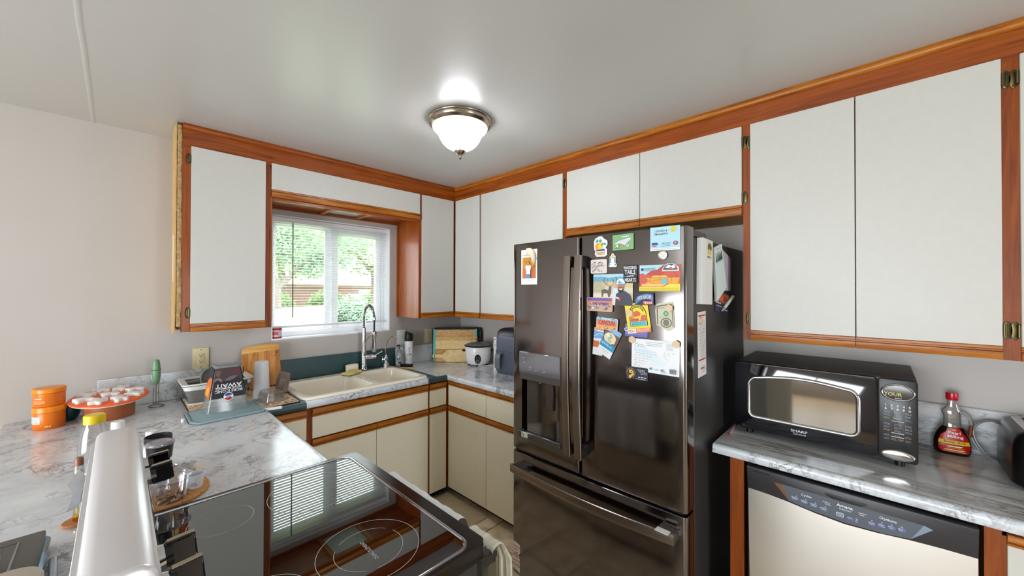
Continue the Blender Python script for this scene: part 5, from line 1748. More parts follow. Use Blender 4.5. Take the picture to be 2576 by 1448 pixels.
G().prism([(2.848, 0.850), (2.853, 0.842), (2.868, 0.836), (2.938, 0.836), (2.952, 0.842), (2.957, 0.850)], FDW, 0.0122, 0.0145, mat('grip_dark', (40, 40, 44), 0.4), 0.001).obj('grip', cpn)
bb = mat('button_blue_grey', (106, 120, 146), 0.4)
tw = flat((222, 226, 232))
g = G()
lt = G()
bv = mat('button_violet_grey', (100, 106, 148), 0.4)
for k in range(4):
    a, b = 2.763 + 0.0273 * k, 0.798 - 0.0022 * k
    G().prism(rrect(0.022, 0.0135, 0.005, 4, a, b), FDW, 0.0123, 0.0138, bb, 0.0006).obj('button', cpn)
    lt.scribble(FDW, a - 0.009, a + 0.009, b + 0.0025, 0.0142, 0.0016, tw, k).scribble(FDW, a - 0.007, a + 0.009, b - 0.002, 0.0142, 0.0016, tw, k + 10)
    lt.box(a + 0.004, a + 0.007, b + 0.0085, b + 0.0105, 0.0122, 0.0128, tw, 0, FDW)
for k in range(4):
    a, b = 2.968 + 0.0230 * k, 0.7915 + 0.003 * k
    G().prism(rrect(0.0195, 0.0135, 0.005, 4, a, b), FDW, 0.0123, 0.0138, bv, 0.0006).obj('button', cpn)
    lt.scribble(FDW, a - 0.008, a + 0.008, b + 0.0025, 0.0142, 0.0016, tw, k + 20).scribble(FDW, a - 0.006, a + 0.008, b - 0.002, 0.0142, 0.0016, tw, k + 30)
    lt.box(a - 0.001, a + 0.002, b + 0.0085, b + 0.0105, 0.0122, 0.0128, tw, 0, FDW)
G().prism(rrect(0.020, 0.014, 0.004, 4, 2.8885, 0.789), FDW, 0.0123, 0.0134, tw, 0.0004).prism(rrect(0.0175, 0.0115, 0.003, 4, 2.8885, 0.789), FDW, 0.0130, 0.0138, bb, 0.0004).obj('start_button', cpn)
G().prism(rrect(0.018, 0.012, 0.004, 4, 2.915, 0.786), FDW, 0.0123, 0.0138, bv, 0.0006).obj('button', cpn)
lt.scribble(FDW, 2.882, 2.896, 0.791, 0.0142, 0.0016, tw, 41).scribble(FDW, 2.883, 2.896, 0.787, 0.0142, 0.0016, tw, 42).scribble(FDW, 2.908, 2.922, 0.788, 0.0142, 0.0016, tw, 43)
for k in range(3):
    lt.box(2.928, 2.934, 0.7805 + 0.005 * k, 0.782 + 0.005 * k, 0.0122, 0.0128, tw, 0, FDW)
lt.text('Cycles', 0.0080, FDW, 2.797, 0.8185, 0.0127, tw).text('Options', 0.0085, FDW, 3.006, 0.8195, 0.0127, tw).text('Amana', 0.0095, FDW, 2.901, 0.8205, 0.0127, flat((244, 246, 248)), 0, 1.1).text('SofSound I', 0.0050, FDW, 2.902, 0.8095, 0.0127, tw)
lt.text('Washing', 0.0040, FDW, 2.852, 0.817, 0.0127, tw).text('Drying', 0.0040, FDW, 2.856, 0.811, 0.0127, tw).text('Sanitized', 0.0040, FDW, 2.946, 0.815, 0.0127, tw).text('Clean', 0.0040, FDW, 2.944, 0.809, 0.0127, tw)
lt.obj('lettering', cpn, smooth=0)
g = G()
for k in range(3):
    g.box(2.632 + 0.019 * k, 2.648 + 0.019 * k, 0.8525, 0.8565, 0.0118, 0.0123, M['dark'], 0, FDW)
g.obj('vent_slot', cpn)

# ------------------------------------------------------------------ microwave
mw = thing('microwave', 'black microwave oven with a chrome window ring on the right hand worktop', 'microwave', (-0.2, -2.80, ZC))
FM = F((-0.410, 0, 0), (0, -1, 0), (0, 0, 1))
G().box(-0.392, -0.030, -3.083, -2.515, 0.942, 1.2385, mat('microwave_case', (40, 36, 34), 0.45, bump=0.15, bscale=900), 0.004).obj('case', mw)
for x in (-0.36, -0.07):
    for y in (-3.04, -2.56):
        G().cyl((x, y, ZC), (x, y, 0.944), 0.014, M['black'], n=12).obj('foot', mw)
bgm = mat('microwave_front', (10, 10, 20), 0.05, spec=0.8, ior=1.7)
do = G().prism(rrect(0.470, 0.294, 0.012, 4, 2.7475, 1.0875), FM, -0.022, 0.0, bgm, 0.003).obj('door', mw)
kp = G().prism(rrect(0.102, 0.294, 0.010, 4, 3.0345, 1.0875), FM, -0.022, 0.0, mat('keypad_face', (40, 38, 38), 0.28, spec=0.4), 0.003).obj('control_panel', mw)


def tvshape(g0=0.0):
    """window outline: straight foot, bowed top, tight corners"""
    L, R, B, T = 2.560 - g0, 2.936 + g0, 0.9935 - g0, 1.185 + g0
    pts = []
    for k in range(7):
        t = PI + PI / 2 * k / 6
        pts.append((L + 0.032 + 0.032 * math.cos(t), B + 0.032 + 0.032 * math.sin(t)))
    for k in range(7):
        t = 1.5 * PI + PI / 2 * k / 6
        pts.append((R - 0.032 + 0.032 * math.cos(t), B + 0.032 + 0.032 * math.sin(t)))
    for k in range(6):
        t = PI / 2 * 0.8 * k / 5
        pts.append((R - 0.040 + 0.040 * math.cos(t), T - 0.048 + 0.045 * math.sin(t)))
    for k in range(1, 12):
        u_ = k / 12
        pts.append((R - 0.040 + (L - R + 0.080) * u_, T - 0.004 + 0.016 * math.sin(PI * u_)))
    for k in range(6):
        t = PI / 2 * 1.2 + PI / 2 * 0.8 * k / 5
        pts.append((L + 0.040 + 0.040 * math.cos(t), T - 0.048 + 0.045 * math.sin(t)))
    return pts


o1 = tvshape()
lo = []
for d, c_ in ((0.0, -0.001), (0.001, 0.005), (0.005, 0.0085), (0.009, 0.0085), (0.013, 0.005), (0.0145, -0.001)):
    lo.append([FM(a, b, c_) for a, b in (inset(o1, d) if d else o1)])
G().loft(lo, M['chrome'], False, False).obj('window_ring', do, smooth=60)
G().flatp(inset(o1, 0.014), FM, 0.0012, mat('microwave_window', (132, 128, 122), 0.05, 0.8)).obj('window', do)
g = G()
g.text('SHARP', 0.0105, FM, 2.747, 0.9745, 0.0004, flat((226, 226, 230)), 0, 1.25).text('Carousel', 0.0070, FM, 2.748, 0.9630, 0.0004, flat((206, 206, 214)), 0, 1.2)
g.obj('lettering', do, smooth=0)
oc = (3.0345, 1.1880)
e1 = ell(0.0455, 0.0325, 36, *oc)
lo = []
for d, c_ in ((0.0, -0.001), (0.001, 0.004), (0.0035, 0.006), (0.006, 0.005), (0.008, -0.0005)):
    lo.append([FM(a, b, c_) for a, b in (inset(e1, d) if d else e1)])
G().loft(lo, M['chrome'], False, False).obj('display_ring', kp, smooth=60)
G().flatp(ell(0.038, 0.025, 32, *oc), FM, 0.0008, mat('display_glass', (74, 72, 68), 0.06, 0.6)).obj('display', kp)
e2 = ell(0.0455, 0.0195, 36, 3.0335, 0.9620)
G().loft([[FM(a, b, c_) for a, b in (inset(e2, d) if d else e2)] for d, c_ in ((0.0, -0.001), (0.0015, 0.004), (0.005, 0.006), (0.010, 0.0068))], mat('door_button_chrome', (230, 228, 224), 0.07, 1.0), False, True).obj('door_button', kp, smooth=60)
g = G()
yl = mat('led_digits', (206, 186, 96), 0.4)
g.text('YOUR', 0.0130, FM, 3.022, 1.1805, 0.0012, yl, 0, 0.9).text('SENSOR', 0.0030, FM, 3.036, 1.1675, 0.0012, tw, 0, 1.2)
for k, dch in enumerate('1234567890'):
    g.text(dch, 0.0080, FM, 3.0035 + 0.0153 * (k % 5), 1.139 - 0.0125 * (k // 5), 0.0004, flat((226, 226, 226)), 0, 1.2)
gc = [flat((176, 176, 180)), flat((150, 156, 176)), flat((186, 160, 140))]
rows = [(1.117, 3), (1.106, 3), (1.095, 3), (1.073, 3), (1.062, 3), (1.051, 3), (1.033, 3), (1.020, 4)]
for i, (b, nc) in enumerate(rows):
    for j in range(nc):
        a = 3.007 + (0.0275 if nc == 3 else 0.0187) * j
        for q in range(2):
            g.scribble(FM, a - 0.009, a + 0.009 if nc == 3 else a + 0.006, b - 0.0038 * q, 0.0004, 0.0017, gc[(i + j) % 3], i * 9 + j * 2 + q)
for b, cc in ((1.084, (140, 170, 190)), (1.0415, (170, 176, 196)), (1.0275, (200, 170, 130))):
    g.flatp([(3.018, b - 0.0015), (3.050, b - 0.0015), (3.050, b + 0.0015), (3.018, b + 0.0015)], FM, 0.0004, flat(cc))
g.flatp([(3.022, 1.092), (3.045, 1.092), (3.045, 1.099), (3.022, 1.099)], FM, 0.0003, flat((120, 120, 124)))
g.obj('lettering', kp, smooth=0)

t = thing('striped_straw', 'red and white striped straw lying beside the microwave, next to the fridge', 'straw', (-0.40, -2.497, ZC))
g = G()
for k in range(12):
    a, b_ = k / 12, (k + 1) / 12
    p0, p1 = V((-0.48, -2.505, ZC + 0.006)), V((-0.355, -2.4965, ZC + 0.006))
    g.cyl(p0.lerp(p1, a), p0.lerp(p1, b_), 0.006, M['whitep'] if k % 2 else mat('straw_red', (150, 40, 40), 0.4), n=12)
g.obj('straw', t)

# ------------------------------------------------------------------ syrup bottle
sy = thing('syrup_bottle', 'half-full dark syrup bottle with a red cap and handle, right of the microwave', 'bottle', (-0.070, -3.193, ZC))
fr = F((-0.070, -3.193, ZC), (0.06, -1, 0), (0.0, 0.0, 1.0))        # u right, v up, n to the viewer


def slab_loops(rows, n=28, off=0.0):
    lo = []
    for z, wl_, wr_, d in rows:
        l = []
        for k in range(n):
            t_ = 2 * PI * k / n
            ca, sa = math.cos(t_), math.sin(t_)
            ca = math.copysign(abs(ca) ** 0.75, ca)
            sa = math.copysign(abs(sa) ** 0.75, sa)
            l.append(fr((wr_ if ca > 0 else wl_) * ca, z, (d - off) * sa))
        lo.append(l)
    return lo


body = [(0.0, 0.044, 0.042, 0.022), (0.004, 0.049, 0.046, 0.026), (0.02, 0.0525, 0.0495, 0.029), (0.045, 0.052, 0.049, 0.029), (0.075, 0.046, 0.044, 0.027), (0.095, 0.037, 0.037, 0.024), (0.108, 0.029, 0.030, 0.021)]
top = [(0.108, 0.029, 0.030, 0.021), (0.125, 0.026, 0.0245, 0.020), (0.150, 0.026, 0.024, 0.020), (0.163, 0.030, 0.024, 0.020), (0.171, 0.030, 0.022, 0.019), (0.182, 0.020, 0.018, 0.016), (0.196, 0.014, 0.014, 0.014), (0.212, 0.014, 0.014, 0.014)]
G().loft(slab_loops(body), mat('syrup', (30, 10, 8), 0.06, spec=0.6), True, True).obj('syrup', sy)
G().loft(slab_loops(top), clear('bottle_clear', (236, 232, 228), 0.16, 0.06, 0.14), False, False).obj('bottle_top', sy)
hdl = [fr(0.017, 0.168, 0), fr(0.030, 0.166, 0), fr(0.042, 0.156, 0), fr(0.048, 0.140, 0), fr(0.0495, 0.120, 0), fr(0.0485, 0.100, 0), fr(0.046, 0.075, 0)]
G().tube(hdl[:5], [0.008, 0.008, 0.0075, 0.0065, 0.0065], MATS['bottle_clear'], 10).tube(hdl[4:], [0.0065, 0.0065, 0.006], mat('syrup_amber', (120, 58, 20), 0.1), 10).obj('handle', sy)
G().lathe([(0.0165, 0.212), (0.0175, 0.216), (0.0175, 0.236), (0.0165, 0.240), (0.010, 0.241)], None, mat('red_cap', (196, 22, 34), 0.25), 24, F(fr(0, 0, 0), (1, 0, 0), (0, 1, 0))).obj('cap', sy)


def onb(a, z, lift):
    """point on the front of the bottle"""
    for (z0, l0, r0, d0), (z1, l1, r1, d1) in zip(body, body[1:]):
        if z0 <= z <= z1:
            t_ = (z - z0) / (z1 - z0)
            w_ = (r0 + (r1 - r0) * t_) if a > 0 else (l0 + (l1 - l0) * t_)
            d_ = d0 + (d1 - d0) * t_
            q = min(1, abs(a) / w_)
            ca = q ** (1 / 0.75)
            return fr(a, z, d_ * max(0.0, 1 - ca * ca) ** (0.75 / 2) + lift)
    return fr(a, z, body[-1][3] * 0.9 + lift)


def decal(g, rows, m, lift, n=14):
    g.loft([[onb(a0 + (a1 - a0) * k / n, z, lift) for k in range(n + 1)] for z, a0, a1 in rows], m, False, False, closed=False)


g = G()
rdl = mat('label_red', (190, 24, 26), 0.35)
decal(g, [(0.012, -0.028, 0.036), (0.018, -0.037, 0.042), (0.030, -0.041, 0.044), (0.045, -0.041, 0.043), (0.060, -0.038, 0.040), (0.075, -0.034, 0.036), (0.082, -0.027, 0.030), (0.090, -0.019, 0.024), (0.100, -0.016, 0.021), (0.1065, -0.009, 0.014)], rdl, 0.0006)
decal(g, [(0.044, -0.041, 0.043), (0.058, -0.0385, 0.0405)], flat((232, 196, 40)), 0.0010)
decal(g, [(0.014, -0.026, 0.030), (0.018, -0.030, 0.034)], flat((226, 150, 60)), 0.0010)
decal(g, [(0.020, -0.026, 0.026), (0.024, -0.022, 0.030)], flat((240, 214, 160)), 0.0011)
decal(g, [(0.027, -0.022, 0.024), (0.031, -0.018, 0.030)], flat((206, 120, 50)), 0.0011)
decal(g, [(0.033, -0.020, 0.018), (0.038, -0.010, 0.024)], flat((244, 226, 186)), 0.0011)
decal(g, [(0.036, -0.037, -0.026), (0.041, -0.037, -0.028)], flat((150, 170, 50)), 0.0011)
decal(g, [(0.096, -0.006, 0.006), (0.101, -0.005, 0.007)], flat((220, 170, 60)), 0.0011)
g.obj('label', sy)
g = G()


def bent_text(g, s, hh, a, z, m, sx=1.0, lift=0.0016):
    vs_, fs_2 = text_mesh(s)
    k = hh / 0.70
    g.add([onb(a + v.x * k * sx, z + v.y * k, lift) for v in vs_], fs_2, m)


bent_text(g, 'Pearl', 0.0105, 0.002, 0.0875, flat((248, 240, 236)), 1.1)
bent_text(g, 'Milling', 0.0105, 0.004, 0.0735, flat((248, 240, 236)), 1.1)
bent_text(g, 'Butter Rich', 0.0080, 0.002, 0.0520, flat((70, 40, 14)), 1.1)
g.obj('lettering', sy, smooth=0)

# ------------------------------------------------------------------ toaster with its cord
to = thing('toaster', 'black toaster with a pale top, cut off at the right edge', 'toaster', (-0.2, -3.40, ZC))
g = G()
fr = FZ(-0.20, -3.395, ZC, 0)
g.loft([[fr(a, b, z) for a, b in rrect(0.31 - 2 * d, 0.19 - 2 * d, 0.055 - min(d, 0.03), 6)] for d, z in ((0.008, 0.008), (0.0, 0.014), (0.0, 0.12), (0.004, 0.150), (0.014, 0.172), (0.026, 0.182))], mat('toaster_black', (11, 10, 11), 0.30, spec=0.35))
g.obj('shell', to)
tp = G().prism(rrect(0.25, 0.13, 0.035, 6), F(fr(0, 0, 0.1815), (1, 0, 0), (0, 1, 0)), 0, 0.004, mat('toaster_top', (206, 204, 204), 0.25, 0.7), 0.002).obj('top_plate', to)
for b in (-0.028, 0.028):
    G().box(-0.10, 0.10, b - 0.013, b + 0.013, 0.1852, 0.1862, M['dark'], 0, fr).obj('slot', tp)
for a in (-0.11, 0.11):
    for b in (-0.06, 0.06):
        G().cyl(fr(a, b, 0), fr(a, b, 0.01), 0.012, M['black'], n=10).obj('foot', to)
cd = [V((-0.045, -3.325, 1.05)), V((-0.055, -3.300, 1.062)), V((-0.06, -3.272, 1.055)), V((-0.065, -3.252, 1.035)), V((-0.07, -3.247, 1.01)), V((-0.075, -3.255, 0.975)), V((-0.085, -3.275, 0.94)), V((-0.10, -3.30, 0.922)), V((-0.09, -3.33, 0.919)), V((-0.05, -3.36, 0.92))]
fine = []
for i in range(len(cd) - 1):
    p0, p1, p2, p3 = cd[max(i - 1, 0)], cd[i], cd[i + 1], cd[min(i + 2, len(cd) - 1)]
    for q in range(6):
        t_ = q / 6
        fine.append(0.5 * ((2 * p1) + (p2 - p0) * t_ + (2 * p0 - 5 * p1 + 4 * p2 - p3) * t_ ** 2 + (3 * p1 - p0 - 3 * p2 + p3) * t_ ** 3))
fine.append(cd[-1])
G().tube(fine, 0.0035, mat('cord_grey', (120, 122, 124), 0.35), 8).tube([p + V((0.004, 0.008, 0)) for p in fine], 0.0035, MATS['cord_grey'], 8).obj('cord', to)

# ------------------------------------------------------------------ ceiling light
cl = thing('ceiling_light', 'flush ceiling light with a brushed nickel ring and a frosted white glass bowl', 'ceiling light', (-1.131, -1.420, 2.44))
o = (-1.131, -1.420, 2.44)
G().lathe([(0.150, -0.0005), (0.163, -0.0008), (0.1655, -0.005), (0.164, -0.010), (0.159, -0.013), (0.160, -0.022), (0.157, -0.030), (0.150, -0.033), (0.148, -0.038), (0.143, -0.040), (0.130, -0.040)], o, M['nickel'], 56, cap0=False).obj('canopy_ring', cl, smooth=50)
gm = mat('frosted_bowl', (246, 248, 255), 0.35, emit=1.0)
# glow graded by height, strongest at the foot: more light down, less ceiling halo
nt = gm.node_tree
tc = nt.nodes.new('ShaderNodeTexCoord')
sx_ = nt.nodes.new('ShaderNodeSeparateXYZ')
nt.links.new(tc.outputs['Object'], sx_.inputs[0])
mr = nt.nodes.new('ShaderNodeMapRange')
nt.links.new(sx_.outputs['Z'], mr.inputs[0])
mr.inputs[1].default_value = -0.045
mr.inputs[2].default_value = -0.11
mr.inputs[3].default_value = 1.2
mr.inputs[4].default_value = 20.0
nt.links.new(mr.outputs[0], nt.nodes['Principled BSDF'].inputs['Emission Strength'])
G().lathe([(0.142, -0.040), (0.141, -0.047), (0.131, -0.058), (0.118, -0.070), (0.110, -0.083), (0.107, -0.092), (0.101, -0.104), (0.090, -0.121), (0.074, -0.137), (0.055, -0.148), (0.034, -0.154), (0.012, -0.156)], o, gm, 56, cap0=False).obj('glass_bowl', cl, smooth=60)
g = G()
g.lathe([(0.004, -0.152), (0.026, -0.158), (0.030, -0.163), (0.026, -0.172), (0.018, -0.180), (0.010, -0.184), (0.006, -0.186), (0.005, -0.191), (0.0085, -0.194), (0.0085, -0.199), (0.005, -0.203), (0.002, -0.205)], o, M['nickel'], 24)
for k in range(8):
    t_ = 2 * PI * k / 8
    g.tube([V(o) + V((0.034 * math.cos(t_), 0.034 * math.sin(t_), -0.1535)), V(o) + V((0.030 * math.cos(t_), 0.030 * math.sin(t_), -0.163))], 0.0022, M['nickel'], 6)
g.ring(F((o[0], o[1], o[2] - 0.1555), (1, 0, 0), (0, 1, 0)), 0.031, 0.036, 0, M['nickel'], 30)
g.obj('finial', cl)
# ------------------------------------------------------------------ outlets
def outlet(name, label, x, z, w, h, m, kind):
    t = thing(name, label, 'outlet' if kind != 's' else 'switch', (x, -0.001, z))
    fr = F((x, -0.0005, z), (1, 0, 0), (0, 0, 1))
    pl = G().prism(rrect(w, h, 0.004, 3), fr, 0, 0.006, m, 0.002).obj('plate', t)
    if kind == 'o':
        G().prism(rrect(0.036, 0.066, 0.003, 2), fr, 0.004, 0.0075, m, 0.001).obj('receptacle', t)
        g = G()
        for s_ in (-0.018, 0.018):
            for a in (-0.0065, 0.0065):
                g.box(a - 0.001, a + 0.001, s_ - 0.001, s_ + 0.006, 0.0072, 0.0078, M['dark'], 0, fr)
            g.prism(ell(0.0026, 0.0026, 10, 0, s_ - 0.006), fr, 0.0072, 0.0078, M['dark'])
        g.obj('slots', t)
    else:
        G().box(-0.005, 0.005, -0.010, 0.010, 0.005, 0.014, m, 0.002, fr).obj('toggle', t)
    for s_ in (-1, 1):
        G().prism(ell(0.003, 0.003, 10, 0, s_ * h * 0.41), fr, 0.0055, 0.0066, M['brass']).obj('screw', t)


outlet('wall_outlet', 'ivory wall outlet left of the window, behind the dish rack', -2.008, 1.136, 0.078, 0.131, M['ivory'], 'o')
outlet('wall_outlet', 'ivory wall outlet in the corner beside the teal edged cutting board', -0.378, 1.142, 0.074, 0.128, M['ivory'], 'o')
outlet('wall_switch', 'white wall switch plate behind the white water bottle', -0.655, 1.148, 0.080, 0.126, M['whitep'], 's')

# ------------------------------------------------------------------ sink side objects
def spline(cd, n=6):
    out = []
    for i in range(len(cd) - 1):
        p0, p1, p2, p3 = cd[max(i - 1, 0)], cd[i], cd[i + 1], cd[min(i + 2, len(cd) - 1)]
        for q in range(n):
            t_ = q / n
            out.append(0.5 * ((2 * p1) + (p2 - p0) * t_ + (2 * p0 - 5 * p1 + 4 * p2 - p3) * t_ ** 2 + (3 * p1 - p0 - 3 * p2 + p3) * t_ ** 3))
    return out + [cd[-1]]


x, y = -0.713, -0.078
t = thing('soap_bottle', 'clear hand soap bottle with a black pump, left of the white bottle', 'bottle', (x, y, ZC))
G().lathe([(0.028, 0), (0.031, 0.004), (0.032, 0.02), (0.032, 0.085), (0.029, 0.10), (0.018, 0.118), (0.0125, 0.124), (0.0125, 0.134)], (x, y, ZC), clear('soap_plastic', (226, 234, 230), 0.15, 0.05, 0.35), 24).obj('bottle', t)
g = G()
g.lathe([(0.015, 0.130), (0.015, 0.146), (0.010, 0.150)], (x, y, ZC), M['clear'], 16)
g.obj('collar', t)
G().cyl((x, y, ZC + 0.146), (x, y, ZC + 0.176), 0.004, M['black'], n=10).box(x - 0.024, x + 0.008, y - 0.006, y + 0.006, ZC + 0.174, ZC + 0.184, M['black'], 0.003).obj('pump', t)
fr = F((x, y, ZC), (0.72, -0.69, 0), (0, 0, 1))
g = G()
for z0, z1, a0, a1, col in ((0.060, 0.078, -0.35, 0.45, (52, 120, 180)), (0.032, 0.046, -0.1, 0.75, (44, 50, 110)), (0.030, 0.050, -0.62, -0.15, (226, 190, 70)), (0.028, 0.032, -0.2, 0.3, (200, 150, 160))):
    g.loft([[fr(0.0326 * math.sin(a0 + (a1 - a0) * k / 8), z, 0.0326 * math.cos(a0 + (a1 - a0) * k / 8)) for k in range(9)] for z in (z0, z1)], flat(col), False, False, closed=False)
g.obj('label', t)

x, y = -0.619, -0.070
t = thing('water_bottle', 'white steel water bottle with a black flip lid and vertical logo', 'bottle', (x, y, ZC))
G().lathe([(0.033, 0), (0.0355, 0.003), (0.0355, 0.20), (0.0345, 0.206), (0.032, 0.208)], (x, y, ZC), mat('white_enamel', (240, 240, 242), 0.3), 28).obj('body', t)
g = G()
g.lathe([(0.0345, 0.206), (0.0355, 0.210), (0.0350, 0.245), (0.0345, 0.262)], (x, y, ZC), M['black'], 28, cap1=False)
lo = [[V((x + r_ * math.cos(2 * PI * k / 28), y + r_ * math.sin(2 * PI * k / 28), ZC + h_ - 0.010 * (math.cos(2 * PI * k / 28) * 0.72 - math.sin(2 * PI * k / 28) * 0.69))) for k in range(28)] for r_, h_ in ((0.0345, 0.264), (0.0345, 0.272), (0.031, 0.276), (0.02, 0.2765))]
g.loft(lo, M['black'])
g.obj('lid', t)
g = G()
for s_, hh, z in (('Q', 0.024, 0.093), ('INLINE', 0.0095, 0.135)):
    vs_, fs_2 = text_mesh(s_)
    k = hh / 0.70
    fr = F((x, y, ZC), (0.76, -0.65, 0), (0, 0, 1))
    off_ = 0.0 if s_ == 'Q' else 0.0
    g.add([fr(0.0358 * math.sin((-v.y * k + off_) / 0.0358 + 0.25), z + v.x * k, 0.0358 * math.cos((-v.y * k + off_) / 0.0358 + 0.25)) for v in vs_], fs_2, flat((40, 42, 50)))
for k in range(4):
    pts = []
    for q in range(17):
        th = PI * 1.05 + PI * 0.9 * q / 16
        a = (0.020 + 0.003 * k) * math.cos(th) / 1.2
        b = 0.078 - 0.007 * k + (0.022 + 0.004 * k) * math.sin(th) * 0.55
        pts.append(fr(0.0357 * math.sin(a / 0.0358 + 0.25), b, 0.0357 * math.cos(a / 0.0358 + 0.25)))
    g.tube(pts, 0.0008, flat((40, 42, 50)), 4)
g.obj('lettering', t, smooth=0)

t = thing('scrub_brush', 'black bristled scrub brush with a pale wooden back lying by the sink', 'brush', (-0.712, -0.19, ZC))
fr = FZ(-0.708, -0.185, ZC, -57)
G().prism(rrect(0.115, 0.034, 0.010, 4), fr, 0.0, 0.013, M['bx'], 0.003).obj('handle', t)
g = G()
rr_ = random.Random(4)
for i in range(11):
    for j in range(4):
        a, b = -0.045 + 0.009 * i, -0.0115 + 0.0077 * j
        g.cyl(fr(a, b, 0.012), fr(a + rr_.uniform(-.001, .001), b + rr_.uniform(-.001, .001), 0.036), 0.0046, M['black'], 0.0052, n=6)
g.obj('bristles', t)

t = thing('sponge', 'yellow and green wavy sponge lying across the sink divider', 'sponge', (-1.155, -0.165, 0.9285))
fr = FZ(-1.150, -0.160, 0.9295, 28)
lo_, hi = [], []
wav = [(-0.066 + 0.132 * k / 12) for k in range(13)]
out = [(a, 0.032 + 0.004 * math.sin(a * 60)) for a in wav] + [(a, -0.032 + 0.004 * math.sin(a * 60)) for a in wav[::-1]]
out = out[::-1]
G().prism(out, fr, 0.007, 0.024, mat('yellow_foam', (230, 206, 120), 0.9, bump=0.8, bscale=250), 0.002).obj('foam', t)
G().prism(out, fr, 0.0, 0.007, mat('scour_green', (110, 130, 96), 0.95, bump=0.8, bscale=300)).obj('scouring_pad', t)

t = thing('sponge_holder', 'cream plastic cup behind the yellow sponge, left of the faucet', 'holder', (-1.113, -0.078, 0.9285))
fr = FZ(-1.113, -0.078, 0.929, 0)
G().loft([[fr(a, b, z) for a, b in rrect(0.095 - 2 * d, 0.048 - 2 * d, 0.020, 5)] for d, z in ((0.004, 0), (0, 0.006), (0, 0.056), (0.003, 0.058), (0.004, 0.05), (0.006, 0.01))], M['sink'], True, True).obj('cup', t)

# ------------------------------------------------------------------ corner: boards, rice cooker, cartons, air fryer
# things lean across the corner; frame: u along the diagonal, v up (leaning back), n to the room
du = V((0.757, -0.653, 0))


def diag(off, lean, x0=-0.352, y0=-0.062):
    nrm = V((-0.653, -0.757, 0))
    v = V((0, 0, 1)) * math.cos(lean) - nrm * math.sin(lean)
    return F(V((x0, y0, ZC)) + nrm * off, du, v)


fr = diag(0.018, 0.10)
t = thing('serving_tray', 'black rimmed tray standing across the corner behind the boards', 'tray', fr(0.2, 0, 0))
g = G()
g.prism(rrect(0.440, 0.300, 0.03, 6, 0.205, 0.152), fr, 0.0, 0.004, mat('tray_black', (30, 29, 30), 0.5))
o_ = rrect(0.440, 0.300, 0.03, 6, 0.205, 0.152)
g.loft([[fr(a, b, c_) for a, b in (inset(o_, d) if d else o_)] for d, c_ in ((0, 0), (0, 0.018), (0.004, 0.020), (0.008, 0.018), (0.010, 0.003))], MATS['tray_black'], False, False)
g.obj('tray_body', t)
fr = diag(0.040, 0.10)
t = thing('cutting_board', 'large bamboo cutting board with turquoise end strips, in the corner', 'cutting board', fr(0.2, 0, 0))
tq = mat('turquoise_silicone', (92, 200, 188), 0.5)
G().box(0.010, 0.372, 0.002, 0.285, 0, 0.014, M['bx'], 0.003, fr).obj('board', t)
G().prism(rrect(0.022, 0.290, 0.009, 4, 0.004, 0.147), fr, -0.001, 0.0155, tq, 0.003).obj('end_strip', t)
G().prism(rrect(0.022, 0.290, 0.009, 4, 0.378, 0.147), fr, -0.001, 0.0155, tq, 0.003).obj('end_strip', t)
fr = diag(0.060, 0.10)
t = thing('cutting_board', 'striped bamboo board standing in front of the turquoise edged one', 'cutting board', fr(0.2, 0, 0))
bd = [M['b' + 'x'], wood('bamboo_pale', (222, 182, 118), (240, 208, 150), (246, 218, 166), 'x', 0.5, 1.0, 0.0), wood('bamboo_warm', (166, 112, 56), (198, 146, 84), (212, 162, 100), 'x', 0.5, 1.0, 0.0)]
for k in range(6):
    z0, z1 = 0.002 + 0.0375 * k, 0.002 + 0.0375 * (k + 1)
    G().box(0.016, 0.390, z0, z1, 0, 0.016, bd[(k + (k % 2)) % 3], 0.0008, fr).obj('bamboo_strip', t)
fr = diag(0.082, 0.11)
t = thing('paddle_board', 'small paddle shaped wooden board with a leather loop, front of the corner boards', 'cutting board', fr(0.2, 0, 0))
pd = [(0.078, 0.070), (0.0, 0.0705), (-0.006, 0.066), (-0.007, 0.047), (0.0, 0.043), (0.072, 0.041), (0.086, 0.034), (0.098, 0.014), (0.108, 0.004), (0.120, 0.001), (0.300, 0.001), (0.310, 0.006), (0.312, 0.1), (0.300, 0.112), (0.125, 0.110), (0.112, 0.104), (0.096, 0.084)]
G().prism(pd[::-1] if False else pd, fr, 0, 0.013, bd[1], 0.002).obj('board', t)
lp = [fr(0.012, 0.058, 0.014), fr(0.010, 0.066, 0.016), fr(0.011, 0.045, 0.017), fr(0.016, 0.020, 0.018), fr(0.006, 0.004, 0.018)]
G().tube(spline([V(p) for p in lp], 4), 0.0018, mat('leather_loop', (110, 56, 36), 0.7), 6).obj('loop', t)

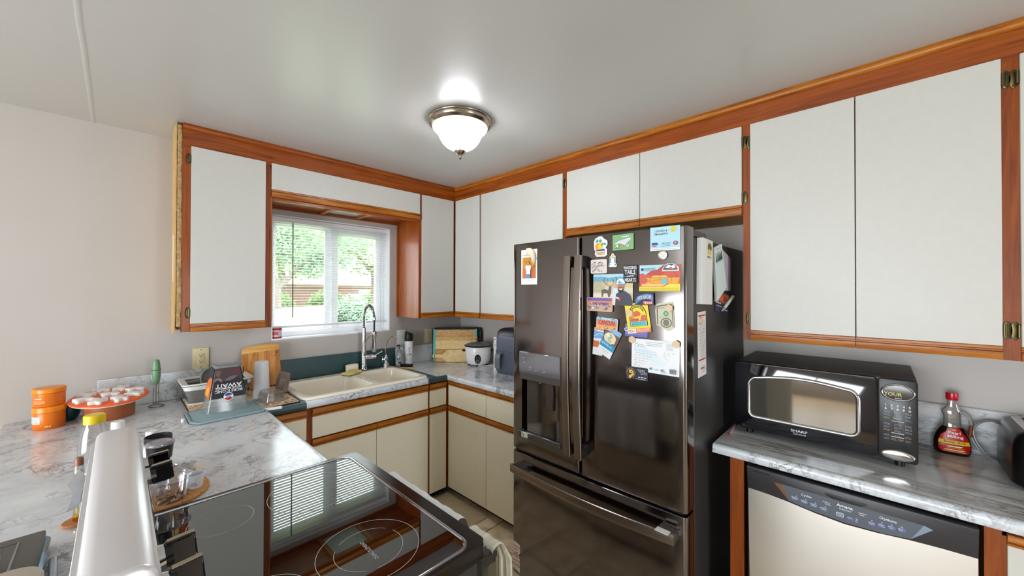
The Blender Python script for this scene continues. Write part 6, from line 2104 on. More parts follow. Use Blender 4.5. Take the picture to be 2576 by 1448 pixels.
rx, ry = -0.193, -0.486
rc = thing('rice_cooker', 'white rice cooker with a glass lid and a black control plate', 'rice cooker', (rx, ry, ZC))
G().lathe([(0.078, 0.012), (0.088, 0.014), (0.100, 0.03), (0.108, 0.06), (0.112, 0.10), (0.1125, 0.158), (0.110, 0.163)], (rx, ry, ZC), mat('cooker_white', (240, 238, 238), 0.25), 40).obj('body', rc)
G().lathe([(0.110, 0.161), (0.118, 0.163), (0.119, 0.171), (0.112, 0.174), (0.106, 0.173)], (rx, ry, ZC), M['black'], 40).obj('rim', rc)
ld_ = G().lathe([(0.107, 0.173), (0.10, 0.181), (0.075, 0.191), (0.040, 0.197), (0.01, 0.199)], (rx, ry, ZC), clear('lid_glass', (214, 214, 212), 0.25, 0.05, 0.25), 36, cap0=False).obj('lid', rc)
G().lathe([(0.014, 0.197), (0.012, 0.203), (0.010, 0.209), (0.020, 0.216), (0.020, 0.222), (0.010, 0.226)], (rx, ry, ZC), M['black'], 20).obj('knob', ld_)
fr = F((rx, ry, ZC), (0.757, -0.653, 0), (0, 0, 1))
for s_ in (-1, 1):
    G().box(0.108 if s_ > 0 else -0.138, 0.138 if s_ > 0 else -0.108, 0.118, 0.134, -0.022, 0.022, M['black'], 0.006, fr).obj('handle', rc)
fr = F((rx, ry, ZC), (0.80, -0.60, 0), (0, 0, 1))
g = G()


def oncook(a, z, lift=0.0):
    r_ = 0.1125 if z > 0.10 else 0.108 + 0.0045 * (z - 0.06) / 0.04 if z > 0.06 else 0.1 + 0.008 * (z - 0.03) / 0.03
    return fr((r_ + lift) * math.sin(a / 0.11), z, (r_ + lift) * math.cos(a / 0.11))


pe = ell(0.027, 0.042, 28, -0.012, 0.064)
g.loft([[oncook(a, max(b, 0.022), l_) for a, b in (inset(pe, d) if d else pe)] for d, l_ in ((0, 0.0), (0.0005, 0.003), (0.003, 0.0045))], M['blackg'], False, True)
pnl = g.obj('control_plate', rc)
g = G()
for rr_0, z in ((0.014, 0.044), (0.010, 0.044)):
    pts = [oncook(-0.012 + rr_0 * math.cos(2 * PI * k / 20), z + rr_0 * math.sin(2 * PI * k / 20), 0.0052) for k in range(20)]
    g.tube(pts, 0.0008, flat((190, 186, 176)), 4, closed=True)
for k, (a, z, w_) in enumerate(((-0.026, 0.078, 0.010), (-0.004, 0.078, 0.010), (-0.022, 0.068, 0.008), (0.0, 0.068, 0.006))):
    g.loft([[oncook(a + w_ * q / 3, zz, 0.0052) for q in range(4)] for zz in (z, z + 0.0022)], flat((214, 196, 130)), False, False, closed=False)
g.obj('lettering', pnl)
g = G()
for k in range(9):
    a = -0.030 + 0.0045 * k
    g.loft([[oncook(a + 0.003 * q / 2, zz, 0.0006) for q in range(3)] for zz in (0.121, 0.1245)], flat((190, 190, 194)), False, False, closed=False)
g.obj('logo', rc, smooth=0)
for k in range(4):
    t_ = PI / 4 + PI / 2 * k
    G().cyl((rx + 0.075 * math.cos(t_), ry + 0.075 * math.sin(t_), ZC), (rx + 0.075 * math.cos(t_), ry + 0.075 * math.sin(t_), ZC + 0.014), 0.010, M['black'], n=10).obj('foot', rc)
cdp = [V((-0.245, -0.545, ZC + 0.006)), V((-0.22, -0.58, ZC + 0.005)), V((-0.17, -0.60, ZC + 0.006)), V((-0.13, -0.615, ZC + 0.005)), V((-0.09, -0.600, ZC + 0.005)), V((-0.075, -0.56, ZC + 0.005))]
G().tube(spline(cdp), 0.004, M['whitep'], 8).obj('cord', rc)

jx, jy = -0.125, -0.685
t = thing('pitcher', 'white plastic pitcher with a red lid and red foot behind the grey air fryer', 'pitcher', (jx, jy, ZC))
G().lathe([(0.046, 0.034), (0.050, 0.10), (0.056, 0.17), (0.060, 0.218)], (jx, jy, ZC), mat('pitcher_white', (232, 228, 228), 0.35), 28).obj('body', t)
g = G()
g.lathe([(0.044, 0), (0.047, 0.004), (0.048, 0.034), (0.046, 0.036)], (jx, jy, ZC), mat('pitcher_red', (206, 40, 66), 0.3), 28)
g.obj('foot', t)
lo = [[V((jx + r_ * math.cos(2 * PI * k / 28), jy + r_ * math.sin(2 * PI * k / 28), ZC + h_ - 0.010 * math.cos(2 * PI * k / 28 - 2.2))) for k in range(28)] for r_, h_ in ((0.0605, 0.214), (0.0615, 0.226), (0.058, 0.238), (0.04, 0.243))]
G().loft(lo, MATS['pitcher_red']).obj('lid', t)

t = thing('carton', 'white printed carton squeezed between the pitcher and the air fryer', 'box', (-0.16, -0.775, ZC))
fr = FZ(-0.16, -0.770, ZC, 0)
G().box(-0.09, 0.09, -0.030, 0.030, 0, 0.268, M['paper'], 0.001, fr).obj('box', t)
g = G()
fr2 = F((-0.2502, -0.770, ZC), (0, -1, 0), (0, 0, 1))
g.scribble(fr2, -0.022, 0.016, 0.248, 0.0006, 0.010, flat((70, 72, 82)), 199)
for k in range(11):
    g.scribble(fr2, -0.025, 0.02, 0.228 - 0.0085 * k, 0.0006, 0.0028 if k in (1, 4) else 0.0014, flat((70, 74, 84)), 200 + k)
g.flatp([(-0.026, 0.20), (0.022, 0.20), (0.022, 0.206), (-0.026, 0.206)], fr2, 0.0004, flat((150, 156, 166)))
g.obj('lettering', t, smooth=0)

af = thing('air_fryer', 'slate blue grey air fryer with a drawer handle, beside the fridge', 'air fryer', (-0.16, -0.95, ZC))
sl_ = mat('fryer_slate', (92, 98, 114), 0.35)
fr = F((-0.300, -0.935, ZC), (0, -1, 0), (0, 0, 1))
prof = rrect(0.27, 0.27, 0.045, 6)
cxx, cyy = -0.165, -0.935
g = G()
g.loft([[V((cxx + a, cyy + b, ZC + z)) for a, b in rrect(0.27 - 2 * d, 0.27 - 2 * d, 0.045, 6)] for d, z in ((0.006, 0.006), (0.0, 0.014), (0.0, 0.27), (0.004, 0.29))], sl_)
g.obj('body', af)
G().loft([[V((cxx + a, cyy + b, ZC + z)) for a, b in rrect(0.27 - 2 * d, 0.27 - 2 * d, 0.045, 6)] for d, z in ((0.004, 0.29), (0.006, 0.315), (0.020, 0.338), (0.045, 0.348))], mat('fryer_dark_top', (58, 56, 60), 0.25)).obj('top', af)
dwv = G()
dwv.loft([[V((cxx - 0.004 + a, cyy + b, ZC + z)) for a, b in rrect(0.27 + 0.006 - 2 * d, 0.27 + 0.004 - 2 * d, 0.045, 6)] for d, z in ((0.010, 0.004), (0.002, 0.020), (0.0, 0.03), (0.0, 0.172), (0.004, 0.175))], mat('fryer_drawer', (86, 92, 108), 0.4))
bk_ = dwv.obj('basket', af)
hp2 = [fr(-0.05, 0.160, 0.004), fr(-0.05, 0.163, 0.030), fr(-0.05, 0.152, 0.044), fr(-0.05, 0.12, 0.050), fr(-0.05, 0.07, 0.050), fr(-0.05, 0.045, 0.046)]
g = G()
lo = []
for i, p in enumerate(hp2):
    th_ = 0.012 if i < 5 else 0.008
    lo.append([p + V((0, -0.028, 0)) , p + V((0, 0.028, 0)), p + V((th_ if i > 1 else 0.002, 0.024, -0.014 if i < 2 else 0)), p + V((th_ if i > 1 else 0.002, -0.024, -0.014 if i < 2 else 0))])
g.loft(lo, mat('fryer_handle', (104, 108, 120), 0.3))
g.obj('handle', bk_, smooth=50)
G().prism(ell(0.006, 0.004, 12, -0.01, 0.225), fr, 0.0, 0.001, flat((170, 90, 96))).obj('logo', af)
cb2 = [V((-0.06, -0.83, ZC + 0.36)), V((-0.04, -0.86, ZC + 0.365)), V((-0.035, -0.93, ZC + 0.355)), V((-0.04, -1.0, ZC + 0.352))]
G().tube(spline(cb2), 0.004, M['black'], 8).obj('cord', af)

# ------------------------------------------------------------------ left counter
def jar(x, y, z, h, label, name='plastic_jar', first=True):
    t = thing(name, label, 'jar', (x, y, z))
    om = mat('orange_plastic', (232, 118, 14), 0.3)
    G().lathe([(0.047, 0), (0.050, 0.004), (0.0505, h * 0.72), (0.049, h * 0.74)], (x, y, z), om, 36).obj('body', t)
    G().lathe([(0.0505, h * 0.74), (0.053, h * 0.76), (0.053, h * 0.96), (0.0515, h * 0.99), (0.046, h)], (x, y, z), mat('orange_lid', (244, 140, 16), 0.3), 36).obj('lid', t)
    fr = F((x, y, z), (0.97, -0.24, 0), (0, 0, 1))
    g = G()
    R_ = 0.0512
    if first:
        g.loft([[fr(R_ * math.sin(a), zz, R_ * math.cos(a)) for a in [(-1.15 + 0.9 * k / 8) for k in range(9)]] for zz in (0.030, 0.062)], M['paper'], False, False, closed=False)
        for k in range(5):
            g.loft([[fr((R_ + .0004) * math.sin(a), zz, (R_ + .0004) * math.cos(a)) for a in [(-1.1 + (0.78 - 0.08 * (k % 2)) * q / 6) for q in range(7)]] for zz in (0.035 + 0.005 * k, 0.0365 + 0.005 * k)], flat((120, 124, 132)), False, False, closed=False)
        bars, zt, hh = [(0.06, 0.08), (0.17, 0.10), (0.30, 0.12)], 0.014, 0.004
    else:
        for k in range(4):
            g.loft([[fr(R_ * math.sin(a), zz, R_ * math.cos(a)) for a in [(-0.75 + 0.8 * q / 6) for q in range(7)]] for zz in (0.012 + 0.005 * k, 0.0135 + 0.005 * k)], flat((246, 214, 170)) if k else flat((120, 60, 20)), False, False, closed=False)
        bars, zt, hh = [(-0.6, 0.10), (-0.47, 0.06), (-0.38, 0.12), (-0.23, 0.08)], 0.036, 0.006
    for a0, wd in bars:
        g.loft([[fr(R_ * math.sin(a), zz, R_ * math.cos(a)) for a in (a0, a0 + wd / 2, a0 + wd)] for zz in (zt, zt + hh)], flat((250, 226, 190)), False, False, closed=False)
    g.obj('label', t, smooth=0)


jar(-2.583, -0.205, ZC, 0.104, 'lower orange plastic jar with a white label, left end of the worktop')
jar(-2.583, -0.205, ZC + 0.1045, 0.082, 'upper orange plastic jar stacked on the labelled orange jar', first=False)
t = thing('teal_cup', 'dark teal round cup behind the orange jars', 'cup', (-2.528, -0.125, ZC))
G().lathe([(0.020, 0), (0.032, 0.012), (0.040, 0.035), (0.040, 0.060), (0.034, 0.078), (0.030, 0.076), (0.035, 0.055)], (-2.528, -0.115, ZC), mat('teal_glaze', (16, 78, 84), 0.3), 28).obj('cup', t)
t = thing('shot_glass', 'small clear glass between the orange jars and the dog puzzle', 'glass', (-2.487, -0.115, ZC))
G().lathe([(0.020, 0), (0.021, 0.004), (0.024, 0.055), (0.0225, 0.055), (0.019, 0.010)], (-2.489, -0.075, ZC), M['clear'], 20).obj('glass', t)

px_, py_ = -2.388, -0.190
t = thing('dog_puzzle', 'orange round dog puzzle toy with white bone covers on a brown base', 'pet toy', (px_, py_, ZC))
G().lathe([(0.088, 0), (0.091, 0.004), (0.092, 0.078), (0.088, 0.080)], (px_, py_, ZC), mat('puzzle_brown', (166, 92, 52), 0.4), 48).obj('base', t)
ftl = F((px_, py_, ZC + 0.017), (1, 0, 0), (0, math.cos(0.11), math.sin(0.11)))
G().lathe([(0.090, 0.070), (0.120, 0.072), (0.139, 0.078), (0.141, 0.082)], None, M['whitep'], 56, ftl).obj('underside', t)
G().lathe([(0.141, 0.082), (0.1435, 0.085), (0.142, 0.089), (0.136, 0.091)], None, mat('puzzle_orange', (242, 100, 32), 0.4), 56, ftl).obj('plate', t)
bone = []
for qx, qy, t0_ in ((1, 1, 0), (-1, 1, 1), (-1, -1, 2), (1, -1, 3)):          # four rounded lobes, waisted sides
    for i in range(6):
        th = PI / 2 * t0_ - PI / 8 + (PI / 2 + PI / 4) * i / 5
        bone.append((qx * 0.023 + 0.0100 * math.cos(th), qy * 0.0155 + 0.0100 * math.sin(th)))
    mx3, my3 = ((0, 0.0145), (-0.0205, 0), (0, -0.0145), (0.0205, 0))[t0_]
    bone.append((mx3, my3))
spots = [(0, 0)] + [(0.094 * math.cos(math.radians(20 + 45 * k)), 0.094 * math.sin(math.radians(20 + 45 * k))) for k in range(8)]
bm0 = None
for k, (a, b_) in enumerate(spots):
    th_ = math.radians(20 + 45 * (k - 1) if k else 10)
    fr = F(ftl(a, b_, 0.0905), ftl.u * math.cos(th_) + ftl.v * math.sin(th_), ftl.v * math.cos(th_) - ftl.u * math.sin(th_))
    G().prism(bone, fr, 0, 0.016, M['whitep'], 0.003).obj('bone_cover', t)

mx_, my_ = -2.214, -0.118
t = thing('milk_frother', 'green handled milk frother standing in a thin wire stand', 'frother', (mx_, my_, ZC))
G().lathe([(0.006, 0.118), (0.010, 0.124), (0.0155, 0.142), (0.0185, 0.17), (0.0185, 0.20), (0.016, 0.235), (0.0125, 0.252), (0.009, 0.256)], (mx_, my_, ZC), mat('sage_green', (110, 154, 116), 0.4), 22).obj('handle', t)
g = G()
g.tube([(mx_ + 0.032 * math.cos(2 * PI * k / 24), my_ + 0.032 * math.sin(2 * PI * k / 24), ZC + 0.0025) for k in range(24)], 0.0022, M['nickel'], 6, closed=True)
for k in range(3):
    th = 2 * PI * k / 3 + 0.5
    c0, s0_ = math.cos(th), math.sin(th)
    g.tube([(mx_ + 0.032 * c0, my_ + 0.032 * s0_, ZC + 0.003), (mx_ + 0.014 * c0, my_ + 0.014 * s0_, ZC + 0.012), (mx_ + 0.012 * c0, my_ + 0.012 * s0_, ZC + 0.10), (mx_ + 0.021 * c0, my_ + 0.021 * s0_, ZC + 0.17)], 0.0014, M['nickel'], 6)
g.tube([(mx_ + 0.021 * math.cos(2 * PI * k / 20), my_ + 0.021 * math.sin(2 * PI * k / 20), ZC + 0.20) for k in range(20)], 0.0016, M['nickel'], 6, closed=True)
g.obj('wire_stand', t)
g = G()
g.cyl((mx_, my_, ZC + 0.012), (mx_, my_, ZC + 0.12), 0.0014, M['nickel'], n=6)
g.tube([(mx_ + 0.010 * math.cos(2 * PI * k / 14), my_ + 0.010 * math.sin(2 * PI * k / 14), ZC + 0.014 + 0.002 * (k % 2)) for k in range(14)], 0.0014, M['nickel'], 5, closed=True)
g.obj('whisk', t)

# dish towel mat, silicone mat
tm2 = D.materials.new('floral_microfibre')
tm2.use_nodes = True
nt = tm2.node_tree
b = nt.nodes['Principled BSDF']
tc = nt.nodes.new('ShaderNodeTexCoord')
n1 = nt.nodes.new('ShaderNodeTexNoise')
n1.inputs['Scale'].default_value = 22
n1.inputs['Detail'].default_value = 3
n1.inputs['Distortion'].default_value = 2.5
nt.links.new(tc.outputs['Object'], n1.inputs['Vector'])
nt.links.new(ramp(nt, [(0.34, (40, 38, 36)), (0.40, (226, 206, 172)), (0.56, (230, 212, 180)), (0.62, (206, 98, 34)), (0.72, (188, 80, 28))], n1.outputs['Fac']), b.inputs['Base Color'])
b.inputs['Roughness'].default_value = 0.9
fr = FZ(-1.868, -0.320, ZC, 0)
t = thing('drying_mat', 'orange and beige floral drying mat with a dark border under the dish rack', 'mat', (-1.868, -0.32, ZC))
G().prism(rrect(0.468, 0.560, 0.012, 3), fr, 0.0002, 0.005, tm2, 0.002).obj('mat', t)
g = G()
o_ = rrect(0.470, 0.562, 0.012, 3)
pts = [fr(a, b_, 0.003) for a, b_ in o_]
k0 = len(pts)
g.tube([p for p in pts if True], 0.0032, mat('mat_border', (60, 40, 34), 0.9), 6, closed=True)
g.obj('border', t)
fr = FZ(-1.968, -0.540, ZC + 0.006, 0)
t = thing('silicone_mat', 'pale blue grey ribbed silicone mat under the popcorn bucket', 'mat', (-1.968, -0.54, ZC))
sm2 = mat('silicone_blue_grey', (150, 172, 176), 0.55)
mo = [(0.150, 0.130), (-0.150, 0.130), (-0.157, 0.120), (-0.157, -0.085), (-0.130, -0.128), (-0.118, -0.134), (0.140, -0.122), (0.156, -0.100), (0.157, 0.118)]
g = G()
g.prism(mo, fr, -0.0055, 0.0, sm2)
g.loft([[fr(a, b_, c_) for a, b_ in (inset(mo, d) if d else mo)] for d, c_ in ((0, -0.0055), (0, 0.005), (0.004, 0.006), (0.010, 0.005), (0.012, 0.0))], sm2, False, False)
g.obj('mat', t)
for k in range(14):
    y0_ = -0.112 + 0.0165 * k
    x0_ = -0.142 + (0.022 * max(0, (-0.085 - y0_) / 0.043) if y0_ < -0.085 else 0)
    G().box(x0_, 0.142 - (0.012 if k == 0 else 0), y0_, y0_ + 0.007, 0.0, 0.0048, sm2, 0.002, fr).obj('rib', t)

# collapsible dish rack
t = thing('dish_rack', 'white rimmed grey collapsible dish rack behind the popcorn bucket', 'dish rack', (-1.955, -0.17, ZC + 0.005))
rx0, rx1, ry0, ry1 = -2.122, -1.790, -0.298, -0.028
cxx, cyy = (rx0 + rx1) / 2, (ry0 + ry1) / 2
w_, h_ = rx1 - rx0, ry1 - ry0
wp, gp = mat('rack_white', (236, 234, 230), 0.35), mat('rack_grey', (126, 126, 124), 0.5)
zz = ZC + 0.0055


def lp_(d, z, r_=0.03):
    return [V((cxx + a, cyy + b_, zz + z)) for a, b_ in rrect(w_ - 2 * d, h_ - 2 * d, max(0.008, r_ - d * 0.3), 5)]


G().loft([lp_(0.0, 0.112), lp_(0.002, 0.118), lp_(0.010, 0.119), lp_(0.030, 0.114), lp_(0.031, 0.108), lp_(0.018, 0.102), lp_(0.016, 0.085), lp_(0.012, 0.084), lp_(0.010, 0.104), lp_(0.0, 0.110)], wp, False, False).obj('rim', t)
g = G()
lo = [lp_(0.012 + 0.0, 0.085), lp_(0.020, 0.070), lp_(0.018, 0.068), lp_(0.028, 0.048), lp_(0.026, 0.046), lp_(0.036, 0.026), lp_(0.034, 0.024), lp_(0.042, 0.010)]
g.loft(lo, gp, False, False)
g.obj('folding_wall', t)
g = G()
g.loft([lp_(0.030, 0.008), lp_(0.030, 0.0), lp_(0.044, 0.0), lp_(0.044, 0.008)], wp, False, True)
g.obj('base', t)
G().box(cxx + 0.00, cxx + 0.13, ry0 + 0.009, ry0 + 0.014, zz + 0.078, zz + 0.106, mat('rack_label', (24, 24, 26), 0.4)).obj('label', t)
fr = F((cxx + 0.065, ry0 + 0.0088, zz + 0.090), (1, 0, 0), (0, 0, 1))
G().text('COLLAPSIBLE', 0.011, fr, -0.010, 0.001, 0.0006, tw, 0, 0.75).scribble(fr, -0.06, 0.04, -0.009, 0.0006, 0.002, tw, 3).obj('lettering', t, smooth=0)
for i in range(2):
    g = G()
    for k in range(8):
        for j in range(3):
            g.cyl((cxx - 0.06 + 0.012 * k, ry0 + 0.0325 - 0.003 * j - (0.0 if i == 0 else 0.0), zz + 0.030 + 0.014 * j), (cxx - 0.06 + 0.012 * k, ry0 + 0.0315 - 0.003 * j, zz + 0.030 + 0.014 * j), 0.0035, mat('rack_hole', (90, 90, 88), 0.7), n=6)
    if i == 0: g.obj('holes', t)
t = thing('pan_lid', 'teal edged dark round lid leaning inside the dish rack', 'lid', (-1.945, -0.16, zz + 0.012))
fr = F((-1.940, -0.165, zz + 0.100), (0.95, 0.30, 0), (-0.20, 0.62, 0.75))
G().lathe([(0.092, 0.0), (0.097, 0.003), (0.097, 0.007), (0.092, 0.008), (0.090, 0.006)], None, mat('teal_rim', (120, 158, 150), 0.35), 40, fr, cap0=False, cap1=False).obj('rim', t)
G().lathe([(0.091, 0.002), (0.06, 0.006), (0.02, 0.008)], None, mat('lid_grey', (126, 124, 124), 0.2, 0.4), 40, fr).obj('disc', t)
t = thing('ladle', 'thin dark wire handle sticking out of the right end of the dish rack', 'utensil', (-1.84, -0.13, zz + 0.02))
G().tube(spline([V((-1.86, -0.16, zz + 0.02)), V((-1.835, -0.165, zz + 0.10)), V((-1.822, -0.165, zz + 0.135)), V((-1.824, -0.165, zz + 0.165))]), 0.0022, mat('dark_steel', (60, 58, 56), 0.3, 0.9), 6).obj('handle', t)

# popcorn bucket, upside down
zb = ZC + 0.0115
bk0 = [(-2.049, -0.546), (-1.868, -0.546), (-1.868, -0.372), (-2.049, -0.372)]
bk1 = [(-2.012, -0.515), (-1.906, -0.515), (-1.906, -0.402), (-2.012, -0.402)]
t = thing('popcorn_bucket', 'upside down clear square popcorn bucket with a dark printed wrap', 'bucket', (-1.958, -0.458, zb))


def bk(fx_, fz_, face=0, out=0.0):
    """point on a face of the bucket: fx 0..1 along the face (viewed from outside), fz 0 (rim, at the bottom) .. 1 (base, on top)"""
    a, b_ = {0: (0, 1), 1: (1, 2), 2: (2, 3), 3: (3, 0)}[face]
    p0 = V((*bk0[a], zb)).lerp(V((*bk0[b_], zb)), fx_)
    p1 = V((*bk1[a], zb + 0.232)).lerp(V((*bk1[b_], zb + 0.232)), fx_)
    p = p0.lerp(p1, fz_)
    return p + V({0: (0, -1, 0), 1: (1, 0, 0), 2: (0, 1, 0), 3: (-1, 0, 0)}[face]) * out


def rr4(c4, z, s_=1.0):
    mx2, my2 = (c4[0][0] + c4[1][0]) / 2, (c4[0][1] + c4[2][1]) / 2
    return [V((a, b_, z)) for a, b_ in rrect((c4[1][0] - c4[0][0]) * s_, (c4[2][1] - c4[1][1]) * s_, 0.012 * s_, 4, mx2, my2)]


bkc = clear('bucket_plastic', (226, 232, 234), 0.06, 0.15, 0.24)
G().loft([rr4(bk0, zb, 1.0), rr4(bk1, zb + 0.226), rr4(bk1, zb + 0.232, 0.95)], bkc, False, True).obj('shell', t)
g = G()
Q = lambda m, x0, x1, z0, z1, f_, o_=0.0012: g.poly([bk(x0, z0, f_, o_), bk(x1, z0, f_, o_), bk(x1, z1, f_, o_), bk(x0, z1, f_, o_)], flat(m))
Q((30, 28, 32), 0.04, 0.97, 0.30, 0.95, 0)
g.poly([bk(a, z, 0, 0.0016) for a, z in ((0.04, 0.95), (0.04, 0.66), (0.16, 0.70), (0.3, 0.64), (0.44, 0.70), (0.6, 0.66), (0.78, 0.72), (0.97, 0.68), (0.97, 0.95))], flat((66, 46, 48)))
g.poly([bk(a, z, 0, 0.0018) for a, z in ((0.04, 0.66), (0.16, 0.70), (0.3, 0.64), (0.3, 0.70), (0.2, 0.75), (0.04, 0.72))], flat((120, 108, 116)))
g.poly([bk(a, z, 0, 0.0019) for a, z in ((0.36, 0.68), (0.5, 0.66), (0.72, 0.70), (0.84, 0.76), (0.6, 0.76))], flat((106, 92, 98)))
g.poly([bk(a, z, 0, 0.0019) for a, z in ((0.08, 0.92), (0.08, 0.8), (0.2, 0.76), (0.26, 0.88))], flat((110, 80, 70)))
g.poly([bk(a, z, 0, 0.0020) for a, z in ((0.74, 0.92), (0.7, 0.8), (0.9, 0.78), (0.95, 0.92))], flat((90, 38, 44)))
Q((46, 42, 46), 0.06, 0.98, 0.30, 0.95, 3)
g.poly([bk(a, z, 3, 0.0016) for a, z in ((0.06, 0.30), (0.98, 0.30), (0.98, 0.72), (0.6, 0.74), (0.2, 0.64), (0.06, 0.5))], flat((224, 110, 50)))
g.poly([bk(a, z, 3, 0.0020) for a, z in ((0.2, 0.34), (0.7, 0.32), (0.8, 0.5), (0.4, 0.55))], flat((240, 176, 60)))
Q((30, 28, 32), 0.04, 0.97, 0.30, 0.95, 1)
Q((30, 28, 32), 0.04, 0.97, 0.30, 0.95, 2)
g.obj('printed_wrap', t, smooth=0)
# upside down lettering on the front
g = G()
o0, ux, uz = bk(0.5, 0.5, 0, 0.002), None, None
c0 = bk(0.5, 0.0, 0, 0.0022)
c1 = bk(0.5, 1.0, 0, 0.0022)
fr = F(c0.lerp(c1, 0.5), (-1, 0, 0), (c0 - c1))
lenv = (c1 - c0).length
zf = lambda f_: (0.5 - f_) * lenv
wht = flat((240, 240, 242))
g.text('MORE ICONIC', 0.0135, fr, -0.002, zf(0.445), 0, wht, 0, 0.95).text('MOVIE MOMENTS', 0.0098, fr, -0.002, zf(0.505), 0, wht, 0, 1.0).text('AWAIT', 0.0190, fr, -0.002, zf(0.568), 0, wht, 0, 1.28)
g.obj('lettering', t, smooth=0)
g = G()
cc = zf(0.318)
rd_ = 0.0185
g.flatp(ell(rd_ + 0.0025, rd_ + 0.0025, 30, 0, cc), fr, 0.0006, wht)
g.flatp([(rd_ * math.cos(th), cc + rd_ * math.sin(th)) for th in [math.radians(20 + 140 * k / 14) for k in range(15)]] + [(-0.006, cc + 0.0035), (0.006, cc + 0.0065)], fr, 0.0010, flat((170, 40, 54)))
g.flatp([(rd_ * math.cos(th), cc + rd_ * math.sin(th)) for th in [math.radians(200 + 140 * k / 14) for k in range(15)]] + [(0.006, cc - 0.0035), (-0.006, cc - 0.0065)], fr, 0.0010, flat((50, 60, 140)))
g.text('PEPSI', 0.0068, fr, 0, cc, 0.0014, flat((34, 40, 90)), 8, 1.0)
g.obj('emblem', t, smooth=0)

# things drying at the sink's left
x, y = -1.767, -0.345
t = thing('tall_cup', 'tall white plastic cup standing upside down beside the sink', 'cup', (x, y, ZC + 0.005))
G().lathe([(0.042, 0.0), (0.0425, 0.004), (0.0355, 0.205), (0.034, 0.211), (0.030, 0.2125)], (x, y, ZC + 0.0056), mat('cup_white', (232, 232, 238), 0.35), 36).obj('cup', t)
t = thing('tumbler', 'smoky brown faceted tumbler leaning upside down by the sink', 'glass', (-1.655, -0.345, ZC + 0.006))
fr = F((-1.664, -0.350, ZC + 0.0075), (0.985, 0, -0.17), (0, 1, 0))
fr = F((-1.668, -0.345, ZC + 0.012), (0.97, 0.0, -0.20), (0.0, 1.0, 0.0))
G().lathe([(0.036, 0.0), (0.0375, 0.030), (0.0365, 0.036), (0.0385, 0.075), (0.0345, 0.122), (0.030, 0.124), (0.026, 0.117)], None, clear('smoke_plastic', (186, 160, 146), 0.3, 0.05, 0.25), 8, fr, cap0=False).obj('tumbler', t, smooth=0)
t = thing('clear_box', 'clear plastic box lid lying upside down in front of the white cup', 'box', (-1.745, -0.45, ZC + 0.005))
fr = FZ(-1.742, -0.455, ZC + 0.0056, 8)
cb = clear('box_plastic', (246, 248, 250), 0.30, 0.04, 0.05)
G().loft([[fr(a, b_, z) for a, b_ in rrect(0.115 - 2 * d, 0.15 - 2 * d, 0.012, 4)] for d, z in ((0.0, 0.0), (0.0, 0.004), (0.008, 0.006), (0.016, 0.050), (0.022, 0.055))], cb, False, True).obj('lid', t, smooth=25)
t = thing('spatula_handle', 'white plastic handle poking out from under the silicone mat at the worktop edge', 'utensil', (-1.78, -0.645, ZC))
fr = FZ(-1.790, -0.640, ZC, -14)
G().prism(rrect(0.085, 0.024, 0.011, 5, 0.01, 0), fr, 0.0005, 0.012, M['whitep'], 0.004).obj('handle', t)
t = thing('bottle_cap', 'tiny white bottle cap left of the silicone mat', 'cap', (-2.138, -0.555, ZC))
G().lathe([(0.008, 0), (0.0085, 0.002), (0.0085, 0.012), (0.007, 0.014)], (-2.140, -0.548, ZC), M['whitep'], 16).obj('cap', t)

# wooden board leaning against the backsplash
vv = V((0, 0.052, 0.27)).normalized()
fr = F((-1.705, -0.092, ZC + 0.005), (1, 0, 0.06), vv)
t = thing('cutting_board', 'brown bamboo cutting board leaning on the green backsplash behind the white cup', 'cutting board', fr(0, 0, 0))
rb = [M['rz'], wood('old_bamboo_light', (176, 112, 54), (204, 142, 76), (216, 160, 94), 'z', 0.5, 1.0, 0.0)]
edge = rrect(0.212, 0.275, 0.03, 6, 0, 0.140)
for k in range(7):
    x0_, x1_ = -0.106 + 0.0303 * k, -0.106 + 0.0303 * (k + 1)
    z1_ = 0.232
    z0_ = 0.005 if 0 < k < 6 else 0.02
    G().box(x0_, x1_, z0_, z1_, 0, 0.016, rb[k % 2], 0.0008, fr).obj('bamboo_strip', t)
top_ = [(-0.106, 0.232), (0.106, 0.232), (0.106, 0.250), (0.100, 0.266), (0.085, 0.276), (0.0, 0.280), (-0.085, 0.272), (-0.101, 0.262), (-0.106, 0.250)]
G().prism(top_, fr, 0, 0.016, wood('bamboo_cap', (196, 140, 64), (222, 168, 90), (232, 184, 110), 'x', 0.5, 1.0, 0.0), 0.001).obj('end_rail', t)
g = G()
g.flatp(ell(0.004, 0.008, 12, 0.088, 0.215), fr, 0.0163, flat((70, 36, 20))).scribble(fr, 0.05, 0.10, 0.195, 0.0163, 0.003, flat((110, 62, 32)), 3)
g.obj('lettering', t, smooth=0)

# ------------------------------------------------------------------ behind the stove
def pbottle(x, y, label, capm, h, r, cr, ch_, bm_, name='plastic_bottle', neck=0.0):
    t = thing(name, label, 'bottle', (x, y, ZC))
    G().lathe([(r * 0.9, 0), (r, 0.006), (r, h * 0.30), (r * 0.93, h * 0.36), (r, h * 0.45), (r, h * 0.62), (r * 0.86, h * 0.78), (cr * 0.95, h - ch_ - 0.004), (cr * 0.9, h - ch_)], (x, y, ZC), bm_, 28).obj('bottle', t)
    G().lathe([(cr, h - ch_), (cr, h - 0.003), (cr - 0.002, h), (cr * 0.6, h)], (x, y, ZC), capm, 28).obj('cap', t)
    return t


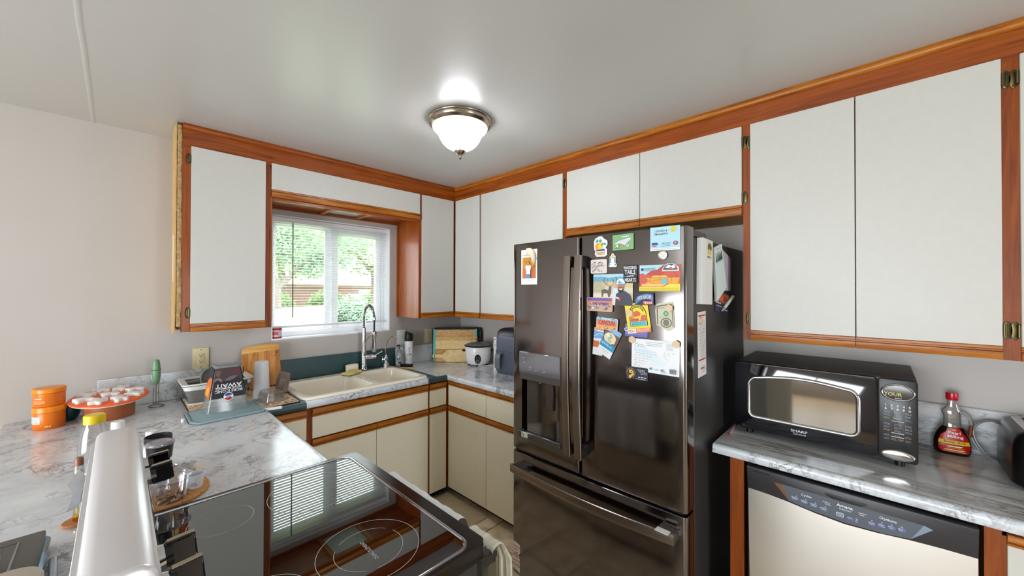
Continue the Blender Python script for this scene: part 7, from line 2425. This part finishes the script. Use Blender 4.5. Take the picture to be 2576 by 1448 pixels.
pbottle(-2.414, -1.215, 'clear plastic bottle with a yellow cap behind the stove backguard', mat('yellow_cap', (236, 206, 20), 0.35), 0.249, 0.036, 0.0245, 0.026, clear('bottle_pet', (244, 246, 248), 0.2, 0.04, 0.06))
pbottle(-2.363, -1.225, 'white capped bottle hidden behind the end of the backguard', M['whitep'], 0.218, 0.022, 0.0165, 0.024, mat('white_bottle', (230, 230, 230), 0.4))
pbottle(-2.283, -1.235, 'white capped bottle behind the black lidded jars', M['whitep'], 0.168, 0.022, 0.0165, 0.022, mat('white_bottle', (230, 230, 230), 0.4))

tx, ty = -2.270, -1.388
ckm = mat('cork', (196, 138, 76), 0.85, vary=0.35, vscale=220, bump=0.4, bscale=300)
t = thing('cork_trivet', 'round cork trivet on the worktop beside the stove holding jars and tubs', 'trivet', (tx, ty, ZC))
G().lathe([(0.117, 0.0), (0.119, 0.002), (0.119, 0.010), (0.117, 0.012)], (tx, ty, ZC), ckm, 56).obj('disc', t)
zt = ZC + 0.0122
x, y = -2.272, -1.320
t = thing('dark_jar', 'dark jar with a crusty black rim behind the clear lidded jar', 'jar', (x, y, zt))
G().lathe([(0.026, 0), (0.028, 0.004), (0.028, 0.10), (0.031, 0.135)], (x, y, zt), mat('dark_brown_jar', (54, 40, 36), 0.4), 28, cap1=False).obj('jar', t)
G().lathe([(0.031, 0.135), (0.0335, 0.138), (0.0345, 0.158), (0.0325, 0.160), (0.030, 0.145)], (x, y, zt), mat('crusty_black', (36, 34, 36), 0.6, vary=0.6, vscale=180), 28).obj('rim', t)
x, y = -2.272, -1.392
t = thing('spice_grinder', 'clear spice jar with a black grinder collar and clear lid', 'jar', (x, y, zt))
G().lathe([(0.022, 0), (0.024, 0.003), (0.0225, 0.055), (0.0205, 0.075), (0.025, 0.098), (0.026, 0.108)], (x, y, zt), M['clear'], 24).obj('glass', t)
G().lathe([(0.026, 0.108), (0.0285, 0.110), (0.0325, 0.150), (0.030, 0.152)], (x, y, zt), M['black'], 28).obj('collar', t)
G().lathe([(0.0345, 0.152), (0.0355, 0.154), (0.0350, 0.158), (0.026, 0.162), (0.022, 0.1605), (0.01, 0.161)], (x, y, zt), clear('cap_clear', (214, 210, 218), 0.3, 0.05, 0.35), 32).obj('lid', t)
x, y = -2.252, -1.458
t = thing('deli_tub', 'clear lidded deli tub with a few nuts inside', 'container', (x, y, zt))
tb = clear('tub_plastic', (246, 246, 248), 0.2, 0.05, 0.04)
G().lathe([(0.034, 0), (0.036, 0.002), (0.0445, 0.060)], (x, y, zt), tb, 36, cap1=False).obj('tub', t)
G().lathe([(0.0445, 0.060), (0.048, 0.060), (0.0485, 0.066), (0.044, 0.069), (0.036, 0.067), (0.033, 0.070), (0.01, 0.070)], (x, y, zt), clear('tub_lid', (240, 240, 244), 0.3, 0.05, 0.14), 36, cap0=False).obj('lid', t)
nm = [mat('nut_brown', (130, 76, 40), 0.5), mat('nut_gold', (196, 140, 60), 0.5), mat('nut_pale', (206, 170, 116), 0.5)]
rr_ = random.Random(12)
for k in range(26):
    a, r_ = rr_.uniform(0, 2 * PI), 0.029 * math.sqrt(rr_.random())
    zz2 = 0.0035 + 0.006 * rr_.random() * (1 + (k > 14))
    an = rr_.uniform(0, PI)
    fr = F((x + r_ * math.cos(a), y + r_ * math.sin(a), zt + zz2), (math.cos(an), math.sin(an), rr_.uniform(-.3, .3)), (-math.sin(an), math.cos(an), 0))
    nt_ = thing('nut', 'small brown nut piece at the bottom of the clear deli tub', 'nut', fr(0, 0, 0), 'nuts in the deli tub')
    G().lathe([(0.001, -0.0028), (0.003, -0.0018), (0.0036, 0), (0.003, 0.0018), (0.001, 0.0028)], None, nm[k % 3], 8, fr, sx=1.8).obj('kernel', nt_)
x, y = -2.190, -1.415
t = thing('sample_cup', 'small frosted white sample cup with grey print', 'cup', (x, y, zt))
G().lathe([(0.0185, 0), (0.0195, 0.002), (0.0235, 0.038), (0.0250, 0.039), (0.0250, 0.042), (0.022, 0.042), (0.018, 0.006)], (x, y, zt), mat('frosted_white', (228, 228, 234), 0.4), 28).obj('cup', t)
fr = F((x, y, zt), (0.95, -0.3, 0), (0, 0, 1))
g = G()
for k, (z, a0, a1) in enumerate(((0.010, -0.4, 0.5), (0.014, -0.3, 0.4), (0.018, -0.3, 0.35))):
    g.loft([[fr((0.0196 + z * 0.11) * math.sin(a0 + (a1 - a0) * q / 6), zz2, (0.0196 + z * 0.11) * math.cos(a0 + (a1 - a0) * q / 6)) for q in range(7)] for zz2 in (z, z + 0.0016)], flat((120, 122, 134)), False, False, closed=False)
g.obj('lettering', t)


def garlic(x, y, z, s_, rot, label):
    t = thing('garlic', label, 'garlic', (x, y, z))
    n_ = 36
    lo = []
    fr = F((x, y, z), (math.cos(rot), math.sin(rot), 0.15), (-math.sin(rot), math.cos(rot), 0.25))
    for r_, h_, lob in ((0.006, 0.0, 0.1), (0.015, 0.003, 0.1), (0.021, 0.012, 0.12), (0.0215, 0.020, 0.12), (0.016, 0.029, 0.10), (0.008, 0.036, 0.05), (0.0042, 0.039, 0.0), (0.0032, 0.044, 0.0)):
        lo.append([fr(s_ * r_ * (1 + lob * math.cos(8 * 2 * PI * k / n_)) * math.cos(2 * PI * k / n_), s_ * r_ * (1 + lob * math.cos(8 * 2 * PI * k / n_)) * math.sin(2 * PI * k / n_), s_ * h_) for k in range(n_)])
    G().loft(lo, mat('garlic_skin', (226, 212, 190), 0.6, vary=0.06, vscale=60)).obj('bulb', t)


garlic(-2.205, -1.352, zt + 0.002, 1.0, 0.4, 'garlic bulb behind the white sample cup, the nearer of two')
garlic(-2.185, -1.318, zt + 0.004, 1.0, 2.4, 'garlic bulb farther back, beside the crumpled plastic bag')
t = thing('plastic_bag', 'crumpled clear plastic bag around the garlic', 'bag', (-2.215, -1.33, zt))
g = G()
lo = []
for i in range(12):
    z = 0.001 + 0.050 * i / 11
    l = []
    for k in range(30):
        th = 2 * PI * k / 30
        nz = mnoise.noise(V((math.cos(th) * 2.2, math.sin(th) * 2.2, z * 60)))
        r_ = (0.052 - 0.034 * (i / 11) ** 1.5 + 0.010 * (i == 11)) * (1 + 0.32 * nz)
        l.append(V((-2.213 + r_ * math.cos(th), -1.318 + r_ * 0.72 * math.sin(th), zt + z + 0.008 * nz)))
    lo.append(l)
g.loft(lo, clear('bag_film', (246, 248, 252), 0.10, 0.15, 0.10), False, False)
g.obj('film', t, smooth=0)
t = thing('toothpick', 'short wooden toothpick lying on the cork trivet', 'toothpick', (-2.213, -1.450, zt))
G().cyl((-2.222, -1.435, zt + 0.0018), (-2.204, -1.462, zt + 0.0018), 0.0016, M['bx'], n=6).obj('stick', t)

x, y = -2.437, -1.402
t = thing('cork_coaster', 'small round cork coaster behind the stove backguard', 'coaster', (x, y, ZC))
G().lathe([(0.031, 0), (0.032, 0.001), (0.032, 0.006), (0.031, 0.007)], (x, y, ZC), mat('cork_red', (196, 128, 84), 0.85, vary=0.3, vscale=160), 32).obj('disc', t)
t = thing('oil_sprayer', 'slim clear tube with a yellow core and gold foot on the small coaster', 'tube', (x, y, ZC + 0.007))
G().lathe([(0.010, 0), (0.012, 0.003), (0.012, 0.016), (0.008, 0.020)], (x, y, ZC + 0.0072), mat('gold_metal', (226, 176, 60), 0.12, 1.0), 20).obj('foot', t)
G().lathe([(0.006, 0.018), (0.006, 0.135), (0.004, 0.138)], (x, y, ZC + 0.0072), mat('yellow_core', (230, 196, 70), 0.3), 14).obj('core', t)
G().lathe([(0.0105, 0.018), (0.0105, 0.145), (0.008, 0.152), (0.008, 0.158)], (x, y, ZC + 0.0072), M['clear'], 20).obj('tube', t)
G().lathe([(0.009, 0.150), (0.009, 0.168), (0.006, 0.172)], (x, y, ZC + 0.0072), mat('rose_brown', (150, 96, 80), 0.4), 16).obj('cap', t)

# ------------------------------------------------------------------ near left corner
t = thing('contact_grill', 'flat dark grey appliance with a steel blue edge in the near left corner', 'appliance', (-2.53, -1.58, ZC))
fr = FZ(-2.548, -1.575, ZC, 0)
sg = mat('grill_grey', (82, 78, 74), 0.4)
be = mat('grill_blue_steel', (150, 184, 202), 0.25, 0.6)
G().box(-0.085, 0.070, -0.150, 0.078, 0.008, 0.030, be, 0.006, fr).obj('lower_plate', t)
G().box(-0.086, 0.062, -0.152, 0.075, 0.030, 0.046, sg, 0.003, fr).obj('lid', t)
g = G()
g.box(0.022, 0.026, -0.110, 0.040, 0.0455, 0.0475, mat('groove_light', (150, 146, 140), 0.3, 0.6), 0.0008, fr)
g.box(-0.080, 0.026, 0.038, 0.042, 0.0455, 0.0465, mat('groove_dark', (48, 44, 42), 0.4), 0.0005, fr)
g.obj('groove', t)
for a in (-0.07, 0.055):
    for b_ in (-0.13, 0.06):
        G().cyl(fr(a, b_, 0), fr(a, b_, 0.01), 0.010, M['black'], n=10).obj('foot', t)
x, y, zm = -2.574, -1.690, ZC + 0.0465
t = thing('travel_mug', 'black travel mug with a chrome band standing on the grey appliance', 'mug', (x, y, zm))
G().lathe([(0.036, 0), (0.038, 0.003), (0.040, 0.028)], (x, y, zm), mat('mug_black', (38, 36, 42), 0.25), 32).obj('body', t)
G().lathe([(0.040, 0.028), (0.0435, 0.031), (0.0440, 0.046), (0.042, 0.050)], (x, y, zm), M['chrome'], 32).obj('band', t)
G().lathe([(0.041, 0.050), (0.040, 0.058), (0.032, 0.064), (0.01, 0.066)], (x, y, zm), MATS['mug_black'], 32).obj('lid', t)
x, y = -2.503, -1.908
t = thing('lidded_jar', 'steel jar with a round beige lid at the bottom left of the photo', 'jar', (x, y, ZC))
G().lathe([(0.040, 0), (0.043, 0.004), (0.043, 0.118)], (x, y, ZC), M['steel'], 36).obj('body', t)
G().lathe([(0.043, 0.118), (0.0475, 0.120), (0.0475, 0.130), (0.045, 0.1345), (0.02, 0.136), (0.004, 0.136)], (x, y, ZC), mat('beige_lid', (180, 164, 148), 0.35), 40).obj('lid', t)
t = thing('steel_spoon', 'small steel utensil rest between the grey appliance and the stove', 'utensil', (-2.452, -1.70, ZC))
G().prism(rrect(0.014, 0.16, 0.006, 4), FZ(-2.462, -1.68, ZC, 4), 0.0, 0.018, mat('blue_steel', (150, 164, 180), 0.2, 0.9), 0.004).obj('rest', t)

# ------------------------------------------------------------------ kitchen mat on the floor
km = D.materials.new('woven_wave_mat')
km.use_nodes = True
nt = km.node_tree
b = nt.nodes['Principled BSDF']
tc = nt.nodes.new('ShaderNodeTexCoord')
mp = nt.nodes.new('ShaderNodeMapping')
mp.inputs['Scale'].default_value = (1.0, 1.0, 1.0)
mp.inputs['Rotation'].default_value = (0, 0, 0.5)
nt.links.new(tc.outputs['Object'], mp.inputs[0])
wv = nt.nodes.new('ShaderNodeTexWave')
wv.wave_type = 'BANDS'
wv.inputs['Scale'].default_value = 16
wv.inputs['Distortion'].default_value = 9
wv.inputs['Detail'].default_value = 1
wv.inputs['Detail Scale'].default_value = 1.6
nt.links.new(mp.outputs[0], wv.inputs['Vector'])
nt.links.new(ramp(nt, [(0.25, (196, 170, 118)), (0.5, (206, 190, 160)), (0.62, (226, 216, 198)), (0.75, (190, 178, 158))], wv.outputs['Fac']), b.inputs['Base Color'])
b.inputs['Roughness'].default_value = 0.8
t = thing('kitchen_mat', 'beige wavy patterned kitchen mat on the tiles before the sink', 'mat', (-0.96, -0.81, 0))
G().prism(rrect(0.74, 0.475, 0.025, 5), FZ(-0.960, -0.815, 0.0005), 0, 0.010, km, 0.003).obj('mat', t)

# ------------------------------------------------------------------ the garden outside
g = G()
gm_ = D.materials.new('lawn_grass')
gm_.use_nodes = True
nt = gm_.node_tree
b = nt.nodes['Principled BSDF']
tc = nt.nodes.new('ShaderNodeTexCoord')
n1 = nt.nodes.new('ShaderNodeTexNoise')
n1.inputs['Scale'].default_value = 0.7
n1.inputs['Detail'].default_value = 8
nt.links.new(tc.outputs['Object'], n1.inputs['Vector'])
nt.links.new(ramp(nt, [(0.35, (96, 118, 66)), (0.55, (126, 138, 88)), (0.7, (150, 146, 110))], n1.outputs['Fac']), b.inputs['Base Color'])
b.inputs['Roughness'].default_value = 0.95


def gz(x, y):
    t_ = min(1, max(0, (y - 0.2) / 12.0))
    return -0.35 + 1.30 * t_ * t_ * (3 - 2 * t_) - 0.09 * max(0, y - 13) * (1 if y < 28 else 0) - (1.35 if y >= 28 else 0)


lo = []
for i in range(41):
    y = 0.25 + 44 * i / 40
    lo.append([V((-16 + 56 * k / 40, y, gz(0, y) + 0.05 * mnoise.noise(V((k * 0.6, i * 0.6, 1))))) for k in range(41)])
g.loft(lo, gm_, False, False, closed=False)
la = g.obj('lawn', kind='structure')


def leafcloud(name, parent, blobs, nleaf, size, m, seed):
    r = random.Random(seed)
    vs, fs = [], []
    tot = sum(b_[3] ** 2 for b_ in blobs)
    for bx, by, bz, br, sz in blobs:
        for k in range(int(nleaf * br * br / tot)):
            while True:
                p = V((r.uniform(-1, 1), r.uniform(-1, 1), r.uniform(-1, 1)))
                if 0.25 < p.length < 1: break
            p = V((bx + p.x * br, by + p.y * br, bz + p.z * br * sz))
            u = V((r.uniform(-1, 1), r.uniform(-1, 1), r.uniform(-1, 1))).normalized()
            v = u.orthogonal().normalized()
            s_ = size * r.uniform(0.6, 1.4)
            i0 = len(vs)
            vs += [p - u * s_, p + v * s_ * 0.45, p + u * s_, p - v * s_ * 0.45]
            fs.append((i0, i0 + 1, i0 + 2, i0 + 3))
    g = G()
    g.add(vs, fs, m)
    return g.obj(name, parent, smooth=0, kind='stuff')


def leafmat(name, c0, c1):
    m = D.materials.new(name)
    m.use_nodes = True
    nt = m.node_tree
    b = nt.nodes['Principled BSDF']
    tc = nt.nodes.new('ShaderNodeTexCoord')
    n = nt.nodes.new('ShaderNodeTexNoise')
    n.inputs['Scale'].default_value = 3
    nt.links.new(tc.outputs['Object'], n.inputs['Vector'])
    nt.links.new(ramp(nt, [(0.35, c0), (0.65, c1)], n.outputs['Fac']), b.inputs['Base Color'])
    b.inputs['Roughness'].default_value = 0.6
    tr = nt.nodes.new('ShaderNodeBsdfTranslucent')
    nt.links.new(b.inputs['Base Color'].links[0].from_socket, tr.inputs[0])
    mx = nt.nodes.new('ShaderNodeMixShader')
    mx.inputs[0].default_value = 0.35
    nt.links.new(b.outputs[0], mx.inputs[1])
    nt.links.new(tr.outputs[0], mx.inputs[2])
    nt.links.new(mx.outputs[0], nt.nodes['Material Output'].inputs[0])
    return m


lm1 = leafmat('leaf_light', (106, 128, 80), (138, 156, 104))
lm2 = leafmat('leaf_blue_green', (90, 118, 90), (122, 146, 116))
bark = mat('bark', (92, 82, 76), 0.9, vary=0.2, vscale=12)


def tree(name, label, x, y, h, blobs, n, size, m, seed, branches, tr=0.16):
    z = gz(x, y)
    t = thing(name, label, 'tree', (x, y, z))
    g = G()
    for pts, r0, r1 in branches:
        P_ = spline([V((x + a, y + b_, z + c)) for a, b_, c in pts], 5)
        g.tube(P_, [r0 + (r1 - r0) * k / (len(P_) - 1) for k in range(len(P_))], bark, 8)
    g.obj('trunk', t)
    leafcloud('foliage', t, [(x + a, y + b_, z + c, r_, s_) for a, b_, c, r_, s_ in blobs], n, size, m, seed)


tree('shade_tree', 'leafy tree with a forked trunk on the left of the window view', 1.35, 11.5, 4.2,
     [(-0.4, 0, 2.3, 1.1, 0.7), (0.9, 0.3, 2.0, 1.0, 0.6), (1.9, 0.4, 1.8, 0.9, 0.55), (0.2, 0.2, 3.2, 1.3, 0.7), (-1.3, 0, 1.7, 0.8, 0.7), (2.6, 0.3, 2.7, 1.0, 0.6), (1.2, 0, 1.3, 0.55, 0.5)], 5200, 0.085, lm2, 1,
     [([(0, 0, -0.1), (-0.02, 0, 0.4), (0.0, 0, 0.7)], 0.16, 0.12), ([(0, 0, 0.65), (-0.12, 0, 1.1), (-0.3, 0.1, 1.9)], 0.11, 0.05), ([(0, 0, 0.65), (0.28, 0.05, 0.95), (0.8, 0.1, 1.5), (1.4, 0.1, 1.8)], 0.10, 0.04)])
tree('garden_tree', 'pale green tree spreading behind the right half of the window', 7.6, 17.5, 6,
     [(0, 0, 3.0, 1.9, 0.7), (-2.0, 0, 3.6, 1.7, 0.7), (1.8, 0, 2.7, 1.5, 0.6), (-0.6, 0, 4.6, 1.9, 0.7), (2.0, 0, 4.2, 1.8, 0.7), (-3.2, 0, 2.7, 1.3, 0.6), (4.0, 0, 3.4, 1.8, 0.7)], 6000, 0.13, lm1, 2,
     [([(0, 0, -0.3), (0.1, 0, 1.2), (0, 0, 2.4)], 0.22, 0.14), ([(0, 0, 2.0), (-0.8, 0, 2.8), (-1.9, 0, 3.3)], 0.12, 0.05), ([(0, 0, 2.0), (0.7, 0, 2.9), (1.6, 0, 3.4)], 0.12, 0.05)])
tree('garden_tree', 'tall pale tree behind the left half of the window, farthest back', 4.2, 22.0, 7,
     [(0, 0, 3.6, 2.4, 0.8), (-2.6, 0, 4.4, 2.2, 0.8), (2.4, 0, 4.8, 2.2, 0.8), (0, 0, 6.2, 2.6, 0.8), (-4.2, 0, 5.4, 2.2, 0.8), (-2.0, 0, 7.2, 2.2, 0.8), (3.0, 0, 7.0, 2.4, 0.8)], 6000, 0.17, lm1, 3,
     [([(0, 0, -0.3), (0.1, 0, 1.6), (0, 0, 4.0)], 0.26, 0.16)])
bx_, by_ = 2.55, 8.4
t = thing('bush', 'round leafy bush in the middle of the window view', 'bush', (bx_, by_, gz(bx_, by_)))
G().tube([V((bx_, by_, gz(bx_, by_) - 0.05)), V((bx_, by_, gz(bx_, by_) + 0.4))], [0.06, 0.03], bark, 8).obj('stem', t)
leafcloud('foliage', t, [(bx_, by_, 1.02, 0.52, 0.85), (bx_ - 0.32, by_, 0.84, 0.36, 0.9), (bx_ + 0.34, by_, 0.86, 0.38, 0.9), (bx_, by_ - 0.2, 0.74, 0.5, 0.7)], 3600, 0.05, lm2, 4)

for k, (ax_, ay_) in enumerate(((3.4, 20.6), (6.5, 21.2), (9.6, 21.0))):
    t = thing('hedge_bush', ('pale hedge bush in front of the brick house, left of three', 'pale hedge bush in front of the brick house, middle of three', 'pale hedge bush in front of the brick house, right of three')[k], 'bush', (ax_, ay_, gz(ax_, ay_)), 'hedge before the brick house')
    G().tube([V((ax_, ay_, gz(ax_, ay_) - 0.05)), V((ax_, ay_, gz(ax_, ay_) + 0.7))], [0.08, 0.04], bark, 8).obj('stem', t)
    leafcloud('foliage', t, [(ax_, ay_, 0.9, 1.0, 0.75), (ax_ - 0.5, ay_, 0.7, 0.7, 0.8), (ax_ + 0.5, ay_, 0.75, 0.7, 0.8)], 1500, 0.11, lm1, 20 + k)
hx0, hx1, hy = 5.0, 17.5, 24.0
t = thing('neighbour_house', 'low brick house with a pale roof across the lawn', 'house', ((hx0 + hx1) / 2, hy + 3, -1.6))
brk = D.materials.new('brick_wall')
brk.use_nodes = True
nt = brk.node_tree
tc = nt.nodes.new('ShaderNodeTexCoord')
mp = nt.nodes.new('ShaderNodeMapping')
mp.inputs['Rotation'].default_value = (PI / 2, 0, 0)
nt.links.new(tc.outputs['Object'], mp.inputs[0])
bt = nt.nodes.new('ShaderNodeTexBrick')
bt.inputs['Color1'].default_value = (*lin((140, 84, 68)), 1)
bt.inputs['Color2'].default_value = (*lin((120, 66, 54)), 1)
bt.inputs['Mortar'].default_value = (*lin((190, 180, 170)), 1)
bt.inputs['Scale'].default_value = 4
nt.links.new(mp.outputs[0], bt.inputs['Vector'])
nt.links.new(bt.outputs['Color'], nt.nodes['Principled BSDF'].inputs['Base Color'])
G().box(hx0, hx1, hy, hy + 6, -1.6, 2.0, brk).obj('wall', t)
g = G()
g.loft([[V((x_, y_, z_)) for y_, z_ in ((hy - 0.6, 1.98), (hy + 3, 2.95), (hy + 6.6, 1.98), (hy + 6.6, 1.85), (hy - 0.6, 1.85))] for x_ in (hx0 - 0.5, hx1 + 0.5)], mat('pale_shingle', (150, 122, 112), 0.9, vary=0.1, vscale=4))
g.obj('roof', t)
for x_ in (9.7, 13.2):
    wf = G().box(x_, x_ + 1.6, hy - 0.05, hy, 0.75, 1.62, M['vinyl']).obj('window', t)
    G().box(x_ + 0.08, x_ + 0.76, hy - 0.06, hy - 0.045, 0.83, 1.54, mat('house_glass', (86, 110, 108), 0.1, spec=0.8)).box(x_ + 0.84, x_ + 1.52, hy - 0.06, hy - 0.045, 0.83, 1.54, MATS['house_glass']).obj('pane', wf)
